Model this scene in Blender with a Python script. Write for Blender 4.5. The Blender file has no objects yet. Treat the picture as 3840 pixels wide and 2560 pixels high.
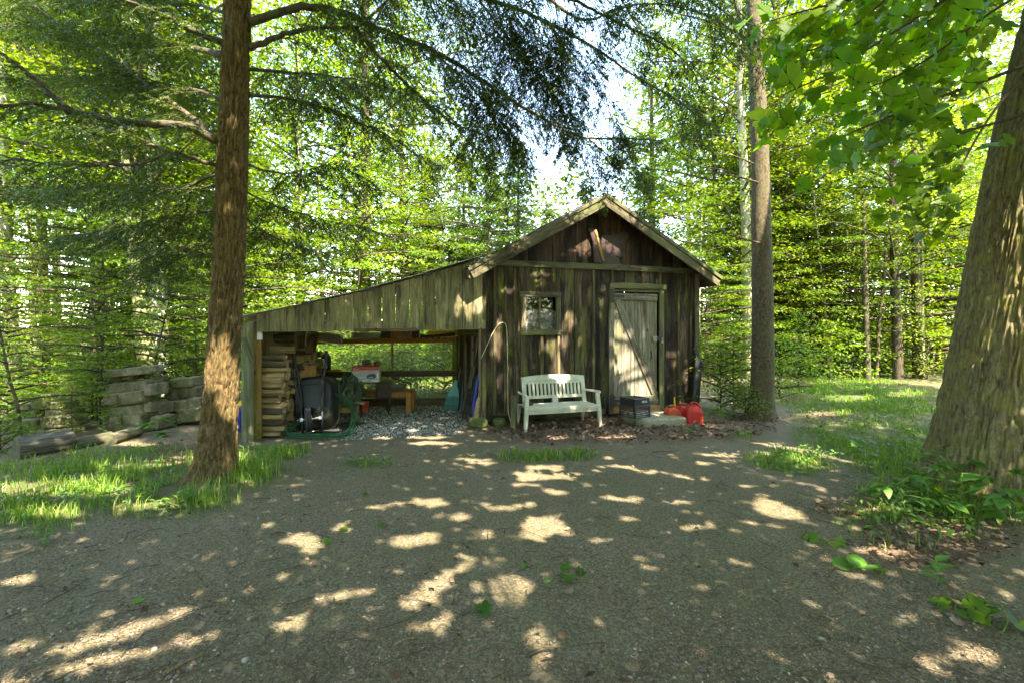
import bpy, math, random
import numpy as np
from mathutils import Vector, Matrix

sc = bpy.context.scene
COL = sc.collection
rng = np.random.default_rng(11)
random.seed(11)

# ------------------------------------------------------------------ camera, sky, sun, exposure
FP, CX, HY, EYE = 1110.0, 1176.0, 750.0, 1.6      # focal length in px of a 2352 px wide picture, centre, horizon, eye height
cam_d = bpy.data.cameras.new("camera")
cam = bpy.data.objects.new("camera", cam_d)
COL.objects.link(cam)
cam.location = (0, 0, EYE)
cam.rotation_euler = (math.radians(90), 0, 0)
cam_d.sensor_width = 36.0
cam_d.lens = FP / 2352.0 * 36.0
cam_d.shift_y = -34.0 / 2352.0
cam_d.clip_start = 0.05
cam_d.clip_end = 500
sc.camera = cam

SUN_EL = math.radians(55)
LH = np.array([-0.5, 0.866])                      # where the light travels, seen from above
L = np.array([LH[0] * math.cos(SUN_EL), LH[1] * math.cos(SUN_EL), -math.sin(SUN_EL)])
world = bpy.data.worlds.new("World")
sc.world = world
world.use_nodes = True
wn = world.node_tree
sky = wn.nodes.new("ShaderNodeTexSky")
sky.sky_type = 'NISHITA'
sky.sun_disc = False
sky.sun_elevation = SUN_EL
sky.sun_rotation = math.atan2(-LH[0], -LH[1]) % (2 * math.pi)
sky.air_density = 1.0
sky.dust_density = 0.5
sky.ozone_density = 1.0
bg = wn.nodes["Background"]
bg.inputs["Strength"].default_value = 0.13
wn.links.new(sky.outputs[0], bg.inputs["Color"])
sun_d = bpy.data.lights.new("sun", 'SUN')
sun_d.energy = 2.4
sun_d.angle = math.radians(0.45)
sun_d.color = (1.0, 0.95, 0.87)
sun = bpy.data.objects.new("sun", sun_d)
COL.objects.link(sun)
sun.rotation_euler = Vector(L).to_track_quat('-Z', 'Y').to_euler()
sun.location = (4, -8, 12)
sc.view_settings.view_transform = 'Standard'
sc.view_settings.look = 'None'
sc.view_settings.gamma = 1.0
sc.view_settings.use_curve_mapping = False
sc.view_settings.exposure = 3.9
sc.view_settings.use_white_balance = True      # the photograph is balanced for the shade
sc.view_settings.white_balance_temperature = 7400
sc.render.engine = 'CYCLES'
cy = sc.cycles
cy.max_bounces = 11
cy.diffuse_bounces = 9
cy.glossy_bounces = 2
cy.transmission_bounces = 6
cy.transparent_max_bounces = 8
cy.caustics_reflective = False
cy.caustics_refractive = False
cy.sample_clamp_indirect = 6.0

# ------------------------------------------------------------------ measuring
def P(px, py, d):
    """the point at depth d seen at (px, py)"""
    return np.array([(px - CX) / FP * d, d, EYE + (HY - py) / FP * d])

def G(px, py, z=0.0):
    """the point at height z seen at (px, py)"""
    return P(px, py, (EYE - z) * FP / (py - HY))

def to_px(p):
    p = np.asarray(p, float).reshape(-1, 3)
    y = np.maximum(p[:, 1], 0.3)
    return CX + p[:, 0] / y * FP, HY - (p[:, 2] - EYE) / y * FP

# the front wall of the shed: c0 its lower left corner, U along it, V into the shed
ANG = math.radians(17.5)
C0 = np.array([-0.47, 7.9, 0.0])
U = np.array([math.cos(ANG), math.sin(ANG), 0.0])
V = np.array([-math.sin(ANG), math.cos(ANG), 0.0])
Z = np.array([0, 0, 1.0])

def S(a, b, z):
    return C0 + a * U + b * V + z * Z

def A(px):
    k = (px - CX) / FP
    return (k * C0[1] - C0[0]) / (U[0] - k * U[1])

def AZ(px, py):
    """(a, z) on the front wall seen at (px, py)"""
    a = A(px)
    d = C0[1] + a * U[1]
    return a, EYE + (HY - py) / FP * d

# ------------------------------------------------------------------ noise
def _hash(i, j, k, s):
    h = (i * 374761393 + j * 668265263 + k * 1274126177 + s * 974711) & 0x7fffffff
    h = ((h ^ (h >> 13)) * 1274126177) & 0x7fffffff
    h = h ^ (h >> 16)
    return (h & 0xffff) / 65535.0

def vnoise(p, s=0):
    """value noise in 0..1, p is (N, 3)"""
    p = np.asarray(p, float)
    i = np.floor(p).astype(np.int64)
    f = p - i
    f = f * f * (3 - 2 * f)
    r = 0
    for dx in (0, 1):
        wx = f[:, 0] if dx else 1 - f[:, 0]
        for dy in (0, 1):
            wy = f[:, 1] if dy else 1 - f[:, 1]
            for dz in (0, 1):
                wz = f[:, 2] if dz else 1 - f[:, 2]
                r = r + wx * wy * wz * _hash(i[:, 0] + dx, i[:, 1] + dy, i[:, 2] + dz, s)
    return r

def fbm(p, s=0, o=3):
    p = np.asarray(p, float)
    r, a, t = 0, 1.0, 0
    for k in range(o):
        r = r + a * vnoise(p * (2.03 ** k), s + 17 * k)
        t += a
        a *= 0.5
    return r / t

def n2(x, y, s=0, o=3):
    x = np.asarray(x, float)
    return fbm(np.stack([x, np.asarray(y, float), np.zeros_like(x)], -1), s, o)

# ------------------------------------------------------------------ the lie of the land
def gh(x, y):
    x = np.atleast_1d(np.asarray(x, float))
    y = np.atleast_1d(np.asarray(y, float))
    h = 0.05 * (n2(x * 0.55, y * 0.55, 3, 2) - 0.5) + 0.02 * (n2(x * 2.3, y * 2.3, 5, 2) - 0.5)
    near = np.clip(1 - np.abs(y - 8.6) / 1.6, 0, 1) * (np.abs(x) < 5)
    h = h * (1 - 0.7 * near)
    d1 = np.hypot(x + 3.05, y - 4.95)
    d2 = np.hypot(x - 5.05, y - 4.75)
    h = h + 0.06 * np.exp(-(d1 / 0.7) ** 2) + 0.12 * np.exp(-(d2 / 1.0) ** 2)
    far = np.clip((np.hypot(x, y - 6) - 14) / 40, 0, 1)
    return h + 1.2 * far * far + 0.3 * far * (n2(x * 0.1, y * 0.1, 9, 2))

def ghs(x, y):
    return float(gh(x, y)[0])

def Gg(px, py):
    p = G(px, py)
    p[2] = ghs(p[0], p[1])
    return p

# ------------------------------------------------------------------ where the sun comes through the leaves
LIT = [  # ellipses seen on the ground and on the wall: x, y, half width, half height, tilt in degrees
    (290, 1450, 250, 17, -17), (330, 1500, 200, 14, -18), (150, 1535, 170, 14, -16), (40, 1330, 70, 15, -12), (45, 1490, 60, 13, -14),
    (450, 1520, 60, 12, -20), (250, 1405, 60, 9, -12), (30, 1545, 50, 10, -14), (480, 1455, 70, 9, -17),
    (1010, 1335, 135, 24, -30), (970, 1375, 50, 26, -20), (985, 1445, 42, 24, -10), (800, 1360, 90, 11, -6), (700, 1240, 55, 26, 10),
    (780, 1215, 30, 14, 0), (1245, 1215, 68, 34, -4), (1100, 1230, 34, 17, 0), (955, 1240, 80, 20, -9), (880, 1162, 62, 9, -9), (985, 1152, 60, 15, 4),
    (1060, 1188, 40, 9, 0), (1180, 1165, 60, 9, -6), (1270, 1092, 95, 9, -4), (1200, 1112, 40, 6, 0), (1490, 1082, 45, 6, 0), (1440, 1144, 60, 8, 0),
    (1560, 1152, 45, 7, 4), (1450, 1192, 35, 9, 0), (1600, 1210, 50, 7, 0), (1700, 1042, 90, 8, 0), (1620, 1064, 40, 5, 0),
    (990, 1017, 62, 6, 0), (985, 1003, 50, 4, 0), (1110, 1062, 50, 5, 0), (880, 1005, 30, 3, 0), (1390, 1240, 50, 8, -4), (1500, 1280, 40, 8, 0), (1330, 1300, 30, 10, 0), (1690, 1290, 35, 7, 0),
    (1250, 1480, 50, 20, 10), (1560, 1540, 50, 14, 10), (2250, 1505, 70, 30, 20), (2130, 1520, 45, 16, 20), (1700, 1490, 30, 10, 0), (1900, 1450, 30, 8, 0),
    (2040, 1270, 60, 14, 10), (2030, 1170, 55, 10, 0), (1930, 1150, 30, 6, 0), (1950, 915, 70, 12, 0), (1990, 875, 170, 9, 0), (2080, 905, 50, 7, 0), (1900, 950, 70, 6, 0), (1880, 1010, 90, 8, 0),
    (150, 1125, 210, 24, 0), (520, 1075, 60, 14, 0), (340, 1165, 120, 12, 0), (100, 1180, 100, 14, 0), (330, 1070, 120, 8, -4), (300, 1020, 90, 6, 0), (420, 1050, 50, 5, 0), (160, 1110, 80, 8, 0), (1120, 1010, 40, 3, 0), (1280, 1005, 30, 4, 0), (1420, 1003, 60, 4, 0), (1600, 1000, 70, 4, 0),
    (1335, 560, 95, 42, -14), (1395, 545, 38, 60, 0), (1430, 820, 32, 90, -8), (1460, 880, 40, 70, -10), (1417, 740, 14, 40, -8), (1280, 860, 18, 60, 0),
    (1085, 690, 26, 76, 10), (1050, 720, 14, 40, 10), (1170, 650, 26, 50, 14), (1245, 640, 36, 28, 0), (1140, 780, 14, 60, 10), (1210, 720, 16, 60, 12), (1300, 760, 18, 60, 14), (1260, 800, 30, 20, 0),
    (1330, 790, 8, 40, 10), (1380, 690, 9, 60, 6), (1545, 800, 20, 60, 0), (1575, 870, 12, 40, 0), (1180, 560, 60, 14, -28), (1260, 515, 60, 12, -28), (1500, 965, 26, 6, 0),
    (2320, 700, 60, 200, 0), (2280, 850, 40, 120, 0), (520, 800, 8, 90, 0), (515, 560, 9, 120, 0),
]
LIT = np.array(LIT, float)
WALL_ROOF = [(-3.5, 1.75), (-0.1, 2.75), (2.04, 3.95), (4.43, 2.8), (4.44, 0.0)]

def sun_hit(q):
    """where the shadow of each point q falls: picture position, hit flag"""
    q = np.asarray(q, float)
    nrm = -V
    den = float(nrm @ L)
    t_w = -((q - C0) @ nrm) / den
    hw = q + t_w[:, None] * L
    a = (hw - C0) @ U
    ok = (t_w > 0) & (hw[:, 2] > 0) & (a > -3.5) & (a < 4.43) & (hw[:, 2] < np.interp(a, [x for x, _ in WALL_ROOF], [z for _, z in WALL_ROOF]))
    t_g = q[:, 2] / -L[2]
    hg = q + t_g[:, None] * L
    h = np.where(ok[:, None], hw, hg)
    return h, ok

SUNNY = [  # upright windows the sun reaches: y, x from-to, z from-to, share of shade kept
    (4.15, 4.75, 5.9, 0.9, 4.2, 0.40), (4.70, -3.3, -2.4, 0.4, 5.2, 0.72), (8.2, 4.05, 4.6, 2.6, 6.5, 0.5), (3.0, 1.3, 3.7, 2.3, 4.3, 0.62), (5.3, -6.0, -3.3, 2.2, 4.6, 0.5)]
def sunny_at(q):
    """True where the shadow of q would cross one of the sunny windows"""
    r = np.zeros(len(q), bool)
    for k, (y, x0, x1, z0, z1, keep) in enumerate(SUNNY):
        t = (y - q[:, 1]) / L[1]
        h = q + t[:, None] * L
        ok = (t > 0.05) & (h[:, 0] > x0) & (h[:, 0] < x1) & (h[:, 2] > z0) & (h[:, 2] < z1)
        r |= ok & (n2(h[:, 0] * 2.2 + 7 * k, h[:, 2] * 1.4, 80 + k, 2) > keep)
    return r

def lit_at(q, grow=1.0):
    """True where the shadow of q would fall on a sunlit patch of the photograph"""
    h, wall = sun_hit(q)
    px, py = to_px(h)
    r = np.zeros(len(px), bool)
    rag = 0.45 + 1.15 * n2(h[:, 0] * 4.2 + h[:, 2], h[:, 1] * 4.2 + 3.1 * h[:, 2], 66, 2)
    rag = rag * (0.6 + 0.8 * n2(h[:, 0] * 9.0 + h[:, 2], h[:, 1] * 9.0 + 5.0 * h[:, 2], 67, 2))
    for x, y, rx, ry, ang in LIT:
        c, s = math.cos(math.radians(ang)), math.sin(math.radians(ang))
        dx, dy = px - x, py - y
        e = ((dx * c + dy * s) / (rx * grow)) ** 2 + ((-dx * s + dy * c) / (ry * grow)) ** 2
        r |= e * rag < 1
    r &= h[:, 1] > 1.0
    return r

# ------------------------------------------------------------------ meshes
def fast_mesh(name, v, tris, mats=(), smooth=False, rnd=None, midx=None):
    """a triangle mesh straight from arrays"""
    v = np.asarray(v, np.float32).reshape(-1, 3)
    tris = np.asarray(tris, np.int32).reshape(-1, 3)
    me = bpy.data.meshes.new(name)
    me.vertices.add(len(v))
    me.vertices.foreach_set("co", v.ravel())
    n = len(tris)
    me.loops.add(n * 3)
    me.loops.foreach_set("vertex_index", tris.ravel())
    me.polygons.add(n)
    me.polygons.foreach_set("loop_start", np.arange(0, n * 3, 3, dtype=np.int32))
    me.polygons.foreach_set("loop_total", np.full(n, 3, np.int32))
    if smooth:
        me.polygons.foreach_set("use_smooth", np.ones(n, bool))
    if midx is not None:
        me.polygons.foreach_set("material_index", np.asarray(midx, np.int32))
    me.update(calc_edges=True)
    if rnd is not None:
        at = me.attributes.new("rnd", 'FLOAT', 'FACE')
        at.data.foreach_set("value", np.asarray(rnd, np.float32))
    for m in (mats if isinstance(mats, (list, tuple)) else [mats]):
        me.materials.append(m)
    return me

def wl(o):
    r = np.zeros(3)
    while o is not None:
        r += np.array(o.location)
        o = o.parent
    return r

def link(name, me, parent=None, label=None, cat=None, group=None, kind=None):
    o = bpy.data.objects.new(name, me)
    COL.objects.link(o)
    if parent is not None:
        o.parent = parent
    for k, x in (("label", label), ("category", cat), ("group", group), ("kind", kind)):
        if x:
            o[k] = x
    return o

def thing(name, label, cat, loc=(0, 0, 0), group=None):
    o = link(name, None, None, label, cat, group)
    o.location = [float(x) for x in loc]
    o.empty_display_size = 0.1
    return o

class MB:
    """collects shapes for ONE mesh object, in world coordinates"""
    def __init__(s):
        s.v, s.f, s.m, s.n = [], [], [], 0
    def add(s, vf, mi=0, M=None):
        v, f = vf
        v = np.asarray(v, float).reshape(-1, 3)
        if M is not None:
            v = v @ M[:3, :3].T + M[:3, 3]
        s.v.append(v)
        s.f += [tuple(int(i) + s.n for i in q) for q in f]
        s.m += [mi] * len(f)
        s.n += len(v)
        return s
    def build(s, name, mat, parent=None, smooth=False, M=None, **kw):
        v = np.concatenate(s.v)
        if M is not None:
            v = v @ M[:3, :3].T + M[:3, 3]
        if parent is not None:
            v = v - wl(parent)
            o_loc = None
        else:
            o_loc = np.array([(v[:, 0].min() + v[:, 0].max()) / 2, (v[:, 1].min() + v[:, 1].max()) / 2, v[:, 2].min()])
            v = v - o_loc
        me = bpy.data.meshes.new(name)
        me.from_pydata(v.tolist(), [], s.f)
        for m in (mat if isinstance(mat, (list, tuple)) else [mat]):
            me.materials.append(m)
        me.polygons.foreach_set("material_index", np.array(s.m, np.int32))
        if smooth:
            me.polygons.foreach_set("use_smooth", np.ones(len(s.f), bool))
            if smooth == 'auto':
                me.set_sharp_from_angle(angle=math.radians(38))
        me.update()
        o = link(name, me, parent, **kw)
        if o_loc is not None:
            o.location = o_loc
        return o

def mk(name, vf, mat, parent=None, smooth=False, M=None, **kw):
    return MB().add(vf).build(name, mat, parent, smooth, M, **kw)

def frame(o, x=None, y=None, z=None):
    """matrix with origin o and two or three given axes"""
    f = lambda q: None if q is None else np.asarray(q, float) / np.linalg.norm(q)
    x, y, z = f(x), f(y), f(z)
    if z is None:
        z = np.cross(x, y)
    if x is None:
        x = np.cross(y, z)
    if y is None:
        y = np.cross(z, x)
    M = np.eye(4)
    M[:3, 0], M[:3, 1], M[:3, 2], M[:3, 3] = f(x), f(y), f(z), o
    return M

def rotm(axis, deg, o=(0, 0, 0)):
    M = np.array(Matrix.Rotation(math.radians(deg), 4, axis))
    M[:3, 3] = o
    return M

def box(x0, x1, y0, y1, z0, z1, bev=0.0):
    if bev <= 0:
        v = [(x, y, z) for z in (z0, z1) for y in (y0, y1) for x in (x0, x1)]
        return np.array(v, float), [(0, 2, 3, 1), (4, 5, 7, 6), (0, 1, 5, 4), (2, 6, 7, 3), (0, 4, 6, 2), (1, 3, 7, 5)]
    b = min(bev, (x1 - x0) / 2.2, (y1 - y0) / 2.2, (z1 - z0) / 2.2)
    def ring(x0, x1, y0, y1, z, b):
        return [(x0 + b, y0, z), (x1 - b, y0, z), (x1, y0 + b, z), (x1, y1 - b, z), (x1 - b, y1, z), (x0 + b, y1, z), (x0, y1 - b, z), (x0, y0 + b, z)]
    r = [ring(x0 + b, x1 - b, y0 + b, y1 - b, z0, b * 0.4), ring(x0, x1, y0, y1, z0 + b, b), ring(x0, x1, y0, y1, z1 - b, b), ring(x0 + b, x1 - b, y0 + b, y1 - b, z1, b * 0.4)]
    v = [q for k in r for q in k]
    f = [tuple(range(7, -1, -1)), tuple(range(24, 32))]
    for k in range(3):
        for i in range(8):
            j = (i + 1) % 8
            f.append((k * 8 + i, k * 8 + j, k * 8 + 8 + j, k * 8 + 8 + i))
    return np.array(v, float), f

def tube(pts, rad, n=8, cap=True, flat=1.0, up=None):
    """a tube along pts; rad a number or one per point"""
    p = np.asarray(pts, float)
    m = len(p)
    r = np.full(m, rad, float) if np.isscalar(rad) else np.asarray(rad, float)
    t = np.gradient(p, axis=0)
    t /= np.linalg.norm(t, axis=1)[:, None] + 1e-12
    ref = np.array([0, 0, 1.0]) if abs(t[0][2]) < 0.9 else np.array([1.0, 0, 0])
    if up is not None:
        ref = np.asarray(up, float)
    a = np.cross(t[0], ref)
    a /= np.linalg.norm(a)
    v = []
    ang = np.arange(n) / n * 2 * math.pi
    for i in range(m):
        a = a - t[i] * (a @ t[i])
        a /= np.linalg.norm(a) + 1e-12
        b = np.cross(t[i], a)
        v.append(p[i] + r[i] * (np.cos(ang)[:, None] * a + flat * np.sin(ang)[:, None] * b))
    v = np.concatenate(v)
    f = []
    for i in range(m - 1):
        for j in range(n):
            k = (j + 1) % n
            f.append((i * n + j, i * n + k, i * n + n + k, i * n + n + j))
    if cap:
        f += [tuple(range(n - 1, -1, -1)), tuple(range((m - 1) * n, m * n))]
    return v, f

def curve(ctrl, n=24, closed=False):
    """a smooth curve (Catmull-Rom) through the control points"""
    c = np.asarray(ctrl, float)
    if closed:
        c = np.concatenate([c[-1:], c, c[:2]])
    else:
        c = np.concatenate([2 * c[:1] - c[1:2], c, 2 * c[-1:] - c[-2:-1]])
    k = len(c) - 3
    out = []
    for t in np.linspace(0, k, n, endpoint=not closed):
        i = min(int(t), k - 1)
        u = t - i
        p0, p1, p2, p3 = c[i:i + 4]
        out.append(0.5 * (2 * p1 + (p2 - p0) * u + (2 * p0 - 5 * p1 + 4 * p2 - p3) * u ** 2 + (3 * p1 - p0 - 3 * p2 + p3) * u ** 3))
    return np.array(out)

def lathe(prof, n=14, a=(0, 0, 0), axis=(0, 0, 1)):
    """profile of (radius, height) spun about axis at a"""
    ax = np.asarray(axis, float) / np.linalg.norm(axis)
    x = np.cross(ax, [0, 1, 0] if abs(ax[1]) < 0.9 else [1, 0, 0])
    x /= np.linalg.norm(x)
    y = np.cross(ax, x)
    v, f = [], []
    ang = np.arange(n) / n * 2 * math.pi
    for r, h in prof:
        for q in ang:
            v.append(np.asarray(a) + ax * h + r * (math.cos(q) * x + math.sin(q) * y))
    for i in range(len(prof) - 1):
        for j in range(n):
            k = (j + 1) % n
            f.append((i * n + j, i * n + k, (i + 1) * n + k, (i + 1) * n + j))
    f += [tuple(range(n - 1, -1, -1)), tuple(range((len(prof) - 1) * n, len(prof) * n))]
    return np.array(v), f

def prism(poly, t):
    """polygon in x, z given depth t along y"""
    n = len(poly)
    v = [(x, 0, z) for x, z in poly] + [(x, t, z) for x, z in poly]
    f = [tuple(range(n)), tuple(range(2 * n - 1, n - 1, -1))]
    f += [(i, i + n, (i + 1) % n + n, (i + 1) % n) for i in range(n)]
    return np.array(v, float), f

def loft(rings, closed=True, cap=True):
    n = len(rings[0])
    v = np.concatenate([np.asarray(r, float) for r in rings])
    f = []
    for i in range(len(rings) - 1):
        for j in range(n if closed else n - 1):
            k = (j + 1) % n
            f.append((i * n + j, i * n + k, i * n + n + k, i * n + n + j))
    if cap:
        f += [tuple(range(n - 1, -1, -1)), tuple(range((len(rings) - 1) * n, len(rings) * n))]
    return v, f

def rrect(w, h, r, n=4):
    """rounded rectangle outline, centred, in 2D"""
    o = []
    for cx, cz, a0 in ((w / 2 - r, h / 2 - r, 0), (-w / 2 + r, h / 2 - r, 90), (-w / 2 + r, -h / 2 + r, 180), (w / 2 - r, -h / 2 + r, 270)):
        for i in range(n + 1):
            q = math.radians(a0 + 90 * i / n)
            o.append((cx + r * math.cos(q), cz + r * math.sin(q)))
    return np.array(o)

def stone(sx, sy, sz, seed, k=4, rough=0.05, pw=6.0):
    """a rough rounded block standing on z = 0"""
    g = np.linspace(-1, 1, k + 1)
    idx, v, f = {}, [], []
    def vid(p):
        q = tuple(np.round(p, 5))
        if q not in idx:
            idx[q] = len(v)
            v.append(p)
        return idx[q]
    for ax in range(3):
        for s in (-1, 1):
            o = [i for i in range(3) if i != ax]
            for i in range(k):
                for j in range(k):
                    c = []
                    for u, w in ((g[i], g[j]), (g[i + 1], g[j]), (g[i + 1], g[j + 1]), (g[i], g[j + 1])):
                        p = np.zeros(3)
                        p[ax], p[o[0]], p[o[1]] = s, u, w
                        c.append(vid(p))
                    fl = (s > 0) != (ax == 1)
                    f.append(tuple(c if fl else c[::-1]))
    v = np.array(v)
    v = v / ((np.abs(v) ** pw).sum(1) ** (1 / pw))[:, None]
    sc_ = np.array([sx, sy, sz]) / 2
    v = v * sc_
    nz = fbm(v * 4.0 / max(sx, sz) + seed * 7.3, seed, 3) - 0.5
    nz2 = np.stack([fbm(v * 2.2 / max(sx, sz) + seed * 3.1 + 9 * q, seed + q, 2) - 0.5 for q in range(3)], -1)
    d = v / np.linalg.norm(v, axis=1)[:, None]
    v = v + d * (nz * rough * 2 * min(sx, sy, sz))[:, None] + nz2 * rough * 1.6 * min(sx, sy, sz)
    v[:, 2] -= v[:, 2].min()
    return v, f

def text(s, size, M, mat, parent, name="lettering", extr=0.0006):
    cu = bpy.data.curves.new(name, 'FONT')
    cu.body = s
    cu.size = size
    cu.extrude = extr
    cu.align_x = 'LEFT'
    cu.materials.append(mat)
    tmp = bpy.data.objects.new(name, cu)
    COL.objects.link(tmp)
    me = bpy.data.meshes.new_from_object(tmp.evaluated_get(bpy.context.evaluated_depsgraph_get()))
    bpy.data.objects.remove(tmp)
    me.name = name
    o = link(name, me, parent)
    M = M.copy()
    M[:3, 3] -= wl(parent)
    o.matrix_local = Matrix(M.tolist())
    return o
# ------------------------------------------------------------------ materials
class NT:
    def __init__(s, name):
        s.m = bpy.data.materials.new(name)
        s.m.use_nodes = True
        s.t = s.m.node_tree
        s.b = s.t.nodes["Principled BSDF"]
        s.o = s.t.nodes["Material Output"]
    def n(s, typ, **kw):
        x = s.t.nodes.new(typ)
        for k, q in kw.items():
            setattr(x, k, q)
        return x
    def l(s, a, b):
        s.t.links.new(a, b)
    def coord(s, which="Object"):
        return s.n("ShaderNodeTexCoord").outputs[which]
    def mapping(s, vec, scale=(1, 1, 1), loc=None):
        m = s.n("ShaderNodeMapping")
        m.inputs["Scale"].default_value = scale
        s.l(vec, m.inputs["Vector"])
        if loc is not None:
            s.l(loc, m.inputs["Location"])
        return m.outputs[0]
    def noise(s, vec, scale, detail=5, rough=0.6, dist=0.0):
        x = s.n("ShaderNodeTexNoise")
        x.inputs["Scale"].default_value = scale
        x.inputs["Detail"].default_value = detail
        x.inputs["Roughness"].default_value = rough
        x.inputs["Distortion"].default_value = dist
        s.l(vec, x.inputs["Vector"])
        return x.outputs["Fac"]
    def voro(s, vec, scale, feat='F1'):
        x = s.n("ShaderNodeTexVoronoi", feature=feat)
        x.inputs["Scale"].default_value = scale
        s.l(vec, x.inputs["Vector"])
        return x
    def ramp(s, fac, stops):
        r = s.n("ShaderNodeValToRGB")
        e = r.color_ramp.elements
        while len(e) < len(stops):
            e.new(0.5)
        for i, (p, c) in enumerate(stops):
            e[i].position = p
            e[i].color = (*c, 1) if len(c) == 3 else c
        s.l(fac, r.inputs[0])
        return r.outputs[0]
    def mix(s, fac, a, b, mode='MIX'):
        m = s.n("ShaderNodeMixRGB", blend_type=mode)
        for k, q in (("Fac", fac), ("Color1", a), ("Color2", b)):
            if hasattr(q, "links") or hasattr(q, "is_linked"):
                s.l(q, m.inputs[k])
            elif k == "Fac":
                m.inputs[k].default_value = q
            else:
                m.inputs[k].default_value = (*q, 1)
        return m.outputs[0]
    def math(s, op, a, b=0.5):
        m = s.n("ShaderNodeMath", operation=op)
        for i, q in enumerate((a, b)):
            if hasattr(q, "is_linked"):
                s.l(q, m.inputs[i])
            else:
                m.inputs[i].default_value = q
        return m.outputs[0]
    def bump(s, h, strength=0.4, dist=0.01):
        b = s.n("ShaderNodeBump")
        b.inputs["Strength"].default_value = strength
        b.inputs["Distance"].default_value = dist
        s.l(h, b.inputs["Height"])
        s.l(b.outputs[0], s.b.inputs["Normal"])
    def col(s, c):
        if hasattr(c, "is_linked"):
            s.l(c, s.b.inputs["Base Color"])
        else:
            s.b.inputs["Base Color"].default_value = (*c, 1)
    def rough(s, r, spec=0.3):
        s.b.inputs["Roughness"].default_value = r
        s.b.inputs["Specular IOR Level"].default_value = spec
    def rand(s, k=40.0):
        oi = s.n("ShaderNodeObjectInfo")
        cb = s.n("ShaderNodeCombineXYZ")
        r = s.math('MULTIPLY', oi.outputs["Random"], k)
        for i in range(3):
            s.l(r, cb.inputs[i])
        return oi.outputs["Random"], cb.outputs[0]

def wood(name, dark, mid, light, stain=None, stain_amt=0.5, moss=None, moss_amt=0.4, knots=False, rough=0.85, var=(0.7, 1.2), axis=2, fine=1.0, stain_scale=1.0):
    t = NT(name)
    rnd, off = t.rand()
    sc_ = [16 * fine, 16 * fine, 16 * fine]
    sc_[axis] = 1.1 * fine
    vec = t.mapping(t.coord(), tuple(sc_), off)
    g = t.noise(vec, 1.6, 8, 0.68, 0.8)
    c = t.ramp(g, [(0.3, dark), (0.5, mid), (0.7, light)])
    fs = [9 * q for q in sc_]
    vec3 = t.mapping(t.coord(), tuple(fs), off)
    g2 = t.noise(vec3, 1.0, 4, 0.6)
    c = t.mix(0.55, c, t.ramp(g2, [(0.3, (0.35, 0.35, 0.35)), (0.7, (1.0, 1.0, 1.0))]), 'MULTIPLY')
    s2 = [4.0 * stain_scale] * 3
    s2[axis] = 0.75 * stain_scale
    vec2 = t.mapping(t.coord(), tuple(s2), off)
    if stain is not None:
        f = t.ramp(t.noise(vec2, 1.3, 5, 0.6, 0.4), [(0.62 - stain_amt * 0.35, (0, 0, 0)), (0.72 - stain_amt * 0.25, (1, 1, 1))])
        c = t.mix(f, c, stain)
    if moss is not None:
        vm = t.mapping(t.coord(), tuple(0.8 * q for q in s2), off)
        f = t.ramp(t.noise(vm, 2.1, 6, 0.65), [(0.66 - moss_amt * 0.3, (0, 0, 0)), (0.86 - moss_amt * 0.3, (0.85, 0.85, 0.85))])
        c = t.mix(f, c, moss)
    if knots:
        k2 = [4.2] * 3
        k2[axis] = 2.0
        vv = t.voro(t.mapping(t.coord(), tuple(k2), off), 1.0)
        f = t.ramp(vv.outputs["Distance"], [(0.05, (0.9, 0.9, 0.9)), (0.10, (0, 0, 0))])
        c = t.mix(f, c, tuple(q * 0.35 for q in dark))
    m = t.n("ShaderNodeMapRange")
    m.inputs[3].default_value, m.inputs[4].default_value = var
    t.l(rnd, m.inputs[0])
    c = t.mix(1.0, c, m.outputs[0], 'MULTIPLY')
    t.col(c)
    t.rough(rough, 0.25)
    t.bump(t.math('ADD', g, t.math('MULTIPLY', g2, 0.6)), 0.55, 0.006)
    return t.m

def plain(name, c, rough=0.6, spec=0.4, var=0.25, scale=12.0, bump=0.0, metal=0.0, dirt=None):
    t = NT(name)
    g = t.noise(t.coord(), scale, 6, 0.65)
    lo, hi = tuple(q * (1 - var) for q in c), tuple(min(1, q * (1 + var * 0.6)) for q in c)
    k = t.ramp(g, [(0.3, lo), (0.7, hi)])
    if dirt is not None:
        g2 = t.noise(t.coord(), scale * 0.4, 8, 0.7)
        k = t.mix(t.ramp(g2, [(0.52, (0, 0, 0)), (0.75, (0.8, 0.8, 0.8))]), k, dirt)
    t.col(k)
    t.rough(rough, spec)
    t.b.inputs["Metallic"].default_value = metal
    if bump:
        t.bump(t.noise(t.coord(), scale * 4, 5, 0.6), bump, 0.004)
    return t.m

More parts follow.
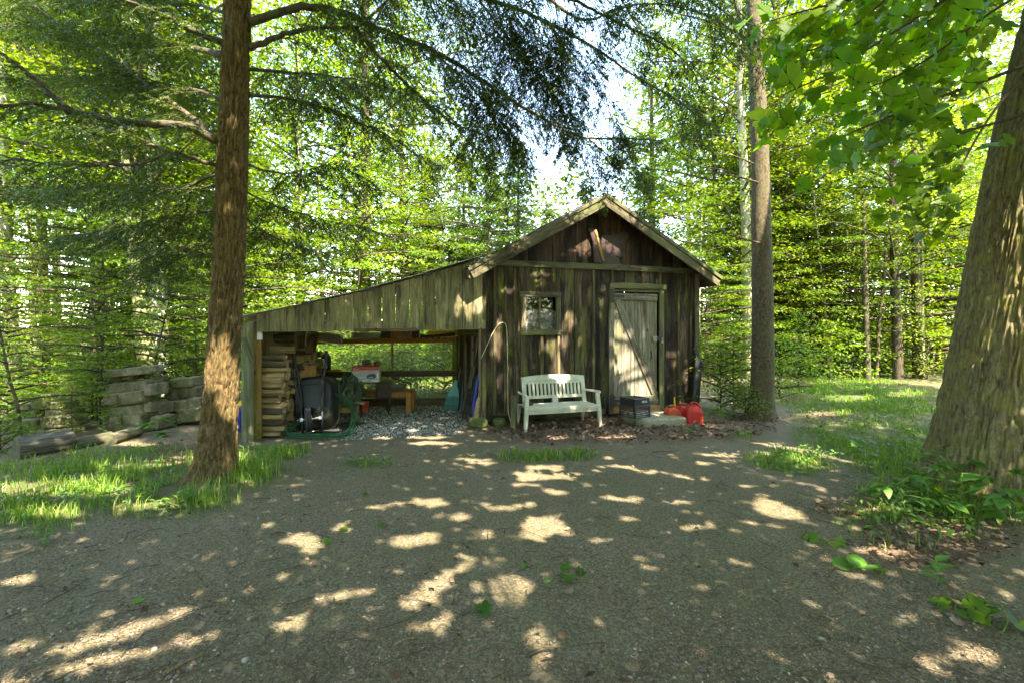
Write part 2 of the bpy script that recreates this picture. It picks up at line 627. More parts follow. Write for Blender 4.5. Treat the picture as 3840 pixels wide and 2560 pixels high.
def leafmat(name, stops, trans=0.4, rough=0.45, tcol=1.5, spec=0.35, objvar=0.25):
    """thin leaves: reflect and let light through; each leaf its own green by the face attribute rnd"""
    t = NT(name)
    at = t.n("ShaderNodeAttribute", attribute_name="rnd")
    c = t.ramp(at.outputs["Fac"], stops)
    rnd, _ = t.rand()
    hs = t.n("ShaderNodeHueSaturation")
    mr = t.n("ShaderNodeMapRange")
    mr.inputs[3].default_value, mr.inputs[4].default_value = 1 - objvar, 1 + objvar
    t.l(rnd, mr.inputs[0])
    t.l(mr.outputs[0], hs.inputs["Value"])
    if objvar > 0.2:
        hr = t.n("ShaderNodeMapRange")
        hr.inputs[3].default_value, hr.inputs[4].default_value = 0.478, 0.518
        t.l(t.math('FRACT', t.math('MULTIPLY', rnd, 7.31), 0.0), hr.inputs[0])
        t.l(hr.outputs[0], hs.inputs["Hue"])
        cl = t.noise(t.coord(), 0.55, 3, 0.6)
        c = t.mix(1.0, c, t.ramp(cl, [(0.34, (0.55, 0.62, 0.6)), (0.62, (1.25, 1.2, 1.1))]), 'MULTIPLY')
    t.l(c, hs.inputs["Color"])
    c = hs.outputs[0]
    t.col(c)
    t.rough(rough, spec)
    tr = t.n("ShaderNodeBsdfTranslucent")
    t.l(t.mix(1.0, c, (tcol * 1.08, tcol, tcol * 0.3), 'MULTIPLY'), tr.inputs[0])
    mx = t.n("ShaderNodeMixShader")
    mx.inputs[0].default_value = trans
    t.l(t.b.outputs[0], mx.inputs[1])
    t.l(tr.outputs[0], mx.inputs[2])
    t.l(mx.outputs[0], t.o.inputs[0])
    return t.m

def bark(name, dark, light, moss=None, scale=1.0, moss_amt=0.4, vert=0.22, bump=0.8, dist=0.02):
    t = NT(name)
    rnd, off = t.rand()
    v = t.mapping(t.coord(), (9 * scale, 9 * scale, 9 * scale * vert), off)
    g = t.noise(v, 1.5, 9, 0.7, 0.6)
    c = t.ramp(g, [(0.32, dark), (0.66, light)])
    g2 = t.noise(t.mapping(t.coord(), (1.6 * scale,) * 3, off), 1.4, 6, 0.65)
    if moss is not None:
        c = t.mix(t.ramp(g2, [(0.62 - moss_amt * 0.3, (0, 0, 0)), (0.8 - moss_amt * 0.3, (0.8, 0.8, 0.8))]), c, moss)
    t.col(c)
    t.rough(0.9, 0.2)
    t.bump(g, bump, dist)
    return t.m

M_ = {}
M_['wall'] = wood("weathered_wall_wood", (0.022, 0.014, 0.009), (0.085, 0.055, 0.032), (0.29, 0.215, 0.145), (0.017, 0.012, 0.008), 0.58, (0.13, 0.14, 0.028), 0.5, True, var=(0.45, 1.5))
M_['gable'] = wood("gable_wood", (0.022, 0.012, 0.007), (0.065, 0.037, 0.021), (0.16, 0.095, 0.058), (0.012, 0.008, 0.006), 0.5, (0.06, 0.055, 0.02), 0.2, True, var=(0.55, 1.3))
M_['batten'] = wood("batten_wood", (0.035, 0.025, 0.014), (0.10, 0.078, 0.04), (0.2, 0.165, 0.09), (0.025, 0.018, 0.011), 0.4, (0.11, 0.125, 0.03), 0.55, var=(0.5, 1.3))
M_['trim'] = wood("trim_wood", (0.055, 0.042, 0.025), (0.165, 0.14, 0.078), (0.3, 0.265, 0.16), (0.04, 0.03, 0.02), 0.35, (0.115, 0.135, 0.04), 0.6, True, var=(0.7, 1.15))
M_['door'] = wood("door_wood", (0.08, 0.064, 0.04), (0.23, 0.20, 0.14), (0.42, 0.385, 0.31), (0.06, 0.042, 0.025), 0.2, (0.15, 0.17, 0.055), 0.42, True, var=(0.75, 1.2))
M_['fascia'] = wood("fascia_wood", (0.085, 0.073, 0.036), (0.24, 0.21, 0.105), (0.38, 0.345, 0.195), (0.07, 0.06, 0.034), 0.3, (0.10, 0.115, 0.035), 0.45, True, var=(0.7, 1.2), stain_scale=1.8)
M_['post'] = wood("grey_post_wood", (0.06, 0.057, 0.03), (0.17, 0.165, 0.09), (0.3, 0.285, 0.17), None, 0, (0.12, 0.14, 0.045), 0.5, True)
M_['yellow_wood'] = wood("yellowed_post_wood", (0.16, 0.09, 0.025), (0.33, 0.2, 0.06), (0.45, 0.29, 0.1), None, 0, None, 0, True)
M_['orange_wood'] = wood("orange_wood", (0.22, 0.09, 0.025), (0.38, 0.17, 0.05), (0.5, 0.25, 0.09), None, 0, None, 0, True)
M_['plywood'] = wood("plywood", (0.32, 0.15, 0.045), (0.45, 0.23, 0.075), (0.52, 0.28, 0.1), var=(0.95, 1.05), fine=0.6)
M_['rail'] = wood("dark_rail_wood", (0.06, 0.04, 0.02), (0.14, 0.095, 0.05), (0.24, 0.17, 0.1), (0.05, 0.03, 0.02), 0.2)
M_['inner'] = wood("inner_board_wood", (0.13, 0.09, 0.06), (0.27, 0.2, 0.13), (0.4, 0.31, 0.22), None, 0, None, 0, True)
M_['cabinet'] = wood("dark_cabinet_wood", (0.018, 0.010, 0.006), (0.04, 0.022, 0.013), (0.07, 0.04, 0.022), rough=0.45)
M_['log_face'] = wood("split_log_wood", (0.2, 0.12, 0.05), (0.38, 0.26, 0.12), (0.52, 0.38, 0.2), (0.14, 0.09, 0.05), 0.25, None, 0, False, axis=0, fine=0.9, var=(0.55, 1.15))
M_['log_bark'] = wood("log_bark", (0.035, 0.028, 0.02), (0.09, 0.075, 0.055), (0.18, 0.15, 0.11), axis=0, fine=1.6)
M_['grey_log'] = wood("grey_beam_wood", (0.05, 0.045, 0.026), (0.13, 0.12, 0.07), (0.24, 0.22, 0.135), None, 0, (0.15, 0.17, 0.05), 0.4, axis=2)
M_['dark_bark_log'] = wood("lying_log_bark", (0.025, 0.021, 0.015), (0.11, 0.097, 0.07), (0.30, 0.27, 0.20), axis=2, fine=1.3)
M_['roofing'] = plain("mossy_roofing", (0.08, 0.085, 0.06), 0.9, 0.2, 0.5, 5)
M_['tin'] = plain("pale_roof_sheet", (0.42, 0.43, 0.4), 0.5, 0.4, 0.3, 5)
M_['black_iron'] = plain("black_iron", (0.02, 0.018, 0.017), 0.5, 0.5, 0.3, 30)
M_['rust'] = plain("rusty_iron", (0.13, 0.05, 0.025), 0.8, 0.3, 0.4, 30)
M_['brass'] = plain("brass", (0.6, 0.42, 0.12), 0.35, 0.5, 0.1, 30, metal=0.9)
M_['steel'] = plain("steel", (0.45, 0.45, 0.44), 0.35, 0.5, 0.15, 30, metal=0.8)
M_['bench'] = plain("white_plastic", (0.50, 0.47, 0.355), 0.5, 0.4, 0.25, 5, 0.08, dirt=(0.25, 0.26, 0.13))
M_['black_poly'] = plain("black_poly_tray", (0.012, 0.014, 0.011), 0.42, 0.25, 0.35, 4, 0.05, dirt=(0.045, 0.05, 0.03))
M_['rubber'] = plain("rubber", (0.03, 0.03, 0.03), 0.75, 0.3, 0.3, 20)
M_['black_handle'] = plain("black_painted_steel", (0.022, 0.022, 0.02), 0.5, 0.4, 0.3, 10)
M_['hose'] = plain("green_hose", (0.012, 0.075, 0.025), 0.5, 0.3, 0.35, 6)
M_['hose2'] = plain("dark_green_hose", (0.03, 0.085, 0.03), 0.45, 0.4, 0.25, 6)
M_['crate'] = plain("black_crate_plastic", (0.022, 0.022, 0.024), 0.42, 0.5, 0.3, 10)
M_['red'] = plain("red_plastic", (0.46, 0.018, 0.012), 0.45, 0.35, 0.25, 7, 0.1, dirt=(0.22, 0.05, 0.03))
M_['red_orange'] = plain("faded_red_plastic", (0.52, 0.075, 0.025), 0.5, 0.3, 0.25, 7, 0.1, dirt=(0.27, 0.1, 0.05))
M_['yellow'] = plain("yellow_plastic", (0.72, 0.42, 0.02), 0.45, 0.4, 0.15, 8)
M_['blue'] = plain("blue_plastic", (0.02, 0.045, 0.42), 0.4, 0.4, 0.2, 6)
M_['teal'] = plain("teal_plastic", (0.10, 0.32, 0.27), 0.5, 0.4, 0.2, 8)
M_['black_cloth'] = plain("black_vinyl", (0.016, 0.018, 0.016), 0.5, 0.4, 0.3, 8, 0.1)
M_['tarp_green'] = plain("dark_green_tarp", (0.045, 0.06, 0.03), 0.45, 0.4, 0.35, 5, 0.1)
M_['tarp_grey'] = plain("silver_tarp", (0.22, 0.24, 0.27), 0.4, 0.45, 0.35, 5, 0.1)
M_['card_grey'] = plain("grey_printed_card", (0.32, 0.33, 0.34), 0.5, 0.35, 0.12, 3)
M_['card_top'] = plain("card_top", (0.2, 0.2, 0.17), 0.6, 0.3, 0.2, 4)
M_['card_green'] = plain("pale_green_card", (0.36, 0.42, 0.22), 0.5, 0.35, 0.15, 3)
M_['card_red'] = plain("red_printed_card", (0.5, 0.012, 0.02), 0.45, 0.4, 0.1, 3)
M_['white'] = plain("white_print", (0.75, 0.75, 0.73), 0.5, 0.3, 0.08, 8)
M_['black_print'] = plain("black_print", (0.02, 0.02, 0.025), 0.4, 0.4, 0.1, 8)
M_['tan_print'] = plain("tan_print", (0.5, 0.38, 0.14), 0.5, 0.3, 0.1, 8)
M_['slate'] = plain("grey_slats", (0.3, 0.33, 0.35), 0.6, 0.3, 0.25, 8)
M_['straw'] = plain("broom_straw", (0.36, 0.25, 0.13), 0.9, 0.2, 0.4, 25)
M_['brown_leather'] = plain("brown_rubber", (0.16, 0.06, 0.035), 0.55, 0.35, 0.3, 8)
M_['bag'] = plain("grey_green_cloth", (0.17, 0.19, 0.14), 0.7, 0.3, 0.3, 10, 0.2)
M_['pinkish'] = plain("faded_pink_cloth", (0.42, 0.24, 0.2), 0.8, 0.2, 0.35, 8)
M_['gray_pipe'] = plain("grey_pipe", (0.25, 0.29, 0.31), 0.45, 0.4, 0.2, 6)
M_['hide'] = plain("brown_sheet", (0.05, 0.029, 0.024), 0.5, 0.3, 0.35, 4)
M_['cable'] = plain("pale_cable", (0.5, 0.45, 0.3), 0.6, 0.3, 0.2, 10)
M_['green_plastic'] = plain("olive_paint", (0.2, 0.22, 0.12), 0.6, 0.3, 0.2, 10)

def stone_mat():
    t = NT("granite_block")
    rnd, off = t.rand()
    v = t.mapping(t.coord(), (1, 1, 1), off)
    g = t.noise(v, 9, 9, 0.72)
    c = t.ramp(g, [(0.3, (0.08, 0.066, 0.038)), (0.5, (0.22, 0.19, 0.115)), (0.72, (0.40, 0.355, 0.24))])
    c = t.mix(t.ramp(t.noise(v, 3.2, 6, 0.65), [(0.42, (0, 0, 0)), (0.62, (0.85, 0.85, 0.85))]), c, (0.085, 0.095, 0.022))
    c = t.mix(t.ramp(t.noise(v, 70, 3, 0.6), [(0.35, (0.55, 0.55, 0.55)), (0.6, (0, 0, 0))]), c, (0.05, 0.045, 0.035))
    mr = t.n("ShaderNodeMapRange")
    mr.inputs[3].default_value, mr.inputs[4].default_value = 0.75, 1.2
    t.l(rnd, mr.inputs[0])
    t.col(t.mix(1.0, c, mr.outputs[0], 'MULTIPLY'))
    t.rough(0.92, 0.2)
    t.bump(t.noise(v, 28, 8, 0.7), 0.8, 0.02)
    return t.m
M_['stone'] = stone_mat()
M_['moss_stone'] = plain("mossy_stone", (0.1, 0.115, 0.04), 0.95, 0.15, 0.5, 6, 0.6)
M_['step'] = plain("worn_step_stone", (0.27, 0.24, 0.16), 0.9, 0.2, 0.35, 6, 0.6, dirt=(0.10, 0.105, 0.03))

LEAFS = {
    'canopy': [(0.0, (0.05, 0.105, 0.008)), (0.5, (0.10, 0.18, 0.014)), (1.0, (0.18, 0.26, 0.024))],
    'under': [(0.0, (0.06, 0.12, 0.010)), (0.5, (0.11, 0.19, 0.018)), (0.92, (0.18, 0.26, 0.028)), (1.0, (0.3, 0.28, 0.03))],
    'maple': [(0.0, (0.05, 0.14, 0.008)), (0.5, (0.085, 0.19, 0.012)), (1.0, (0.14, 0.24, 0.018))],
    'hemlock': [(0.0, (0.026, 0.05, 0.012)), (0.5, (0.05, 0.088, 0.018)), (1.0, (0.085, 0.135, 0.026))],
    'weed': [(0.0, (0.05, 0.14, 0.016)), (0.6, (0.09, 0.2, 0.024)), (1.0, (0.18, 0.28, 0.035))],
    'grass': [(0.0, (0.075, 0.17, 0.014)), (0.6, (0.13, 0.24, 0.022)), (0.88, (0.2, 0.27, 0.04)), (1.0, (0.36, 0.30, 0.13))],
    'dead': [(0.0, (0.04, 0.026, 0.016)), (0.4, (0.10, 0.064, 0.038)), (0.8, (0.19, 0.13, 0.085)), (1.0, (0.3, 0.22, 0.15))],
}
M_['canopy'] = leafmat("canopy_leaf", LEAFS['canopy'], 0.5, 0.42, 1.8, objvar=0.35)
M_['under'] = leafmat("understory_leaf", LEAFS['under'], 0.48, 0.42, 1.8, objvar=0.35)
M_['maple'] = leafmat("maple_leaf", LEAFS['maple'], 0.55, 0.4, 2.3, objvar=0.3)
M_['hemlock'] = leafmat("hemlock_needle", LEAFS['hemlock'], 0.3, 0.5, objvar=0.15)
M_['weed'] = leafmat("weed_leaf", LEAFS['weed'], 0.35, 0.4, objvar=0.2)
M_['grass'] = leafmat("grass_blade", LEAFS['grass'], 0.35, 0.5, objvar=0.0)
M_['dead'] = leafmat("dead_leaf", LEAFS['dead'], 0.1, 0.8, 1.0, 0.15, objvar=0.0)

M_['bark_hemlock'] = bark("hemlock_bark", (0.018, 0.012, 0.005), (0.21, 0.14, 0.058), (0.13, 0.12, 0.04), 2.6, 0.3, 0.35, 1.0, 0.03)
M_['bark_big'] = bark("furrowed_bark", (0.035, 0.027, 0.013), (0.33, 0.26, 0.13), (0.25, 0.22, 0.055), 3.0, 0.5, 0.2, 1.0, 0.03)
M_['bark_mid'] = bark("grey_brown_bark", (0.03, 0.023, 0.013), (0.15, 0.118, 0.066), (0.10, 0.10, 0.04), 2.2, 0.3, 0.6, 0.8)
M_['bark_pale'] = bark("pale_smooth_bark", (0.2, 0.18, 0.12), (0.42, 0.38, 0.28), (0.25, 0.26, 0.12), 0.8, 0.35, 0.6, 0.25)
M_['bark_olive'] = bark("olive_bark", (0.14, 0.13, 0.06), (0.27, 0.25, 0.13), (0.16, 0.18, 0.06), 1.0, 0.4, 0.4, 0.3)
M_['bark_white'] = bark("whitish_bark", (0.3, 0.29, 0.24), (0.55, 0.53, 0.46), (0.3, 0.31, 0.2), 1.2, 0.2, 0.9, 0.3)
M_['bark_dark'] = bark("dark_bark", (0.03, 0.024, 0.016), (0.12, 0.095, 0.06), (0.08, 0.085, 0.03), 1.4, 0.35, 0.3)
M_['twig'] = bark("twig_bark", (0.04, 0.03, 0.02), (0.11, 0.085, 0.055), None, 2.0)

def ground_mat():
    t = NT("forest_floor")
    v = t.coord("Object")
    at = t.n("ShaderNodeAttribute", attribute_name="grass")
    lt = t.n("ShaderNodeAttribute", attribute_name="litter")
    gv = t.n("ShaderNodeAttribute", attribute_name="stones")
    g = t.noise(v, 55, 8, 0.75)
    c = t.ramp(g, [(0.30, (0.042, 0.032, 0.018)), (0.48, (0.135, 0.106, 0.062)), (0.6, (0.25, 0.197, 0.125)), (0.78, (0.40, 0.32, 0.225))])
    big = t.noise(v, 1.1, 5, 0.6)
    c = t.mix(t.ramp(big, [(0.35, (0.0, 0.0, 0.0)), (0.7, (0.6, 0.6, 0.6))]), c, t.ramp(t.noise(v, 26, 6, 0.7), [(0.35, (0.045, 0.042, 0.018)), (0.65, (0.15, 0.14, 0.062))]))
    vv = t.voro(v, 70)
    c = t.mix(t.ramp(vv.outputs["Distance"], [(0.1, (0.35, 0.35, 0.35)), (0.4, (0, 0, 0))]), c, t.mix(0.6, vv.outputs["Color"], (0.22, 0.16, 0.1)), 'MIX')
    gg = t.ramp(t.noise(v, 30, 6, 0.7), [(0.3, (0.045, 0.05, 0.02)), (0.6, (0.085, 0.11, 0.03)), (0.8, (0.14, 0.16, 0.05))])
    c = t.mix(at.outputs["Fac"], c, gg)
    ll = t.ramp(t.noise(v, 38, 6, 0.7), [(0.3, (0.05, 0.03, 0.018)), (0.5, (0.15, 0.095, 0.06)), (0.7, (0.28, 0.2, 0.14))])
    c = t.mix(lt.outputs["Fac"], c, ll)
    ss = t.ramp(t.voro(v, 60).outputs["Distance"], [(0.1, (0.34, 0.335, 0.31)), (0.5, (0.09, 0.085, 0.07))])
    c = t.mix(gv.outputs["Fac"], c, ss)
    t.col(c)
    t.rough(0.95, 0.15)
    h = t.math('ADD', g, t.math('MULTIPLY', t.noise(v, 130, 4, 0.7), 0.5))
    t.bump(h, 0.9, 0.018)
    return t.m
M_['ground'] = ground_mat()

def panel_mat():
    """thin ribbed plastic sheet that lets the wood behind show through"""
    t = NT("ribbed_clear_plastic")
    t.col((0.55, 0.62, 0.42))
    t.rough(0.35, 0.4)
    tr = t.n("ShaderNodeBsdfTranslucent")
    tr.inputs[0].default_value = (0.66, 0.74, 0.48, 1)
    tp = t.n("ShaderNodeBsdfTransparent")
    tp.inputs[0].default_value = (0.9, 0.95, 0.74, 1)
    m1 = t.n("ShaderNodeMixShader")
    m1.inputs[0].default_value = 0.75
    t.l(t.b.outputs[0], m1.inputs[1])
    t.l(tr.outputs[0], m1.inputs[2])
    m2 = t.n("ShaderNodeMixShader")
    m2.inputs[0].default_value = 0.74
    t.l(m1.outputs[0], m2.inputs[1])
    t.l(tp.outputs[0], m2.inputs[2])
    t.l(m2.outputs[0], t.o.inputs[0])
    return t.m
M_['panel'] = panel_mat()

def film_mat(name, col, fac, rough=0.15):
    t = NT(name)
    t.col(col)
    t.rough(rough, 0.6)
    tp = t.n("ShaderNodeBsdfTransparent")
    m2 = t.n("ShaderNodeMixShader")
    g = t.noise(t.coord(), 14, 6, 0.7)
    t.l(t.ramp(g, [(0.35, (fac * 0.6,) * 3), (0.7, (min(1, fac * 1.3),) * 3)]), m2.inputs[0])
    t.l(t.b.outputs[0], m2.inputs[1])
    t.l(tp.outputs[0], m2.inputs[2])
    t.l(m2.outputs[0], t.o.inputs[0])
    return t.m
M_['film'] = film_mat("clear_plastic_film", (0.5, 0.4, 0.37), 0.45)
M_['glass'] = film_mat("dirty_window_glass", (0.012, 0.014, 0.01), 0.72, 0.02)
M_['frost'] = plain("frosted_sheet", (0.62, 0.64, 0.66), 0.4, 0.5, 0.35, 45, 0.4)
# ------------------------------------------------------------------ the ground
GRASS = [(240, 1110, 330, 75), (520, 1090, 130, 50), (60, 1170, 160, 60), (420, 1160, 150, 36), (330, 1050, 120, 25), (640, 1040, 70, 20), (600, 1085, 70, 26),
         (2000, 930, 190, 60), (1940, 1010, 120, 60), (2060, 1040, 120, 90), (1900, 900, 140, 22), (1995, 875, 190, 20), (1265, 1048, 130, 16), (1830, 1060, 110, 34),
         (2150, 1180, 220, 90), (1680, 1000, 60, 10), (840, 1070, 60, 12)]
LITTER = [(1380, 982, 290, 40), (1250, 962, 100, 20), (1640, 985, 120, 22), (1580, 1000, 120, 14), (1720, 975, 70, 30), (2150, 1250, 200, 60), (1950, 1170, 90, 20), (420, 1040, 80, 30), (1900, 960, 80, 14)]
STONES = [(920, 965, 180, 36), (770, 990, 110, 18), (980, 945, 90, 25), (880, 980, 180, 22)]

def area(px, py, table, soft=0.55):
    m = np.zeros(len(px))
    for x, y, rx, ry in table:
        e = np.sqrt(((px - x) / rx) ** 2 + ((py - y) / ry) ** 2)
        m = np.maximum(m, np.clip((1.15 - e) / soft, 0, 1))
    return m

def masks(x, y):
    px, py = to_px(np.stack([x, y, np.zeros_like(x)], -1))
    front = y > 0.8
    nz = n2(x * 2.2, y * 2.2, 21, 3) - 0.5
    g = np.where(front, area(px, py, GRASS, 0.85), 0)
    wild = np.clip(np.maximum((np.hypot(x * 0.9, y - 5) - 12) / 3, np.where((x < 1.5) & (y > 10.4), (y - 10.2) / 1.0, 0)), 0, 1) * 0.5
    g = np.clip(np.maximum(g, wild) + nz * 1.1 * (np.maximum(g, wild) > 0.02), 0, 1)
    l = np.clip(np.where(front, area(px, py, LITTER), 0) + nz * 0.6 * (area(px, py, LITTER) > 0.02), 0, 1)
    s = np.clip(np.where(front, area(px, py, STONES), 0) + nz * 0.8 * (area(px, py, STONES) > 0.02), 0, 1)
    return g, l, s

def build_ground():
    gx = np.concatenate([-np.geomspace(75, 7.3, 34), np.linspace(-7, 7, 270), np.geomspace(7.3, 75, 34)])
    gy = np.concatenate([np.linspace(-18, 1.0, 30), np.linspace(1.06, 11, 210), np.geomspace(11.2, 95, 55)])
    X, Y = np.meshgrid(gx, gy)
    x, y = X.ravel(), Y.ravel()
    z = gh(x, y) + np.where(y > 1, 0.012 * (n2(x * 9, y * 9, 31, 2) - 0.5), 0)
    nx, ny = len(gx), len(gy)
    i = (np.arange(ny - 1)[:, None] * nx + np.arange(nx - 1)[None, :]).ravel()
    tris = np.concatenate([np.stack([i, i + 1, i + nx + 1], -1), np.stack([i, i + nx + 1, i + nx], -1)])
    me = fast_mesh("ground", np.stack([x, y, z], -1), tris, M_['ground'], smooth=True)
    for nm, q in zip(("grass", "litter", "stones"), masks(x, y)):
        at = me.attributes.new(nm, 'FLOAT', 'POINT')
        at.data.foreach_set("value", q.astype(np.float32))
    link("ground", me, kind='structure')
build_ground()

# ------------------------------------------------------------------ boards
def board_mesh(name, w, ln, t, mat, c0=(0, 0), c1=(0, 0), jit=0.003, seg=3, ch=0.004):
    """a board: x across, z along, its face looking along -y; c0, c1 shift the ends at the left and the right edge"""
    ch = min(ch, t * 0.4, w * 0.2)
    prof = [(-w / 2, 0), (-w / 2, -t + ch), (-w / 2 + ch, -t), (w / 2 - ch, -t), (w / 2, -t + ch), (w / 2, 0)]
    rings = []
    for k in range(seg + 1):
        s = k / seg
        jx0, jx1, jy = (random.uniform(-jit, jit) for _ in range(3))
        r = []
        for x, y in prof:
            f = x / w + 0.5
            z = (c0[0] * (1 - f) + c0[1] * f) * (1 - s) + (ln + c1[0] * (1 - f) + c1[1] * f) * s
            r.append((x + (jx0 if x < 0 else jx1), y + (jy if y < -1e-6 else 0), z))
        rings.append(r)
    v, f = loft(rings)
    me = bpy.data.meshes.new(name)
    me.from_pydata(v.tolist(), [], [q[::-1] for q in f])
    me.materials.append(mat)
    me.update()
    return me

def plank(name, p0, zd, xd, w, ln, t, mat, parent, label=None, **kw):
    me = board_mesh(name, w, ln, t, mat, **kw)
    M = frame(np.asarray(p0, float), x=xd, z=zd)
    M[:3, 3] -= wl(parent) if parent is not None else 0
    o = link(name, me, parent, label)
    o.matrix_local = Matrix(M.tolist())
    return o

def bar(name, p0, p1, w, t, mat, parent, out=None, label=None, **kw):
    """a board from p0 to p1 (its middle line, back face), its face looking along out"""
    p0, p1 = np.asarray(p0, float), np.asarray(p1, float)
    zd = p1 - p0
    ln = np.linalg.norm(zd)
    out = -V if out is None else np.asarray(out, float)
    xd = np.cross(-out, zd / ln)
    return plank(name, p0, zd, xd, w, ln, t, mat, parent, label, **kw)

# ------------------------------------------------------------------ the shed
shed = thing("shed", "dark weathered board and batten shed with low gable and open lean-to on its left", "shed", C0)
W, RIDGE, SLOPE, DEEP = 4.17, 2.065, math.tan(math.radians(29.4)), 2.64
def roof_z(a):
    return 3.80 - abs(a - RIDGE) * SLOPE            # underside of the roof on the front wall
TRIM0, TRIM1 = 2.60, 2.69
edges_px = [1110, 1135, 1160, 1181, 1199, 1243, 1281, 1322, 1361, 1404, 1436, 1474, 1514, 1555, 1584, 1600]
ea = [A(x) for x in edges_px]
ea[0], ea[-1] = 0.0, W
win_a = (A(1204), A(1276)); win_z = (1.53, 2.12)
door_a = (A(1404), A(1514)); door_z = (0.17, 2.24)
ext = U * 1.0
for i in range(len(ea) - 1):
    a0, a1 = ea[i], ea[i + 1]
    am, w = (a0 + a1) / 2, a1 - a0 - 0.006
    spans = [(0.07 + random.uniform(-0.01, 0.01), TRIM0 + 0.02)]
    if a0 > door_a[0] - 0.03 and a1 < door_a[1] + 0.03:
        spans = [(door_z[1] + 0.02, TRIM0 + 0.02)]
    elif a1 > win_a[0] + 0.02 and a0 < win_a[1] - 0.02:
        spans = [(0.07, win_z[0] + 0.01), (win_z[1] - 0.01, TRIM0 + 0.02)]
    for z0, z1 in spans:
        plank("wall_plank", S(am, 0, z0), Z, U, w, z1 - z0, 0.022, M_['wall'], shed, jit=0.004)
# gable boards, cut along the rake
gp = np.linspace(0.12, 4.05, 19)
for i in range(len(gp) - 1):
    a0, a1 = gp[i], gp[i + 1]
    z0 = TRIM1 - 0.05
    l0, l1 = roof_z(a0) - z0, roof_z(a1) - z0
    if a0 < RIDGE < a1:
        l0 = l1 = max(l0, l1)
    if max(l0, l1) < 0.06:
        continue
    lm = (l0 + l1) / 2
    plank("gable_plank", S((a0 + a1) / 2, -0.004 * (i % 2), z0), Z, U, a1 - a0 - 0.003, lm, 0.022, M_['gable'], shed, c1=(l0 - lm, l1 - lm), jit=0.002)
# battens over the joints
for i, px in enumerate(edges_px[1:-1]):
    a = A(px)
    sp = [(0.16, TRIM0)]
    if door_a[0] - 0.06 < a < door_a[1] + 0.06:
        sp = [(door_z[1] + 0.12, TRIM0)] if door_a[0] + 0.05 < a < door_a[1] - 0.05 else [(2.36, TRIM0)]
    elif win_a[0] - 0.08 < a < win_a[1] + 0.08:
        sp = [(0.16, win_z[0] - 0.09), (win_z[1] + 0.07, TRIM0)]
    for z0, z1 in sp:
        plank("batten", S(a + random.uniform(-0.006, 0.006), -0.023, z0), Z, U, random.uniform(0.045, 0.06), z1 - z0, 0.02, M_['batten'], shed, jit=0.003)
# trim boards
bar("trim_board", S(0.13, -0.03, 2.645), S(2.42, -0.03, 2.645), 0.10, 0.045, M_['trim'], shed)
bar("trim_board", S(2.425, -0.03, 2.645), S(4.16, -0.03, 2.635), 0.10, 0.04, M_['trim'], shed)
bar("skirt_board", S(0.0, -0.024, 0.10), S(2.2, -0.024, 0.10), 0.11, 0.03, M_['batten'], shed)
bar("skirt_board", S(3.42, -0.024, 0.11), S(4.16, -0.024, 0.11), 0.11, 0.03, M_['batten'], shed)
bar("corner_board", S(4.13, -0.03, 0.05), S(4.13, -0.03, 2.62), 0.10, 0.03, M_['trim'], shed)
bar("corner_board", S(0.0, -0.03, 0.05), S(0.0, -0.03, 2.62), 0.07, 0.03, M_['wall'], shed)
# side and back walls, planks too
for k in range(19):
    b = 0.11 + k * 0.22
    if b < DEEP:
        plank("side_plank", S(-0.002, b, 0.05), Z, -V, 0.214, 2.62, 0.022, M_['wall'], shed)
    if b < DEEP:
        plank("side_plank", S(W + 0.002, b, 0.05), Z, V, 0.214, 2.62, 0.022, M_['wall'], shed)
    if k < 19:
        plank("back_plank", S(W - 0.11 - k * 0.22, DEEP, 0.05), Z, -U, 0.214, roof_z(W - 0.11 - k * 0.22) - 0.1, 0.022, M_['wall'], shed)
# bare studs and a rail on the lean-to side of the wall
for b in (0.06, 0.62, 1.2, 1.8):
    plank("stud", S(-0.026, b, 0.1), Z, -V, 0.05, 1.9, 0.035, M_['inner'], shed)
bar("side_rail", S(-0.03, 0.1, 1.50), S(-0.03, 2.2, 1.50), 0.14, 0.03, M_['grey_log'], shed, out=-U)
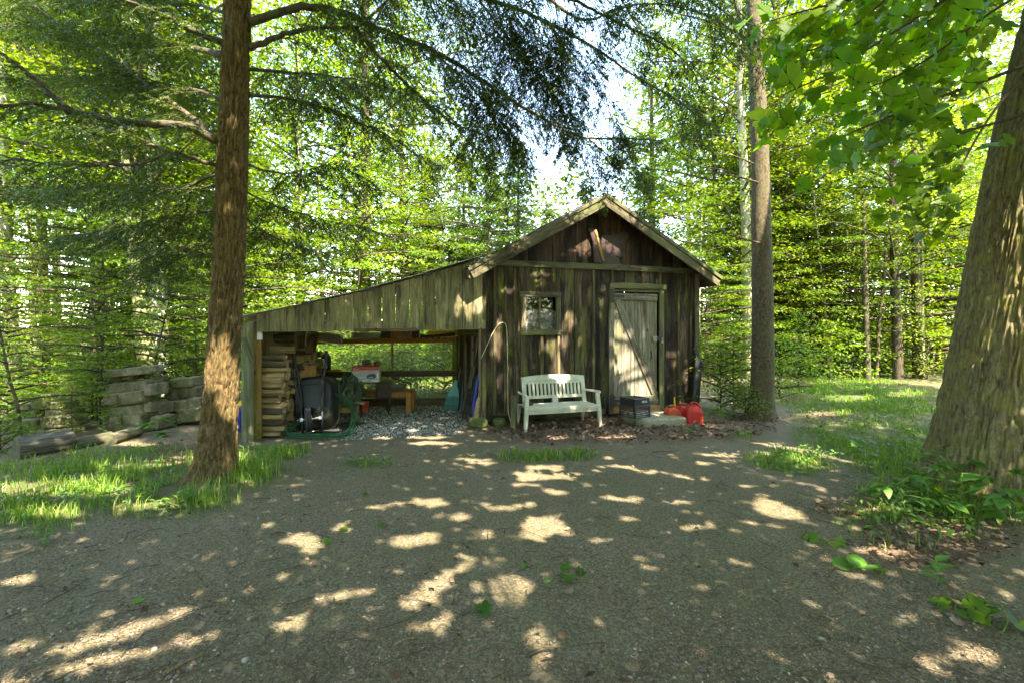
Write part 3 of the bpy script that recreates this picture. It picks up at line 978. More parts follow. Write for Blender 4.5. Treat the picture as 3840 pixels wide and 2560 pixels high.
# roof: two slabs, rake boards with a drip strip, soffit
OV, EAVE = 0.30, 0.26
for s in (-1, 1):
    ae = RIDGE + s * (W / 2 + EAVE)
    ze = 3.80 - (W / 2 + EAVE) * SLOPE
    n = np.array([s * SLOPE, 0, 1.0]) / math.hypot(SLOPE, 1)
    nn = U * n[0] + Z * n[2]
    r0 = [S(RIDGE, -OV, 3.80), S(ae, -OV, ze), S(ae, DEEP + 0.2, ze), S(RIDGE, DEEP + 0.2, 3.80)]
    r = [[q + nn * 0.0 for q in r0], [q + nn * 0.05 for q in r0]]
    r[1][0] = r[1][0] * 1.0; r[0][0] = r[0][0]
    mk("roof_slab", loft(r), M_['roofing'], shed)
    r2 = [q + nn * 0.053 - V * 0.03 * (1 if i < 2 else 0) for i, q in enumerate(r0)]
    mk("roofing_sheet", loft([r2, [q + nn * 0.018 for q in r2]]), M_['roofing'], shed)
    # rake board
    zd = S(ae, -OV, ze) - S(RIDGE, -OV, 3.80)
    ln = np.linalg.norm(zd)
    wb = 0.185
    p0 = S(RIDGE + s * 0.002, -OV - 0.004, 3.80) + nn * (0.045 - wb / 2)
    e = SLOPE * wb / 2
    xd = np.cross(V, zd / ln)
    cc = (-e, e) if xd @ Z > 0 else (e, -e)
    cc = tuple(-q for q in cc)
    plank("rake_board", p0, zd, xd, wb, ln + 0.02, 0.03, M_['trim'], shed, c0=cc, seg=5)
    p1 = S(RIDGE + s * 0.002, -OV - 0.036, 3.80) + nn * (0.045 - 0.025)
    e2 = SLOPE * 0.05 / 2
    c2 = (-e2, e2) if xd @ Z > 0 else (e2, -e2)
    plank("rake_strip", p1, zd, xd, 0.05, ln + 0.03, 0.016, M_['trim'], shed, c0=tuple(-q for q in c2), seg=4)
    # soffit strip and fascia along the eave
    bar("eave_board", S(ae, -OV, ze - 0.05), S(ae, DEEP + 0.2, ze - 0.05), 0.15, 0.025, M_['trim'], shed, out=s * U)

# ---- window: frame of four boards, two panes, mullion, frosted sheet inside
win = mk("window", box(win_a[0] - 0.0, win_a[1], 0.05, 0.06, win_z[0] - 0.02, win_z[0] - 0.005), M_['wall'], shed,
         M=frame(C0, x=U, y=V, z=Z))
fw = 0.085
wm = (win_a[0] + win_a[1]) / 2
for nm, q0, q1 in (("window_frame", (win_a[0] - fw, win_z[1] + 0.02), (win_a[1] + fw, win_z[1] + 0.02)), ("window_frame", (win_a[0] - fw, win_z[0] - 0.03), (win_a[1] + fw, win_z[0] - 0.03)),
                   ("window_frame", (win_a[0] - 0.03, win_z[0] + 0.015), (win_a[0] - 0.03, win_z[1] - 0.025)), ("window_frame", (win_a[1] + 0.03, win_z[0] + 0.015), (win_a[1] + 0.03, win_z[1] - 0.025))):
    bar(nm, S(q0[0], -0.026, q0[1]), S(q1[0], -0.026, q1[1]), fw, 0.035, M_['trim'], win)
for s0, s1 in ((win_a[0], wm - 0.012), (wm + 0.012, win_a[1])):
    mk("pane", box(s0, s1, 0.022, 0.026, win_z[0], win_z[1]), M_['glass'], win, M=frame(C0, x=U, y=V, z=Z))
mk("mullion", box(wm - 0.011, wm + 0.011, 0.004, 0.03, win_z[0], win_z[1]), M_['inner'], win, M=frame(C0, x=U, y=V, z=Z))
zz = np.linspace(win_z[0] - 0.02, win_z[0] + 0.35, 6)
fr = [[S(a, 0.045 + 0.006 * math.sin(a * 40 + k), z + (0.02 * math.sin(a * 23) if k == 5 else 0)) for a in np.linspace(win_a[0] - 0.02, win_a[1] + 0.02, 14)] for k, z in enumerate(zz)]
mk("frosted_sheet", loft(fr, closed=False, cap=False), M_['frost'], win, smooth=True)

# ---- door
D0, D1 = A(1408), A(1508)
door = mk("door", box(D0, D1, 0.012, 0.03, door_z[0] + 0.02, door_z[1] - 0.04), M_['door'], shed, M=frame(C0, x=U, y=V, z=Z))
dx = np.array([0, 0.19, 0.385, 0.475, 0.56, 0.76, 1.0]) * (D1 - D0) + D0
for i in range(6):
    plank("door_plank", S((dx[i] + dx[i + 1]) / 2, 0.011, door_z[0] + random.uniform(0, 0.012)), Z, U, dx[i + 1] - dx[i] - 0.004, door_z[1] - door_z[0] - 0.05, 0.024, M_['door'], door, jit=0.0015)
bar("ledge", S(D0 + 0.0, -0.013, 2.135), S(D1 - 0.005, -0.013, 2.125), 0.115, 0.026, M_['door'], door)
bar("ledge", S(D0 + 0.02, -0.013, 0.30), S(D1 + 0.005, -0.013, 0.275), 0.15, 0.026, M_['door'], door)
bar("brace", S(D0 + 0.075, -0.013, 2.07), S(D1 - 0.045, -0.013, 0.36), 0.125, 0.026, M_['door'], door)
nl = MB()
FS = frame(C0, x=U, y=V, z=Z)
bd = (np.array([D1 - 0.045, 0.36]) - np.array([D0 + 0.075, 2.07]))
for k in range(14):
    q = np.array([D0 + 0.075, 2.07]) + bd * (k + 0.4) / 14 + np.array([random.choice((-0.03, 0.03)), 0])
    nl.add(lathe([(0.007, 0), (0.005, 0.004)], 6, (q[0], -0.0395, q[1]), (0, -1, 0)))
for k in range(7):
    for zz_ in (2.13, 0.29):
        nl.add(lathe([(0.008, 0), (0.006, 0.004)], 6, (D0 + 0.1 + k * 0.125, -0.0395, zz_ + random.uniform(-0.03, 0.03)), (0, -1, 0)))
nl.build("nail", M_['steel'], door, M=FS)
for zc in (2.14, 0.29):
    h = MB()
    h.add(box(D0 - 0.075, D0 - 0.02, -0.062, -0.055, zc - 0.12, zc + 0.12))
    h.add(box(D0 - 0.015, D0 + 0.2, -0.047, -0.04, zc - 0.022, zc + 0.022))
    h.add(lathe([(0.011, -0.1), (0.011, 0.1)], 8, (D0 - 0.018, -0.055, zc)))
    for q in ((-0.05, 0.09), (-0.05, -0.09)):
        h.add(lathe([(0.01, 0), (0.006, 0.006)], 7, (D0 + q[0], -0.062, zc + q[1]), (0, -1, 0)))
    h.build("hinge", M_['black_iron'], door, M=FS)
ha = A(1493)
mk("handle", tube(curve([(ha, -0.012, 1.00), (ha, -0.05, 1.03), (ha, -0.055, 1.08), (ha, -0.05, 1.13), (ha, -0.012, 1.16)], 12), 0.009, 8), M_['black_iron'], door, True, FS)
hb = MB()
hb.add(box(A(1496), A(1507), -0.05, -0.013, 1.33, 1.42))
hb.build("hasp_block", M_['door'], door, M=FS)
mk("hasp", box(A(1505), A(1517), -0.06, -0.05, 1.36, 1.41), M_['black_iron'], door, M=FS)
pl = mk("padlock", box(A(1514.5), A(1517.5), -0.085, -0.062, 1.30, 1.345, 0.004), M_['brass'], door, M=FS)
pa = (A(1514.5) + A(1517.5)) / 2
mk("shackle", tube(curve([(pa - 0.01, -0.073, 1.345), (pa - 0.01, -0.073, 1.375), (pa, -0.073, 1.39), (pa + 0.01, -0.073, 1.375), (pa + 0.01, -0.073, 1.345)], 10), 0.0032, 6), M_['steel'], pl, True, FS)
# door frame boards with mitred head
f0, f1 = D0 - 0.10, D1 + 0.13
e = 0.05
bar("door_frame", S(f0 + 0.05, -0.024, 0.06), S(f0 + 0.05, -0.024, 2.315), 0.10, 0.026, M_['door'], shed)
bar("door_frame", S(f1 - 0.05, -0.024, 0.06), S(f1 - 0.05, -0.024, 2.315), 0.10, 0.026, M_['trim'], shed)
bar("door_frame", S(f0 + 0.0, -0.051, 2.325), S(f1 + 0.03, -0.051, 2.325), 0.10, 0.024, M_['trim'], shed)
bar("door_stop", S(f0 + 0.1, -0.022, 2.245), S(f1 - 0.1, -0.022, 2.24), 0.045, 0.02, M_['trim'], shed)
bar("sill_board", S(D0 - 0.02, -0.03, 0.125), S(D1 + 0.03, -0.03, 0.125), 0.1, 0.03, M_['orange_wood'], shed)

# ------------------------------------------------------------------ the lean-to (part of the shed)
FL, FR = G(560, 1010), S(0, 0, 0)
FL = S(-3.44, 0, 0)
BL, BR = P(722, HY, 9.75) * np.array([1, 1, 0]), P(1050, HY, 9.92) * np.array([1, 1, 0])
def lean_top(a):
    """roof underside over the front line of the lean-to"""
    t = (a + 3.5) / 3.5
    return 1.74 + 0.97 * t - 0.06 * math.sin(math.pi * t)
# sloping fascia of upright boards
fx = [590, 620, 645, 679, 713, 747, 779, 812, 832, 845, 877, 908, 940, 969, 999, 1027, 1060, 1085, 1118]
for i in range(len(fx) - 1):
    a0, a1 = A(fx[i]), A(fx[i + 1])
    if i == len(fx) - 2:
        a1 = 0.03
    zb = 1.525 + 0.012 * (a0 + 3.4) + random.uniform(-0.004, 0.004)
    t0, t1 = lean_top(a0) - zb, lean_top(a1) - zb
    lm = (t0 + t1) / 2
    plank("fascia_board", S((a0 + a1) / 2, -0.035 - 0.002 * (i % 2), zb), Z, U, a1 - a0 - random.uniform(0.004, 0.010), lm, 0.022, M_['fascia'], shed, c1=(t0 - lm, t1 - lm), jit=0.002)
nl = MB()
for i in range(len(fx) - 1):
    a0, a1 = A(fx[i]), A(fx[i + 1])
    for f_ in (0.25, 0.75):
        a = a0 + (a1 - a0) * f_
        for z in (1.60, lean_top(a) - 0.10):
            nl.add(lathe([(0.007, 0), (0.005, 0.003)], 6, (a, -0.0595, z), (0, -1, 0)))
nl.build("nail", M_['black_iron'], shed, M=FS)
bar("fascia_strip", S(A(815), -0.062, 1.545), S(A(957), -0.062, 1.55), 0.05, 0.02, M_['rail'], shed)
bar("header_beam", S(-3.4, 0.01, 1.60), S(-0.05, 0.01, 1.62), 0.14, 0.035, M_['inner'], shed)
# sheets of the lean-to roof, seen along their edge
for k in range(4):
    a0, a1 = -3.62 + k * 0.885, -3.62 + (k + 1) * 0.885 + 0.03
    up = 0.012 * k
    q = [S(a0, -0.12, lean_top(a0) + 0.006 + up), S(a1, -0.12, lean_top(a1) + 0.006 + up)]
    bk = V * 2.95
    r0 = [q[0], q[1], q[1] + bk, q[0] + bk]
    mk("roof_sheet", loft([r0, [w_ + Z * 0.009 for w_ in r0]]), M_['tin'], shed)
for k in range(6):
    b = 0.15 + k * 0.5
    bar("rafter", S(-3.45, b, lean_top(-3.45) - 0.06), S(-0.02, b, lean_top(-0.02) - 0.06), 0.09, 0.04, M_['inner'], shed)
for a in (-2.64, -1.76, -0.9):
    mk("roof_clip", box(a - 0.09, a + 0.05, -0.13, -0.10, -0.02, 0.02), M_['black_iron'], shed, M=frame(S(0, 0, lean_top(a)), x=U, y=V, z=Z))
# posts
g0 = Gg(569, 1011)
mk("post", tube([g0 - Z * 0.05, g0 + Z * 0.5, g0 + Z * 1.1, g0 + Z * 1.68], [0.082, 0.078, 0.076, 0.08], 14), M_['post'], shed, 'auto')
g1 = Gg(590.5, 1005)
plank("post", g1 + V * 0.05, Z, U, 0.105, 1.62, 0.105, M_['yellow_wood'], shed, label="yellowed square post of the lean-to")
bar("post_brace", P(560, 775, 6.74), P(582, 830, 6.78), 0.07, 0.04, M_['post'], shed)
mk("post_block", box(-0.03, 0.03, -0.04, 0.04, 0, 0.15), M_['white'], shed, M=frame(P(597, 780, 6.95), x=U, y=V, z=Z))
# left wall of the lean-to
LW0, LW1 = S(-3.38, 0.08, 0), BL
ld = (LW1 - LW0) / np.linalg.norm(LW1 - LW0)
ll_ = np.linalg.norm(LW1 - LW0)
lo_ = np.cross(ld, Z)
nb = 14
for k in range(nb):
    plank("lean_to_plank", LW0 + ld * (k + 0.5) * ll_ / nb + Z * 0.05, Z, ld, ll_ / nb - 0.006, 1.62, 0.02, M_['inner'], shed)
bar("top_plate", LW0 + Z * 1.56 + lo_ * 0.03, LW1 + Z * 1.46 + lo_ * 0.03, 0.11, 0.04, M_['inner'], shed, out=lo_)
plank("post", BL + np.array([0.0, -0.05, 0.0]), Z, np.array([1.0, 0, 0]), 0.10, 1.75, 0.09, M_['rail'], shed)
# back wall: rails and ribbed clear panels
bd_ = (BR - BL) / np.linalg.norm(BR - BL)
bl_ = np.linalg.norm(BR - BL)
bo = np.cross(bd_, Z)
def BW(t, out, z):
    return BL + bd_ * t + bo * out + Z * z
bar("shelf_beam", BW(0.1, 0.02, 1.30), BW(bl_ - 0.02, 0.02, 1.33), 0.10, 0.13, M_['orange_wood'], shed, out=bo)
bar("mid_rail", BW(0, 0.01, 0.635), BW(bl_, 0.01, 0.655), 0.12, 0.05, M_['rail'], shed, out=bo)
bar("bottom_rail", BW(0, 0.0, 0.06), BW(bl_, 0.0, 0.07), 0.17, 0.05, M_['rail'], shed, out=bo)
mb = MB()
for k in range(9):
    px = 910 + k * 14
    q = P(px, 778, 9.68)
    mb.add(box(-0.03, 0.03, -0.02, 0.02, -0.005, 0.035), 0, frame(q, x=bd_, z=Z))
mb.build("shelf_cleat", M_['rail'], shed)
def ribbed(t0, t1, z0, z1, nm="clear_panel"):
    n = int((t1 - t0) / 0.012)
    rows = []
    for k in range(n + 1):
        t = t0 + (t1 - t0) * k / n
        rows.append((t, 0.006 * math.cos(k * 2 * math.pi / 6)))
    v = [BW(t, -0.012 + o, z0) for t, o in rows] + [BW(t, -0.012 + o, z1) for t, o in rows]
    m = len(rows)
    mk(nm, (v, [(i, i + 1, i + 1 + m, i + m) for i in range(m - 1)]), M_['panel'], shed, True)
cuts = [0.05, 0.78, 1.52, 2.22, bl_]
for k in range(4):
    ribbed(cuts[k], cuts[k + 1] + 0.03, 0.70, 1.78)
    ribbed(cuts[k], cuts[k + 1] + 0.03, 0.10, 0.60)
for t in (1.55, ):
    plank("panel_stud", BW(t, -0.03, 0.1), Z, bd_, 0.035, 1.6, 0.02, M_['inner'], shed)
# ------------------------------------------------------------------ firewood stack under the lean-to
def split_log(ln, w, h, seed, kind):
    """a log along x: round, half or wedge; bark below, split faces above"""
    r = random.Random(seed)
    if kind == 'round':
        an = [2 * math.pi * k / 10 for k in range(10)]
        prof = [(math.cos(q) * w / 2 * r.uniform(0.92, 1.06), h / 2 + math.sin(q) * h / 2 * r.uniform(0.92, 1.06)) for q in an]
        bark_n = set(range(10))
    elif kind == 'half':
        an = [math.pi + math.pi * k / 6 for k in range(7)]
        prof = [(math.cos(q) * w / 2 * r.uniform(0.95, 1.05), h * 0.85 + math.sin(q) * h * 0.85) for q in an]
        prof += [(w * 0.3, h * r.uniform(0.88, 1.05)), (-w * 0.2, h * r.uniform(0.88, 1.05))]
        bark_n = set(range(6))
    else:
        prof = [(-w / 2, h * r.uniform(0.1, 0.4)), (-w * 0.2, 0), (w * 0.25, 0.01), (w / 2, h * r.uniform(0.2, 0.5)), (w * 0.32, h * r.uniform(0.75, 1.0)), (w * r.uniform(-0.2, 0.1), h), (-w * 0.38, h * r.uniform(0.65, 0.9))]
        bark_n = {0, 1} if r.random() < 0.5 else {2}
    n = len(prof)
    rings = []
    for k in range(4):
        x = -ln / 2 + ln * k / 3
        s, dy, dz = r.uniform(0.9, 1.06), r.uniform(-0.008, 0.008), r.uniform(-0.006, 0.006)
        rings.append([(x + (r.uniform(-0.012, 0.012) if k in (0, 3) else 0), y * s + dy, z * s + dz * (z > 0.01)) for y, z in prof])
    v, f = loft(rings)
    mi = []
    for q in range(3):
        mi += [1 if j in bark_n else 0 for j in range(n)]
    mi += [0, 0]
    me = bpy.data.meshes.new("firewood_log")
    me.from_pydata(v.tolist(), [], f)
    me.materials.append(M_['log_face']); me.materials.append(M_['log_bark'])
    me.polygons.foreach_set("material_index", np.array(mi, np.int32))
    me.update()
    return me

LOGM = [split_log(0.40, 0.15, 0.11, k, ('wedge', 'half', 'wedge', 'wedge', 'half', 'wedge', 'wedge', 'round')[k % 8]) for k in range(16)]
ORD = "first second third fourth fifth sixth seventh eighth ninth tenth eleventh twelfth thirteenth fourteenth fifteenth sixteenth".split()
wood_x = np.array([ld[0], ld[1], 0.0])
log_n = 0
def place_log(p, ax, hs, ws, roll, me, label, tilt=0.0):
    global log_n
    o = link("firewood_log", me, None, label, "firewood log", "split logs of the woodpile")
    M = frame(p, x=ax + np.array([0, 0, tilt]), z=Z)
    R = rotm('X', roll)
    o.matrix_world = Matrix((M @ R @ np.diag([1, ws, hs, 1])).tolist())
    log_n += 1
front_heights = [0.085, 0.085, 0.105, 0.08, 0.115, 0.06, 0.09, 0.055, 0.07, 0.11, 0.09, 0.07, 0.075, 0.105, 0.085]
look = {2: "smooth dark split log", 4: "thick pale split log", 6: "yellowish split log", 9: "bright yellow thick split log", 11: "dark bark covered log", 13: "green tinged split log", 14: "bark topped split log"}
base = Gg(624, 1000)
z = base[2]
xa = np.array([1.0, 0.1, 0]) / np.linalg.norm([1, 0.1, 0])
for k, h in enumerate(front_heights):
    p = base + np.array([random.uniform(-0.07, 0.04), random.uniform(-0.02, 0.02), 0]); p[2] = z
    me = LOGM[[0, 3, 1, 2, 4, 5, 6, 9, 10, 0, 11, 13, 3, 1, 12][k]]
    place_log(p, xa, h / 0.104, random.uniform(0.85, 1.15), random.uniform(-13, 13), me,
              f"{look.get(k, 'split log')}, {ORD[k]} from the bottom in the front column of the woodpile", random.uniform(-0.03, 0.03))
    z += h * 0.93
front_top = z
for c in range(1, 11):
    off = ld * (0.17 * c)
    zt = [1.16, 1.02, 0.92, 0.9, 0.95, 1.0, 1.08, 1.1, 1.14, 1.12, 1.1][c] + random.uniform(-0.04, 0.04)
    z = ghs(*(base + off)[:2]) + random.uniform(0, 0.04)
    while z < zt:
        h = random.uniform(0.07, 0.12)
        p = base + off + np.array([random.uniform(-0.05, 0.04) + 0.02 * (c > 1) , random.uniform(-0.02, 0.02), 0]); p[2] = z
        place_log(p, xa, h / 0.104, random.uniform(0.9, 1.15), random.choice((0, 0, 90, 20, -20, 40)) + random.uniform(-8, 8), random.choice(LOGM),
                  "split log showing its cut end in the woodpile behind the front column", random.uniform(-0.04, 0.04))
        z += h * 0.9
# the loose pieces on top
for (px, py, d, ln, hs, roll, ax, lab, mi) in (
        (648, 803, 7.25, 1, 0.95, -12, (0.95, 0.1, -0.10), "pale split log lying crooked on top of the woodpile's front column", 6),
        (649, 800 - 20, 7.75, 1, 1.6, 0, (0.95, 0.25, -0.08), "thick round brown log lying highest on the woodpile", 7),
        (673, 806, 8.2, 1, 0.8, 15, (0.7, 0.5, 0.0), "short log end leaning behind the round log on the woodpile", 4),
        (684, 812, 8.6, 1, 1.0, 60, (0.5, 0.3, -0.5), "slanting split log leaning at the rear end of the woodpile", 2)):
    q = P(px, py, d)
    o = link("firewood_log", LOGM[mi], None, lab, "firewood log", "split logs of the woodpile")
    o.matrix_world = Matrix((frame(q - Z * 0.05, x=np.array(ax), z=Z) @ rotm('X', roll) @ np.diag([0.9, hs, hs, 1])).tolist())

# ------------------------------------------------------------------ wheelbarrow standing on its nose, underside towards us
wb0 = np.array([*G(722, 998)[:2], 0.0]); wb0[2] = ghs(*wb0[:2]) + 0.01
wb = thing("wheelbarrow", "black wheelbarrow standing on its nose with handles up against the woodpile", "wheelbarrow", wb0)
# local axes: x right, y away from us, z up the barrow (leaning back and rolled a little to the left)
WM = frame(wb0 + np.array([-0.07, 0.10, 0]), x=(1, 0.12, 0.10), z=(-0.14, 0.24, 1.0))
def ring2(w, h, r, cx, cz, y, n=5, taper=0.0):
    q = rrect(w, h, r, n)
    return [(cx + x * (1 - taper * (z / h)), y, cz + z) for x, z in q]
tr = MB()
tr.add(loft([ring2(0.70, 0.84, 0.20, 0.0, 0.47, 0.27, taper=-0.1), ring2(0.73, 0.87, 0.21, 0.0, 0.47, 0.265, taper=-0.1), ring2(0.73, 0.87, 0.21, 0.0, 0.47, 0.25, taper=-0.1), ring2(0.69, 0.83, 0.2, 0.0, 0.47, 0.24, taper=-0.1),
             ring2(0.62, 0.74, 0.18, 0.01, 0.49, 0.12, taper=-0.05), ring2(0.56, 0.66, 0.16, 0.02, 0.51, 0.03), ring2(0.50, 0.60, 0.14, 0.02, 0.52, 0.0), ring2(0.2, 0.3, 0.06, 0.02, 0.52, -0.004)]))
tr.add(box(-0.2, 0.24, -0.012, 0.0, 0.735, 0.75, 0.004))
tr.build("tray", M_['black_poly'], wb, 'auto', WM)
for s in (-1, 1):
    x0, x1 = 0.02 + s * 0.135, 0.02 + s * 0.235
    hnd = mk("handle", tube([(x0, -0.06, -0.04), (x0 + s * 0.012, -0.045, 0.3), (x0 + s * 0.03, -0.03, 0.6), (x0 + s * 0.06, -0.02, 0.9), (x1, -0.02, 1.08), (x1 + s * 0.01, -0.03, 1.2)], 0.019, 10), M_['black_handle'], wb, True, WM)
    mk("grip", tube([(x1 - s * 0.004, -0.02, 1.06), (x1 + s * 0.01, -0.03, 1.21), (x1 + s * 0.011, -0.031, 1.225)], [0.023, 0.024, 0.018], 10), M_['rubber'], hnd, True, WM)
    lg = tube(curve([(x0 + s * 0.05, -0.04, 0.78), (x0 + s * 0.07, -0.12, 0.84), (x0 + s * 0.06, -0.17, 0.74), (x0 + s * 0.03, -0.1, 0.5), (x0 + s * 0.01, -0.05, 0.3)], 18), 0.013, 8)
    mk("leg", lg, M_['black_handle'], wb, True, WM)
    br = MB()
    br.add(box(x0 - 0.022, x0 + 0.022, -0.125, -0.06, 0.185, 0.235, 0.004))
    br.add(lathe([(0.017, -0.045), (0.017, 0.045)], 8, (x0 - s * 0.03, -0.10, 0.21), (1, 0, 0)))
    br.build("axle_bracket", M_['steel'], wb, M=WM)
ww = thing("wheel", "", "", wb0); ww.parent = wb; ww.location = (0, 0, 0)
for k in ("label", "category"):
    if k in ww: del ww[k]
wc = np.array([-0.02, -0.10, 0.21])
RW = WM @ np.block([[rotm('Z', 14)[:3, :3], wc[:, None]], [np.zeros((1, 3)), np.ones((1, 1))]])
prof = [(0.10, -0.035), (0.135, -0.046), (0.165, -0.044), (0.18, -0.03), (0.184, -0.012), (0.180, -0.008), (0.186, -0.004), (0.186, 0.004), (0.180, 0.008), (0.184, 0.012), (0.18, 0.03), (0.165, 0.044), (0.135, 0.046), (0.10, 0.035)]
mk("tyre", lathe(prof, 28, (0, 0, 0), (1, 0, 0)), M_['rubber'], ww, 'auto', RW)
mk("rim", lathe([(0.03, -0.05), (0.09, -0.036), (0.09, 0.036), (0.03, 0.05)], 18, (0, 0, 0), (1, 0, 0)), M_['steel'], ww, True, RW)
mk("axle", lathe([(0.009, -0.16), (0.009, 0.16)], 8, (0, 0, 0), (1, 0, 0)), M_['steel'], ww, True, RW)

# ------------------------------------------------------------------ garden hose coiled round the barrow's foot
hc = wb0 + np.array([0.13, -0.02, 0])
loops = MB()
pts = []
for k in range(5):
    for q in np.linspace(0, 2 * math.pi, 40, endpoint=False):
        e = 0.06 * math.sin(q * 2 + k) * 0.3
        rx, rz = 0.46 + 0.03 * k - 0.05 * (k % 2), 0.30 - 0.025 * k
        x = rx * math.cos(q)
        s = math.sin(q)
        zz_ = 0.02 + 0.022 * (k % 3) + (rz * 2.1) * max(0, (0.35 + s) / 1.35) ** 1.3 * (0.9 if x > -0.25 else 0.5)
        yy = -0.18 + 0.62 * max(0, (0.25 + s) / 1.25) + 0.012 * k
        if s < 0.25:
            yy = -0.18 - 0.10 * (-s) + 0.03 * k
        pts.append(hc + np.array([x + e, yy, zz_]))
pts = np.array(pts)
ker = np.ones(7) / 7
pts = np.stack([np.convolve(np.pad(pts[:, i], 3, mode='edge'), ker, 'valid') for i in range(3)], -1)
ho = mk("garden_hose", tube(pts, 0.0098, 7), M_['hose'], None, True, label="green garden hose coiled around the foot of the black wheelbarrow", cat="garden hose")

# rubber mat on the gravel
m0, m1 = G(742, 1003), G(838, 972)
dv = (m1 - m0); dv[2] = 0
pv = np.array([-dv[1], dv[0], 0]) / np.linalg.norm(dv)
rows = []
for k in range(9):
    t = k / 8
    q = m0 + dv * t
    q[2] = ghs(q[0], q[1]) + 0.02 + 0.012 * math.sin(t * 9)
    rows.append([q - pv * 0.03, q + pv * 0.34, q + pv * 0.34 - Z * 0.01, q - pv * 0.03 - Z * 0.01])
mk("rubber_mat", loft(rows), M_['rubber'], None, label="dark curled rubber mat lying on the gravel beside the hose", cat="mat")

# ------------------------------------------------------------------ goods at the back of the lean-to
# orange plywood board behind the barrow
q = P(704, 862, 7.8)
o = mk("plywood_board", box(-0.14, 0.15, 0, 0.018, -0.3, 0.06, 0.003), M_['plywood'], None, M=frame(q + Z * 0.1, x=(1, 0.1, 0.03), z=(-0.06, 0.2, 1)), label="orange plywood board leaning behind the black wheelbarrow", cat="plywood board")
# little shelf with jugs
sh0 = P(736, 850, 9.35)
mk("shelf_board", box(-0.34, 0.36, -0.14, 0.14, -0.03, 0.0, 0.004), M_['orange_wood'], None, M=frame(sh0, x=(1, 0.05, 0.03), z=Z), label="small wooden shelf board under the jugs in the back corner", cat="shelf")
def jug(p, s, rz, label, cap):
    t = thing("jug", label, "jug", p, "jugs on the small corner shelf")
    M = frame(p, x=(math.cos(rz), math.sin(rz), 0), z=Z) @ np.diag([s, s, s, 1])
    b = MB()
    b.add(loft([[(x, y, z) for x, y in rrect(w, dd, r, 3)] for w, dd, r, z in ((0.14, 0.1, 0.02, 0), (0.15, 0.11, 0.025, 0.01), (0.15, 0.11, 0.025, 0.2), (0.12, 0.09, 0.03, 0.25), (0.05, 0.05, 0.02, 0.28), (0.045, 0.045, 0.02, 0.3))]))
    b.build("bottle", M_['black_print'], t, 'auto', M)
    mk("label", box(-0.055, 0.055, -0.0575, -0.0555, 0.03, 0.19), M_['white'], t, M=M)
    mk("cap", lathe([(0.028, 0.295), (0.028, 0.32), (0.02, 0.325)], 10), cap, t, True, M)
    mk("handle", tube(curve([(-0.03, 0, 0.27), (-0.08, 0, 0.27), (-0.09, 0, 0.2), (-0.07, 0, 0.15)], 10), 0.012, 6), M_['card_red'], t, True, M)
jug(sh0 + np.array([-0.13, 0, 0.004]), 1.05, 0.1, "dark jug with a white label and red handle, nearer the woodpile of the two", M_['card_red'])
jug(sh0 + np.array([0.10, 0.02, 0.012]), 1.12, -0.2, "dark jug with a white label, farther from the woodpile of the two", M_['card_red'])
# things hung in the corner
def hoop(px, py, d, w, h, r, mat, name, label, cat, tw=0.0):
    c = P(px, py, d)
    p = []
    for q in np.linspace(0, 2 * math.pi, 30):
        p.append(c + np.array([w * math.sin(q), tw * math.cos(q), h * math.cos(q) * (1 if math.cos(q) > 0 else 1.25)]))
    return mk(name, tube(p, r, 8), mat, None, True, label=label, cat=cat)
hoop(714, 793, 9.1, 0.085, 0.19, 0.026, M_['brown_leather'], "rubber_loop", "brown rubber loop hanging in the back corner of the lean-to next to the bag", "rubber loop", 0.1)
hoop(694, 790, 8.9, 0.04, 0.2, 0.02, M_['brown_leather'], "strap", "dark brown strap hanging on the wall between woodpile and cloth bag", "strap", 0.05)
bc = P(702, 820, 8.75)
bag = thing("cloth_bag", "grey green cloth bag tied up and hanging from a hook above the woodpile", "bag", bc)
mk("sack", lathe([(0.004, 0.21), (0.03, 0.2), (0.022, 0.17), (0.05, 0.12), (0.085, 0.0), (0.105, -0.11), (0.10, -0.19), (0.06, -0.26), (0.01, -0.28)], 12, bc), M_['bag'], bag, True)
mk("hook", tube(curve([bc + Z * 0.19, bc + Z * 0.34, bc + Z * 0.44 + U * 0.02, bc + Z * 0.44 + U * 0.05], 10), 0.012, 6), M_['white'], bag, True)
# plastic-wrapped bundle on the beam
b0 = P(752, 778, 9.45)
bun = thing("wrapped_bundle", "pinkish folded bundle wrapped in crumpled clear plastic on the shelf beam", "bundle", b0)
mk("cloth", stone(0.50, 0.3, 0.15, 5, 6, 0.16, 3.5), M_['pinkish'], bun, True, frame(b0 - Z * 0.05, x=(1, 0, -0.05), z=Z))
v, f = stone(0.58, 0.34, 0.20, 8, 9, 0.2, 3.0)
v[:, 2] -= 0.09 * np.clip((v[:, 0]) / 0.29, 0, 1) * (fbm(v * 9, 3, 2))
mk("plastic_wrap", (v, f), M_['film'], bun, 'auto', frame(b0 - Z * 0.09, x=(1, 0, -0.04), z=Z))
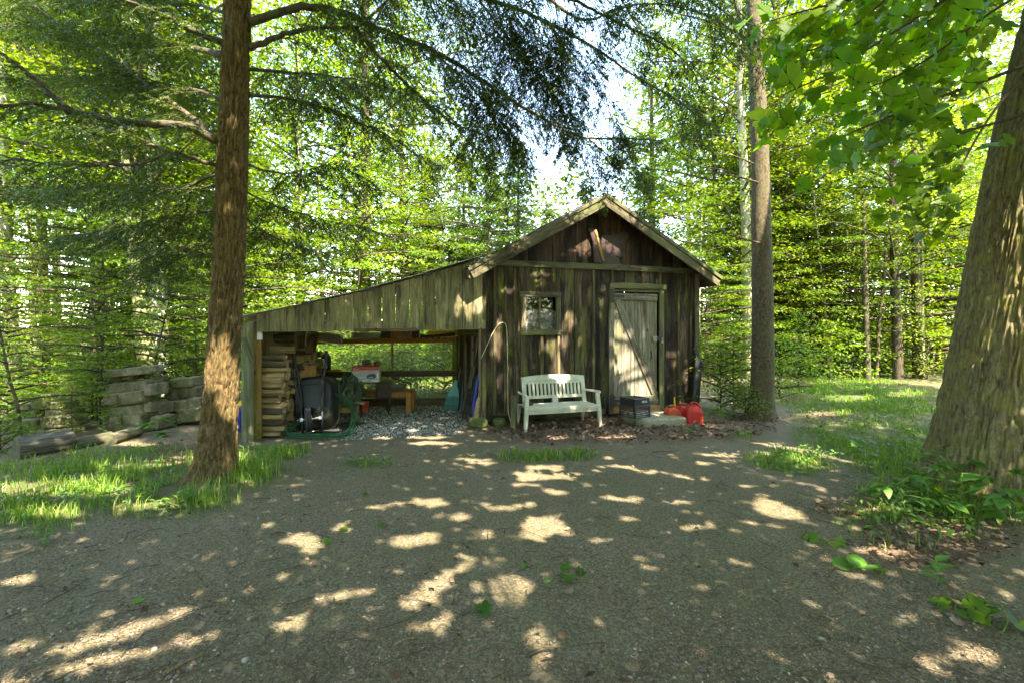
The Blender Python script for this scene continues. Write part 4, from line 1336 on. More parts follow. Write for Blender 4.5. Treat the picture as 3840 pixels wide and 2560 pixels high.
# along the shelf beam
def on_beam(px, d=9.62):
    p = P(px, 776, d)
    t = (p[0] - BL[0]) / (BR[0] - BL[0])
    p[2] = 1.352 + 0.03 * t
    return p
p = on_beam(843)
for k in range(5):
    mk("grey_strip", box(-0.28 + random.uniform(-0.02, 0.02), 0.27 + random.uniform(-0.03, 0.03), -0.08, 0.08, 0, 0.021, 0.003), M_['slate'], None, M=frame(p + Z * (0.024 * k), x=bd_ + np.array([0, random.uniform(-0.04, 0.04), 0]), z=Z),
       label=f"long grey strip, {ORD[k]} from the bottom of the stack on the shelf beam", cat="strip", group="grey strips stacked on the shelf beam")
p = on_beam(888)
mk("wooden_bracket", prism([(-0.17, 0), (0.17, 0), (0.15, 0.06), (0.11, 0.10), (0.10, 0.17), (-0.12, 0.17), (-0.12, 0.08)], 0.04), M_['cabinet'], None, M=frame(p, x=bd_, z=Z), label="dark brown shaped wooden bracket on the beam beside the grey strips", cat="bracket")
p = on_beam(918)
rb = thing("radio_box", "orange wooden box with woven lattice front standing on the shelf beam", "wooden box", p)
FM = frame(p, x=bd_, z=Z)
mk("case", box(-0.17, -0.01, -0.06, 0.14, 0, 0.20, 0.004), M_['orange_wood'], rb, M=FM)
mk("back_panel", box(0.0, 0.24, -0.03, 0.14, 0, 0.17, 0.004), M_['cabinet'], rb, M=FM)
lt = MB()
for k in range(11):
    lt.add(tube([(0.005 + k * 0.0225, -0.035, 0.012), (min(0.235, 0.02 + k * 0.0225 + 0.05), -0.035, 0.14)], 0.004, 4, up=(0, 1, 0)))
    lt.add(tube([(0.235 - k * 0.0225, -0.04, 0.012), (max(0.005, 0.22 - k * 0.0225 - 0.05), -0.04, 0.14)], 0.004, 4, up=(0, 1, 0)))
lt.add(box(-0.005, 0.24, -0.048, -0.03, 0.0, 0.014)).add(box(-0.005, 0.24, -0.048, -0.03, 0.14, 0.155))
lt.build("lattice", M_['straw'], rb, M=FM)
p = on_beam(955)
mk("dark_block", box(-0.07, 0.07, -0.05, 0.1, 0, 0.16, 0.006), M_['cabinet'], None, M=frame(p, x=bd_, z=Z), label="dark wooden block on the shelf beam between lattice box and wrapped rod", cat="wooden block")
p0, p1 = on_beam(966), on_beam(1046)
mk("wrapped_rod", tube([p0 + Z * 0.035, p0 * 0.8 + p1 * 0.2 + Z * 0.03, p0 * 0.5 + p1 * 0.5 + Z * 0.04, p0 * 0.15 + p1 * 0.85 + Z * 0.06, p1 + Z * 0.065], [0.032, 0.028, 0.027, 0.034, 0.03], 9), M_['hide'], None, True, label="brown leather wrapped rod lying along the shelf beam", cat="rod")
p = on_beam(1030, 9.72)
mk("yellow_board", box(-0.42, 0.3, 0, 0.02, 0, 0.13, 0.003), M_['yellow'], None, M=frame(p + Z * 0.012, x=bd_ + Z * 0.03, z=Z), label="long yellow board behind the wrapped rod on the shelf beam", cat="board")

# ------------------------------------------------------------------ dressing table, printer carton, tarp, bench
tb0 = np.array([*P(838, HY, 8.75)[:2], 0.0]); tb0[2] = ghs(*tb0[:2])
tab = thing("dressing_table", "dark wooden dressing table with curved legs under the printer carton", "dressing table", tb0)
TM = frame(tb0, x=(1, 0.35, 0), z=Z)
mk("tabletop", box(-0.46, 0.46, -0.22, 0.24, 0.60, 0.622, 0.006), M_['cabinet'], tab, M=TM)
for s in (-1, 1):
    d = mk("drawer", box(s * 0.32 - 0.12, s * 0.32 + 0.12, -0.2, 0.22, 0.33, 0.597, 0.004), M_['cabinet'], tab, M=TM)
    for k in (0, 1):
        mk("drawer_front", box(s * 0.32 - 0.105, s * 0.32 + 0.105, -0.214, -0.202, 0.345 + 0.125 * k, 0.455 + 0.125 * k, 0.004), M_['cabinet'], d, M=TM)
    mk("apron", box(s * 0.32 - 0.13, s * 0.32 + 0.13, -0.21, 0.23, 0.305, 0.328, 0.004), M_['cabinet'], tab, M=TM)
    for sy in (-1, 1):
        x, y = s * 0.41, 0.01 + sy * 0.19
        mk("leg", tube(curve([(x, y, 0.32), (x + s * 0.022, y + sy * 0.02, 0.25), (x + s * 0.005, y, 0.12), (x - s * 0.004, y, 0.04), (x + s * 0.02, y + sy * 0.012, 0.0)], 14), np.interp(np.linspace(0, 1, 14), [0, 0.2, 0.75, 0.92, 1], [0.034, 0.03, 0.014, 0.013, 0.02]), 8), M_['cabinet'], tab, True, TM)
# printer carton
bx0 = P(842, 874, 8.62)
bx0[2] = tb0[2] + 0.626
cart = thing("printer_carton", "grey printer carton with red top band standing on the dark dressing table", "carton", bx0)
BM = frame(bx0, x=(1, 0.16, 0), z=Z)
cw, cd, chh = 0.465, 0.30, 0.265
mk("carton_body", box(-cw / 2, cw / 2, -cd / 2, cd / 2, 0, chh), [M_['card_grey']], cart, M=BM)
mk("carton_side", box(cw / 2 + 0.0005, cw / 2 + 0.0022, -cd / 2 + 0.001, cd / 2, 0.001, chh - 0.03), M_['card_green'], cart, M=BM)
mk("side_band", box(cw / 2 + 0.0005, cw / 2 + 0.0024, -cd / 2 + 0.001, cd / 2, chh - 0.029, chh), M_['yellow'], cart, M=BM)
mk("top_band", box(-cw / 2 - 0.001, cw / 2 + 0.0005, -cd / 2 - 0.002, -cd / 2 - 0.0002, chh - 0.055, chh), M_['card_red'], cart, M=BM)
mk("flap", box(-cw / 2, cw / 2, -cd / 2, cd / 2, chh + 0.0005, chh + 0.004), M_['card_top'], cart, M=BM @ rotm('Y', 0))
for k in range(3):
    mk("picture_square", box(-cw / 2 + 0.025 + k * 0.05, -cw / 2 + 0.063 + k * 0.05, -cd / 2 - 0.0018, -cd / 2 - 0.0004, 0.155, 0.19), M_['tan_print'], cart, M=BM)
pr = [(0.03, 0.075), (0.02, 0.10), (0.035, 0.125), (0.07, 0.145), (0.15, 0.15), (0.175, 0.13), (0.18, 0.09), (0.16, 0.07), (0.11, 0.062)]
mk("printer_picture", prism(pr, 0.0014), M_['black_print'], cart, M=BM @ rotm('X', 0, (0, -cd / 2 - 0.0016, 0)))
mk("picture_gleam", prism([(0.05, 0.085), (0.12, 0.075), (0.14, 0.09), (0.07, 0.1)], 0.0006), M_['card_grey'], cart, M=BM @ rotm('X', 0, (0, -cd / 2 - 0.0024, 0)))
for k in range(2, 5):
    mk("print_mark", box(0.03 + k * 0.04, 0.055 + k * 0.04, -cd / 2 - 0.0016, -cd / 2 - 0.0004, 0.015, 0.035), M_['white'], cart, M=BM)
for k in range(3):
    mk("print_mark", box(0.198, 0.218, -cd / 2 - 0.0016, -cd / 2 - 0.0004, 0.075 + k * 0.03, 0.095 + k * 0.03), M_['white'], cart, M=BM)
for zz_ in (0.08, 0.09):
    mk("print_line", box(-cw / 2 + 0.03, 0.0, -cd / 2 - 0.0016, -cd / 2 - 0.0004, zz_, zz_ + 0.0025), M_['white'], cart, M=BM)
RX = rotm('X', 90)
text("Canon", 0.034, BM @ rotm('X', 0, (-cw / 2 + 0.028, -cd / 2 - 0.003, chh - 0.041)) @ RX, M_['white'], cart)
text("MX410", 0.042, BM @ rotm('X', 0, (-0.075, -cd / 2 - 0.0012, 0.018)) @ RX, M_['white'], cart)
# scraps of wood on the carton
p = bx0 + Z * (chh + 0.006)
for k, (x, y, s, lab) in enumerate(((-0.04, -0.02, 0.14, "broken brown wood scrap, larger of the two on the printer carton"), (0.14, 0.0, 0.10, "small brown wood scrap on the printer carton's near corner"))):
    mk("wood_scrap", stone(s * 1.2, s * 0.8, s * 0.7, 20 + k, 3, 0.28, 3.0), M_['rust'], None, 'auto', frame(p + np.array([x + 0.05, y, 0.012]), x=(1, 0.3, 0), z=Z), label=lab, cat="wood scrap")
mk("thin_board", box(-0.16, 0.22, -0.05, 0.05, 0, 0.009), M_['rail'], None, M=frame(p, x=(1, 0.2, 0), z=Z), label="thin brown board under the wood scraps on the printer carton", cat="board")
# work bench
wk0 = np.array([*P(905, HY, 9.15)[:2], 0.0]); wk0[2] = ghs(*wk0[:2])
wk = thing("low_bench", "low orange wooden bench beside the clear back wall", "bench", wk0)
KM = frame(wk0, x=(1, -0.03, 0), z=Z)
mk("benchtop", box(-0.85, 0.36, -0.2, 0.2, 0.37, 0.405, 0.005), M_['orange_wood'], wk, M=KM)
mk("apron", prism([(-0.85, 0.30), (-0.3, 0.29), (-0.1, 0.31), (0.1, 0.295), (0.27, 0.31), (0.27, 0.368), (-0.85, 0.368)], 0.025), M_['orange_wood'], wk, M=KM @ rotm('X', 0, (0, -0.19, 0)))
for x in (-0.8, 0.28):
    for y in (-0.19, 0.1):
        mk("leg", box(x - 0.005, x + 0.085, y, y + 0.085, 0.0, 0.368, 0.006), M_['orange_wood'], wk, M=KM)
sg = thing("window_screen", "grey wooden framed tray lying on the low orange bench", "wooden tray", wk0 + Z * 0.41)
SM2 = KM @ rotm('Z', 4, (-0.02, 0.0, 0.409))
mk("side", box(-0.28, 0.2, -0.16, -0.14, 0, 0.085, 0.003), M_['grey_log'], sg, M=SM2)
mk("side", box(-0.28, 0.2, 0.14, 0.16, 0, 0.085, 0.003), M_['grey_log'], sg, M=SM2)
mk("end", box(0.2005, 0.22, -0.16, 0.16, 0, 0.085, 0.003), M_['grey_log'], sg, M=SM2)
mk("tray_floor", box(-0.27, 0.2, -0.139, 0.139, 0.06, 0.068), M_['slate'], sg, M=SM2)
sg.name = "wooden_tray"
p0, p1 = P(872, 854, 9.35), P(944, 882, 9.2)
mk("wood_strip", tube([p0, p1], 0.018, 4), M_['rail'], None, label="thin wood strip slanting over the tray on the low bench", cat="wood strip")
# tarp heap on a wooden chest
ch0 = np.array([*P(790, HY, 8.3)[:2], 0.0]); ch0[2] = ghs(*ch0[:2])
cst = thing("wooden_crate", "brown slatted wooden crate standing under the tarp heap", "wooden crate", ch0)
CM = frame(ch0, x=(1, 0.12, 0), z=Z)
for k in range(3):
    mk("slat", box(-0.28, 0.28, -0.2, -0.183, 0.16 + 0.095 * k, 0.245 + 0.095 * k, 0.003), M_['yellow_wood'], cst, M=CM)
for x in (-0.27, 0.24):
    for y in (-0.18, 0.16):
        mk("leg", box(x, x + 0.03, y, y + 0.03, 0, 0.44, 0.003), M_['cabinet'], cst, M=CM)
mk("lid", box(-0.29, 0.29, -0.19, 0.2, 0.445, 0.46), M_['yellow_wood'], cst, M=CM)
def crumple(n, w, d, h, seed, ridge=1.0):
    """a heap of folded sheet: grid with deep creases, hanging at the edge"""
    gx_ = np.linspace(-1, 1, n)
    X, Y = np.meshgrid(gx_, gx_)
    x, y = X.ravel(), Y.ravel()
    r = np.maximum(np.abs(x), np.abs(y))
    q = np.stack([x * 1.7, y * 1.7, np.full_like(x, seed)], -1)
    cre = np.abs(fbm(q * 1.6, seed, 3) - 0.5) * 2
    z = h * np.clip(1 - (np.hypot(x, y) / 1.15) ** 2.2, -0.6, 1) + h * 0.8 * (cre - 0.3) * ridge
    z = z - 0.10 * np.clip(r - 0.8, 0, 1) * 5 * h
    xx = x * w / 2 * (1 + 0.25 * (fbm(q + 5, seed + 1, 2) - 0.5))
    yy = y * d / 2 * (1 + 0.25 * (fbm(q + 9, seed + 2, 2) - 0.5))
    i = (np.arange(n - 1)[:, None] * n + np.arange(n - 1)[None, :]).ravel()
    f = [(int(k), int(k + 1), int(k + n + 1), int(k + n)) for k in i]
    return np.stack([xx, yy, z], -1), f
p = P(808, 905, 8.2)
mk("tarp", crumple(34, 0.52, 0.5, 0.27, 3, 1.3), M_['tarp_green'], None, 'auto', frame(np.array([p[0] - 0.07, p[1], ch0[2] + 0.50]), x=(1, 0.1, -0.25), z=(0.22, -0.5, 1)), label="crumpled dark green tarp heaped in front of the printer carton", cat="tarp")
mk("tarp", crumple(34, 0.40, 0.4, 0.22, 6, 1.6), M_['tarp_grey'], None, 'auto', frame(np.array([p[0] - 0.24, p[1] - 0.02, ch0[2] + 0.50]), x=(1, 0.1, 0.1), z=(-0.1, -0.5, 1)), label="crumpled silver tarp bunched between wheelbarrow and green tarp", cat="tarp")
v, f = crumple(16, 0.2, 0.05, 0.03, 9, 1.5)
mk("plastic_sheet", (v, f), M_['film'], None, 'auto', frame(P(824, 924, 8.05), x=(1, 0, -0.1), z=(0, -1, 0.15)), label="torn clear plastic sheet hanging below the green tarp", cat="plastic sheet")
p = Gg(826, 952)
mk("red_crate", box(-0.07, 0.07, -0.06, 0.06, 0, 0.2, 0.01), M_['red_orange'], None, M=frame(p + np.array([0, 0.3, 0]), x=(1, 0.1, 0), z=Z), label="small red plastic box on the gravel between the table legs", cat="plastic box")

# blue bin outside the left post
bb = np.array([*G(545, 991)[:2], 0.0]); bb[2] = ghs(*bb[:2])
bin_ = thing("recycling_bin", "blue plastic recycling bin half hidden between tree trunk and lean-to post", "recycling bin", bb)
BB = frame(bb + np.array([-0.02, 0.22, 0]), x=(1, 0.2, 0), z=Z)
mk("bin_body", loft([[(x, y, z) for x, y in rrect(w, d, 0.04, 3)] for w, d, z in ((0.34, 0.3, 0), (0.36, 0.32, 0.02), (0.41, 0.36, 0.30), (0.44, 0.39, 0.305), (0.44, 0.39, 0.35), (0.40, 0.35, 0.35))]), M_['blue'], bin_, 'auto', BB)
for k in range(5):
    mk("rib", box(-0.17 + k * 0.08, -0.155 + k * 0.08, -0.185, -0.165, 0.03, 0.29), M_['blue'], bin_, M=BB)
mk("yellow_bag", stone(0.25, 0.22, 0.12, 33, 4, 0.15, 3), M_['yellow'], None, True, BB @ rotm('X', 0, (0.04, 0, 0.33)), label="yellow packaging lying on top of the blue bin", cat="packaging")

# ------------------------------------------------------------------ tools leaning in the right corner of the lean-to
rk_base, rk_apex, rk_top = P(1039, 940, 9.25), P(1047, 872, 9.38), P(1071, 770, 9.55)
rk_base[2] = ghs(*rk_base[:2]) + 0.02
rake = thing("leaf_rake", "teal plastic leaf rake standing on its fan head against the clear back wall", "leaf rake", rk_base)
ax = rk_apex - rk_base
wv = np.array([1.0, -0.05, 0.0])
fn = np.cross(wv, ax); fn /= np.linalg.norm(fn)
mk("head", loft([[rk_apex - wv * 0.015, rk_apex + wv * 0.015, rk_apex + wv * 0.015 + fn * 0.02, rk_apex - wv * 0.015 + fn * 0.02],
                 [rk_apex - ax * 0.45 - wv * 0.115, rk_apex - ax * 0.45 + wv * 0.085, rk_apex - ax * 0.45 + wv * 0.085 + fn * 0.008, rk_apex - ax * 0.45 - wv * 0.115 + fn * 0.008],
                 [rk_apex - ax * 0.55 - wv * 0.135, rk_apex - ax * 0.55 + wv * 0.10, rk_apex - ax * 0.55 + wv * 0.10 + fn * 0.008, rk_apex - ax * 0.55 - wv * 0.135 + fn * 0.008]]), M_['teal'], rake)
for k in range(19):
    t = k / 18
    q0 = rk_apex - ax * 0.55 + wv * (-0.132 + 0.228 * t)
    q1 = rk_base + wv * (-0.17 + 0.30 * t) - ax * (0.0 - 0.10 * (1 - abs(2 * t - 1)) * 0)
    mk("tine", tube([q0, q0 * 0.4 + q1 * 0.6, q1 - fn * 0.015], [0.005, 0.0045, 0.004], 4), M_['teal'], rake)
mk("cross_strip", tube([rk_base + ax * 0.22 - wv * 0.165, rk_base + ax * 0.19, rk_base + ax * 0.22 + wv * 0.125], 0.006, 5), M_['teal'], rake)
mk("pole", tube([rk_apex - ax * 0.2, rk_apex, rk_top], 0.013, 8), M_['black_handle'], rake, True)
def pole(px0, py0, d0, px1, py1, d1, r, mat, name, label, cat, n=8, r1=None):
    q0, q1 = P(px0, py0, d0), P(px1, py1, d1)
    if q0[2] < 0.1:
        q0[2] = ghs(q0[0], q0[1]) + 0.005
    return mk(name, tube([q0, q0 * 0.5 + q1 * 0.5, q1], [r, r, r1 or r], n), mat, None, True, label=label, cat=cat)
pole(1053, 938, 9.2, 1074, 768, 9.45, 0.016, M_['black_handle'], "long_pole", "thick black pole leaning behind the teal rake in the corner", "pole")
pole(1056, 935, 9.3, 1072, 800, 9.5, 0.036, M_['gray_pipe'], "plastic_pipe", "grey plastic pipe leaning in the corner, nearer the rake", "pipe", 12)
pole(1066, 936, 9.25, 1079, 822, 9.45, 0.038, M_['gray_pipe'], "plastic_pipe", "grey plastic pipe leaning in the corner, nearer the shed wall", "pipe", 12)
mk("pipe_stopper", lathe([(0.04, 0), (0.04, 0.05), (0.025, 0.06)], 10, P(1079.5, 822, 9.44), (0.1, 0.1, 1)), M_['red'], None, True, label="red stopper stuck on the top of the grey pipe", cat="stopper")
pole(1045, 900, 9.5, 1073, 790, 9.6, 0.012, M_['straw'], "wooden_stick", "thin brown stick leaning farthest back beside the rake", "stick")
q0, q1 = P(1074, 945, 8.85), P(1083, 852, 8.95)
q0[2] = ghs(*q0[:2])
bar("weathered_board", q0, q1, 0.085, 0.03, M_['grey_log'], None, out=(-0.5, -0.85, 0), label="weathered grey board leaning in the corner in front of the pipes").__setitem__("category", "board")
sb0 = S(-0.12, 0.75, 0)
fr = thing("metal_frame", "dark folded metal frame leaning on the shed's side wall inside the lean-to", "metal frame", S(-0.2, 0.62, 0.02))
for b in (0.2, 0.32, 0.46, 0.6):
    mk("upright", tube([S(-0.22, b, 0.02), S(-0.06, b, 0.80 - 0.06 * (b > 0.4))], 0.014, 6), M_['black_handle'], fr)
for t in (0.3, 0.6, 0.95):
    mk("crossbar", tube([S(-0.22 + 0.16 * t, 0.2, 0.02 + 0.76 * t), S(-0.22 + 0.16 * t, 0.6, 0.02 + 0.76 * t)], 0.012, 6), M_['black_handle'], fr)
bar("plywood_sheet", S(-0.14, 0.42, 0.55), S(-0.06, 0.42, 0.92), 0.24, 0.012, M_['grey_log'], None, out=-U, label="pale plywood offcut leaning above the dark metal frame").__setitem__("category", "plywood offcut")
um = thing("umbrella", "closed blue umbrella leaning against the shed's side wall", "umbrella", S(-0.28, 0.28, 0.05))
mk("canopy", tube([S(-0.15, 0.12, 0.12), S(-0.13, 0.12, 0.3), S(-0.08, 0.12, 0.66), S(-0.05, 0.12, 0.82)], [0.014, 0.024, 0.02, 0.01], 8), M_['blue'], um, 'auto')
mk("shaft", tube([S(-0.165, 0.12, 0.03), S(-0.04, 0.12, 0.9)], 0.006, 6), M_['steel'], um)
br = thing("broom", "tan straw broom standing bristles down beside the blue umbrella", "broom", S(-0.2, 0.06, 0.02))
rows = []
for t, w, d in ((0, 0.16, 0.05), (0.35, 0.13, 0.045), (0.8, 0.07, 0.04), (1.0, 0.03, 0.03)):
    c = S(-0.13 + 0.07 * t, 0.05, 0.02 + 0.42 * t)
    rows.append([c + V * (w * math.cos(q) / 2) * 1.3 + U * (d * math.sin(q)) for q in np.linspace(0, 2 * math.pi, 12, endpoint=False)])
mk("bristles", loft(rows), M_['straw'], br)
mk("broomstick", tube([S(-0.06, 0.05, 0.43), S(-0.03, 0.05, 0.75)], 0.012, 8), M_['white'], br, True)
pole(1103, 997, 7.9, 1110, 880, 8.05, 0.008, M_['white'], "white_stick", "thin white stick leaning beside the straw broom", "stick")
mk("yellow_tag", box(-0.03, 0.03, -0.01, 0.01, -0.06, 0.06, 0.008), M_['yellow'], None, M=frame(P(1096, 829, 8.4), x=(0.3, 1, 0), z=Z), label="small yellow tag hanging on the shed's side wall", cat="tag")
for k, (b, z0) in enumerate(((0.16, 1.42), (0.3, 1.44))):
    q = S(-0.06, b, z0)
    mk("rusty_saw" if k else "hand_scythe", tube(curve([q, q - Z * 0.2 + V * 0.05, q - Z * 0.38 + V * 0.16], 8), [0.012, 0.014, 0.016, 0.018, 0.018, 0.014, 0.01, 0.004], 5, flat=0.4), M_['rust'] if k else M_['steel'], None, True,
       label="rusty curved saw blade hanging high on the side wall" if k else "pale curved blade hanging by the shed's front corner", cat="saw" if k else "blade")

# ------------------------------------------------------------------ the bench
bn0 = G(1206.5, 990); bn1 = G(1379, 978)
bn0[2] = bn1[2] = 0.0
bz = min(ghs(*bn0[:2]), ghs(*bn1[:2]))
bn = thing("garden_bench", "white plastic garden bench with slatted back standing against the shed", "bench", bn0 + Z * bz)
NM = frame(bn0 + Z * bz, x=bn1 - bn0, z=Z)
BLN = np.linalg.norm(bn1 - bn0)
def xz(pts, y0, y1, name, par, bev=0.0):
    """a plate with the outline pts (x, z) that leans back from y0 at z = 0.36 to y1 at z = 0.8"""
    v, f = prism(pts, 0.032)
    v[:, 1] += y0 + (v[:, 2] - 0.36) / 0.44 * (y1 - y0)
    return mk(name, (v, f), M_['bench'], par, M=NM)
bx_0, bx_1 = 0.12, BLN - 0.03
def crest(x):
    t = (x - bx_0) / (bx_1 - bx_0)
    return 0.775 + 0.035 * math.sin(math.pi * min(max(t, 0), 1)) ** 0.8
cx_ = np.linspace(bx_0, bx_1, 13)
xz([(x, 0.665) for x in cx_] + [(x, crest(x)) for x in cx_[::-1]], 0.44, 0.54, "top_rail", bn)
gv = MB()
v, f = prism([(x, 0.706 + 0.012 * math.sin(math.pi * (x - bx_0) / (bx_1 - bx_0))) for x in cx_[1:-1]] + [(x, 0.700 + 0.012 * math.sin(math.pi * (x - bx_0) / (bx_1 - bx_0))) for x in cx_[1:-1][::-1]], 0.002)
v[:, 1] += 0.437 + (v[:, 2] - 0.36) / 0.44 * 0.10
mk("groove_line", (v, f), M_['green_plastic'], bn, M=NM)
for x0 in (bx_0, bx_1 - 0.07):
    xz([(x0, 0.34), (x0 + 0.07, 0.34), (x0 + 0.07, 0.664), (x0, 0.664)], 0.44, 0.54, "back_stile", bn)
xz([(bx_0 + 0.0705, 0.43), (bx_1 - 0.0705, 0.43), (bx_1 - 0.0705, 0.478), (bx_0 + 0.0705, 0.478)], 0.44, 0.54, "bottom_rail", bn)
xm = (bx_0 + bx_1) / 2
xz([(xm - 0.05, 0.352), (xm + 0.05, 0.352), (xm + 0.05, 0.4295), (xm - 0.05, 0.4295)], 0.44, 0.54, "centre_support", bn)
ns = 14
inn0, inn1 = bx_0 + 0.07, bx_1 - 0.07
pitch = (inn1 - inn0) / (ns + 0.55)
for k in range(ns):
    x0 = inn0 + pitch * (k + 0.62)
    xz([(x0, 0.4785), (x0 + pitch * 0.55, 0.4785), (x0 + pitch * 0.55, 0.6645), (x0, 0.6645)], 0.442, 0.542, "slat", bn)
seat = MB()
sx = np.linspace(0.035, BLN - 0.035, 15)
rows = []
for yy, zc in ((-0.012, 0.31), (-0.02, 0.345), (0.0, 0.358), (0.04, 0.362), (0.2, 0.35), (0.38, 0.345), (0.47, 0.352)):
    rows.append([(x, yy + 0.02 * math.sin(math.pi * x / BLN) * (-1 if yy < 0.1 else 0), zc + 0.004 * math.sin(9 * x)) for x in sx])
seat.add(loft(rows, closed=False, cap=False))
seat.add(loft([[(x, y, z - 0.02) for x, y, z in r] for r in rows], closed=False, cap=False))
seat.build("seat", M_['bench'], bn, 'auto', NM)
for k in range(5):
    mk("seat_slat", box(0.05, BLN - 0.05, 0.03 + k * 0.085, 0.095 + k * 0.085, 0.352, 0.366, 0.005), M_['bench'], bn, M=NM @ rotm('X', -0.8))
mk("apron", loft([[(x, -0.006 - 0.02 * math.sin(math.pi * x / BLN), z) for x in sx] for z in (0.262, 0.312)] , closed=False, cap=False), M_['bench'], bn, True, NM)
mk("apron_lip", loft([[(x, -0.016 - 0.02 * math.sin(math.pi * x / BLN), z) for x in sx] for z in (0.300, 0.316)], closed=False, cap=False), M_['bench'], bn, True, NM)
def sect(x, y, z, w, d):
    return [(x - w / 2, y - d / 2, z), (x + w / 2, y - d / 2, z), (x + w / 2, y + d / 2, z), (x - w / 2, y + d / 2, z)]
for s, xf in ((-1, 0.0), (1, BLN)):
    mk("leg", loft([sect(xf, 0.0, -0.01, 0.042, 0.05), sect(xf - s * 0.02, 0.01, 0.27, 0.058, 0.06), sect(xf - s * 0.035, 0.03, 0.5, 0.06, 0.05), sect(xf - s * 0.03, 0.05, 0.545, 0.055, 0.05)]), M_['bench'], bn, M=NM)
    mk("leg", loft([sect(xf - s * 0.05, 0.56, -0.01, 0.045, 0.05), sect(xf - s * 0.07, 0.48, 0.35, 0.055, 0.06)]), M_['bench'], bn, M=NM)
    xa_ = xf + s * 0.005
    arm = tube(curve([(xa_ - s * 0.035, 0.03, 0.53), (xa_ - s * 0.01, 0.05, 0.553), (xa_ + s * 0.0, 0.16, 0.555), (xa_ - s * 0.02, 0.32, 0.55), (xa_ - s * 0.075, 0.5, 0.545)], 14), np.interp(np.linspace(0, 1, 14), [0, 0.15, 0.45, 1], [0.03, 0.04, 0.036, 0.028]), 8, flat=0.42, up=(0, 0, 1))
    mk("armrest", arm, M_['bench'], bn, 'auto', NM)
# the hatchet-like brown thing on the seat
q = np.array(NM @ np.array([0.14, 0.22, 0.362, 1]))[:3]
hk = thing("brown_bird_box", "small brown wedge shaped wooden thing lying on the bench seat's near end", "wooden wedge", q)
mk("wedge", prism([(-0.06, 0), (0.06, 0), (0.075, 0.03), (0.0, 0.085), (-0.06, 0.05)], 0.09), M_['rail'], hk, M=frame(q, x=bn1 - bn0, z=Z))
mk("stick", tube([q + np.array([-0.05, 0, 0.05]), q + np.array([0.0, 0.06, 0.2])], 0.005, 5), M_['twig'], hk)
hk.name = "wooden_wedge"

# ------------------------------------------------------------------ along the front of the shed
g = Gg(1180, 985)
mk("stump_post", tube([g - Z * 0.05, g + Z * 0.2, g + Z * 0.38, g + Z * 0.53], [0.055, 0.052, 0.05, 0.05], 12), M_['grey_log'], None, 'auto', label="short mossy round post in the ground beside the bench", cat="post")
cp = [AZ(x, y) for x, y in ((1103, 822), (1118, 790), (1130, 765), (1143, 745), (1155, 741), (1161, 752), (1163, 800), (1164, 880), (1165, 940))]
mk("cable", tube(curve([S(a, -0.055, z) for a, z in cp] + [S(cp[-1][0] + 0.01, -0.2, 0.02)], 40), 0.006, 6), M_['cable'], None, True, label="pale cable looping from the lean-to corner down the shed front", cat="cable")
for k, (px, py, sx_, sy_, sz_, lab) in enumerate(((1099, 982, 0.30, 0.26, 0.17, "rounded mossy stone at the corner of shed and lean-to"), (1146, 978, 0.22, 0.2, 0.13, "mossy stone against the shed's skirt board"),
                                               (1163, 970, 0.2, 0.16, 0.10, "small mossy stone behind the short round post"), (1190, 962, 0.12, 0.12, 0.12, "upright grey stone between short post and bench leg"))):
    g = Gg(px, py)
    mk("mossy_stone", stone(sx_, sy_, sz_, 50 + k, 5, 0.12, 3.0), M_['moss_stone'], None, True, frame(g + np.array([0, 0.08, -0.02]), x=(1, 0.2 * k, 0), z=Z), label=lab, cat="stone", group="stones at the foot of the shed")
# step stone in front of the door
sp = Gg(1498, 970)
sp = S(2.78, -0.60, -0.03)
mk("step_stone", stone(0.84, 0.84, 0.155, 71, 8, 0.045, 10), M_['step'], None, True, frame(sp, x=U, z=Z), label="worn flat step stone in front of the shed door", cat="step stone")
# milk crate
cr0 = P(1460, 972, 7.9); cr0[2] = 0.132
crate = thing("milk_crate", "black plastic milk crate upside down on the step stone", "milk crate", cr0)
cs, chh2 = 0.33, 0.31
CM2 = frame(cr0 + np.array([0.0, 0.06, 0]), x=(math.cos(math.radians(32)), math.sin(math.radians(32)), 0), z=Z)
h = cs / 2
bnd = MB().add(box(-h, h, -h, -h + 0.012, 0.19, chh2)).add(box(-h, h, h - 0.012, h, 0.19, chh2)).add(box(-h, -h + 0.012, -h + 0.0125, h - 0.0125, 0.19, chh2)).add(box(h - 0.012, h, -h + 0.0125, h - 0.0125, 0.19, chh2))
bnd.build("band", M_['crate'], crate, M=CM2)
rb_ = MB()
for z0 in (0.0, 0.03, 0.06, 0.10, 0.182, chh2 - 0.012):
    o_ = 0.006 if z0 > 0.09 else 0.002
    rb_.add(tube([(-h - o_, -h - o_, z0 + 0.006), (h + o_, -h - o_, z0 + 0.006), (h + o_, h + o_, z0 + 0.006), (-h - o_, h + o_, z0 + 0.006), (-h - o_, -h - o_, z0 + 0.006)], 0.007, 4))
rb_.build("rim_rib", M_['crate'], crate, M=CM2)
lat = MB()
for k in range(11):
    u0 = -h + cs * k / 10
    for sg_ in (-1, 1):
        u1 = min(h, max(-h, u0 + sg_ * 0.075))
        for (p, q) in (((u0, -h + 0.003, 0.10), (u1, -h + 0.003, 0.19)), ((u0, h - 0.003, 0.10), (u1, h - 0.003, 0.19)), ((-h + 0.003, u0, 0.10), (-h + 0.003, u1, 0.19)), ((h - 0.003, u0, 0.10), (h - 0.003, u1, 0.19))):
            lat.add(tube([p, q], 0.0045, 4))
lat.build("side_lattice", M_['crate'], crate, M=CM2)
lat = MB()
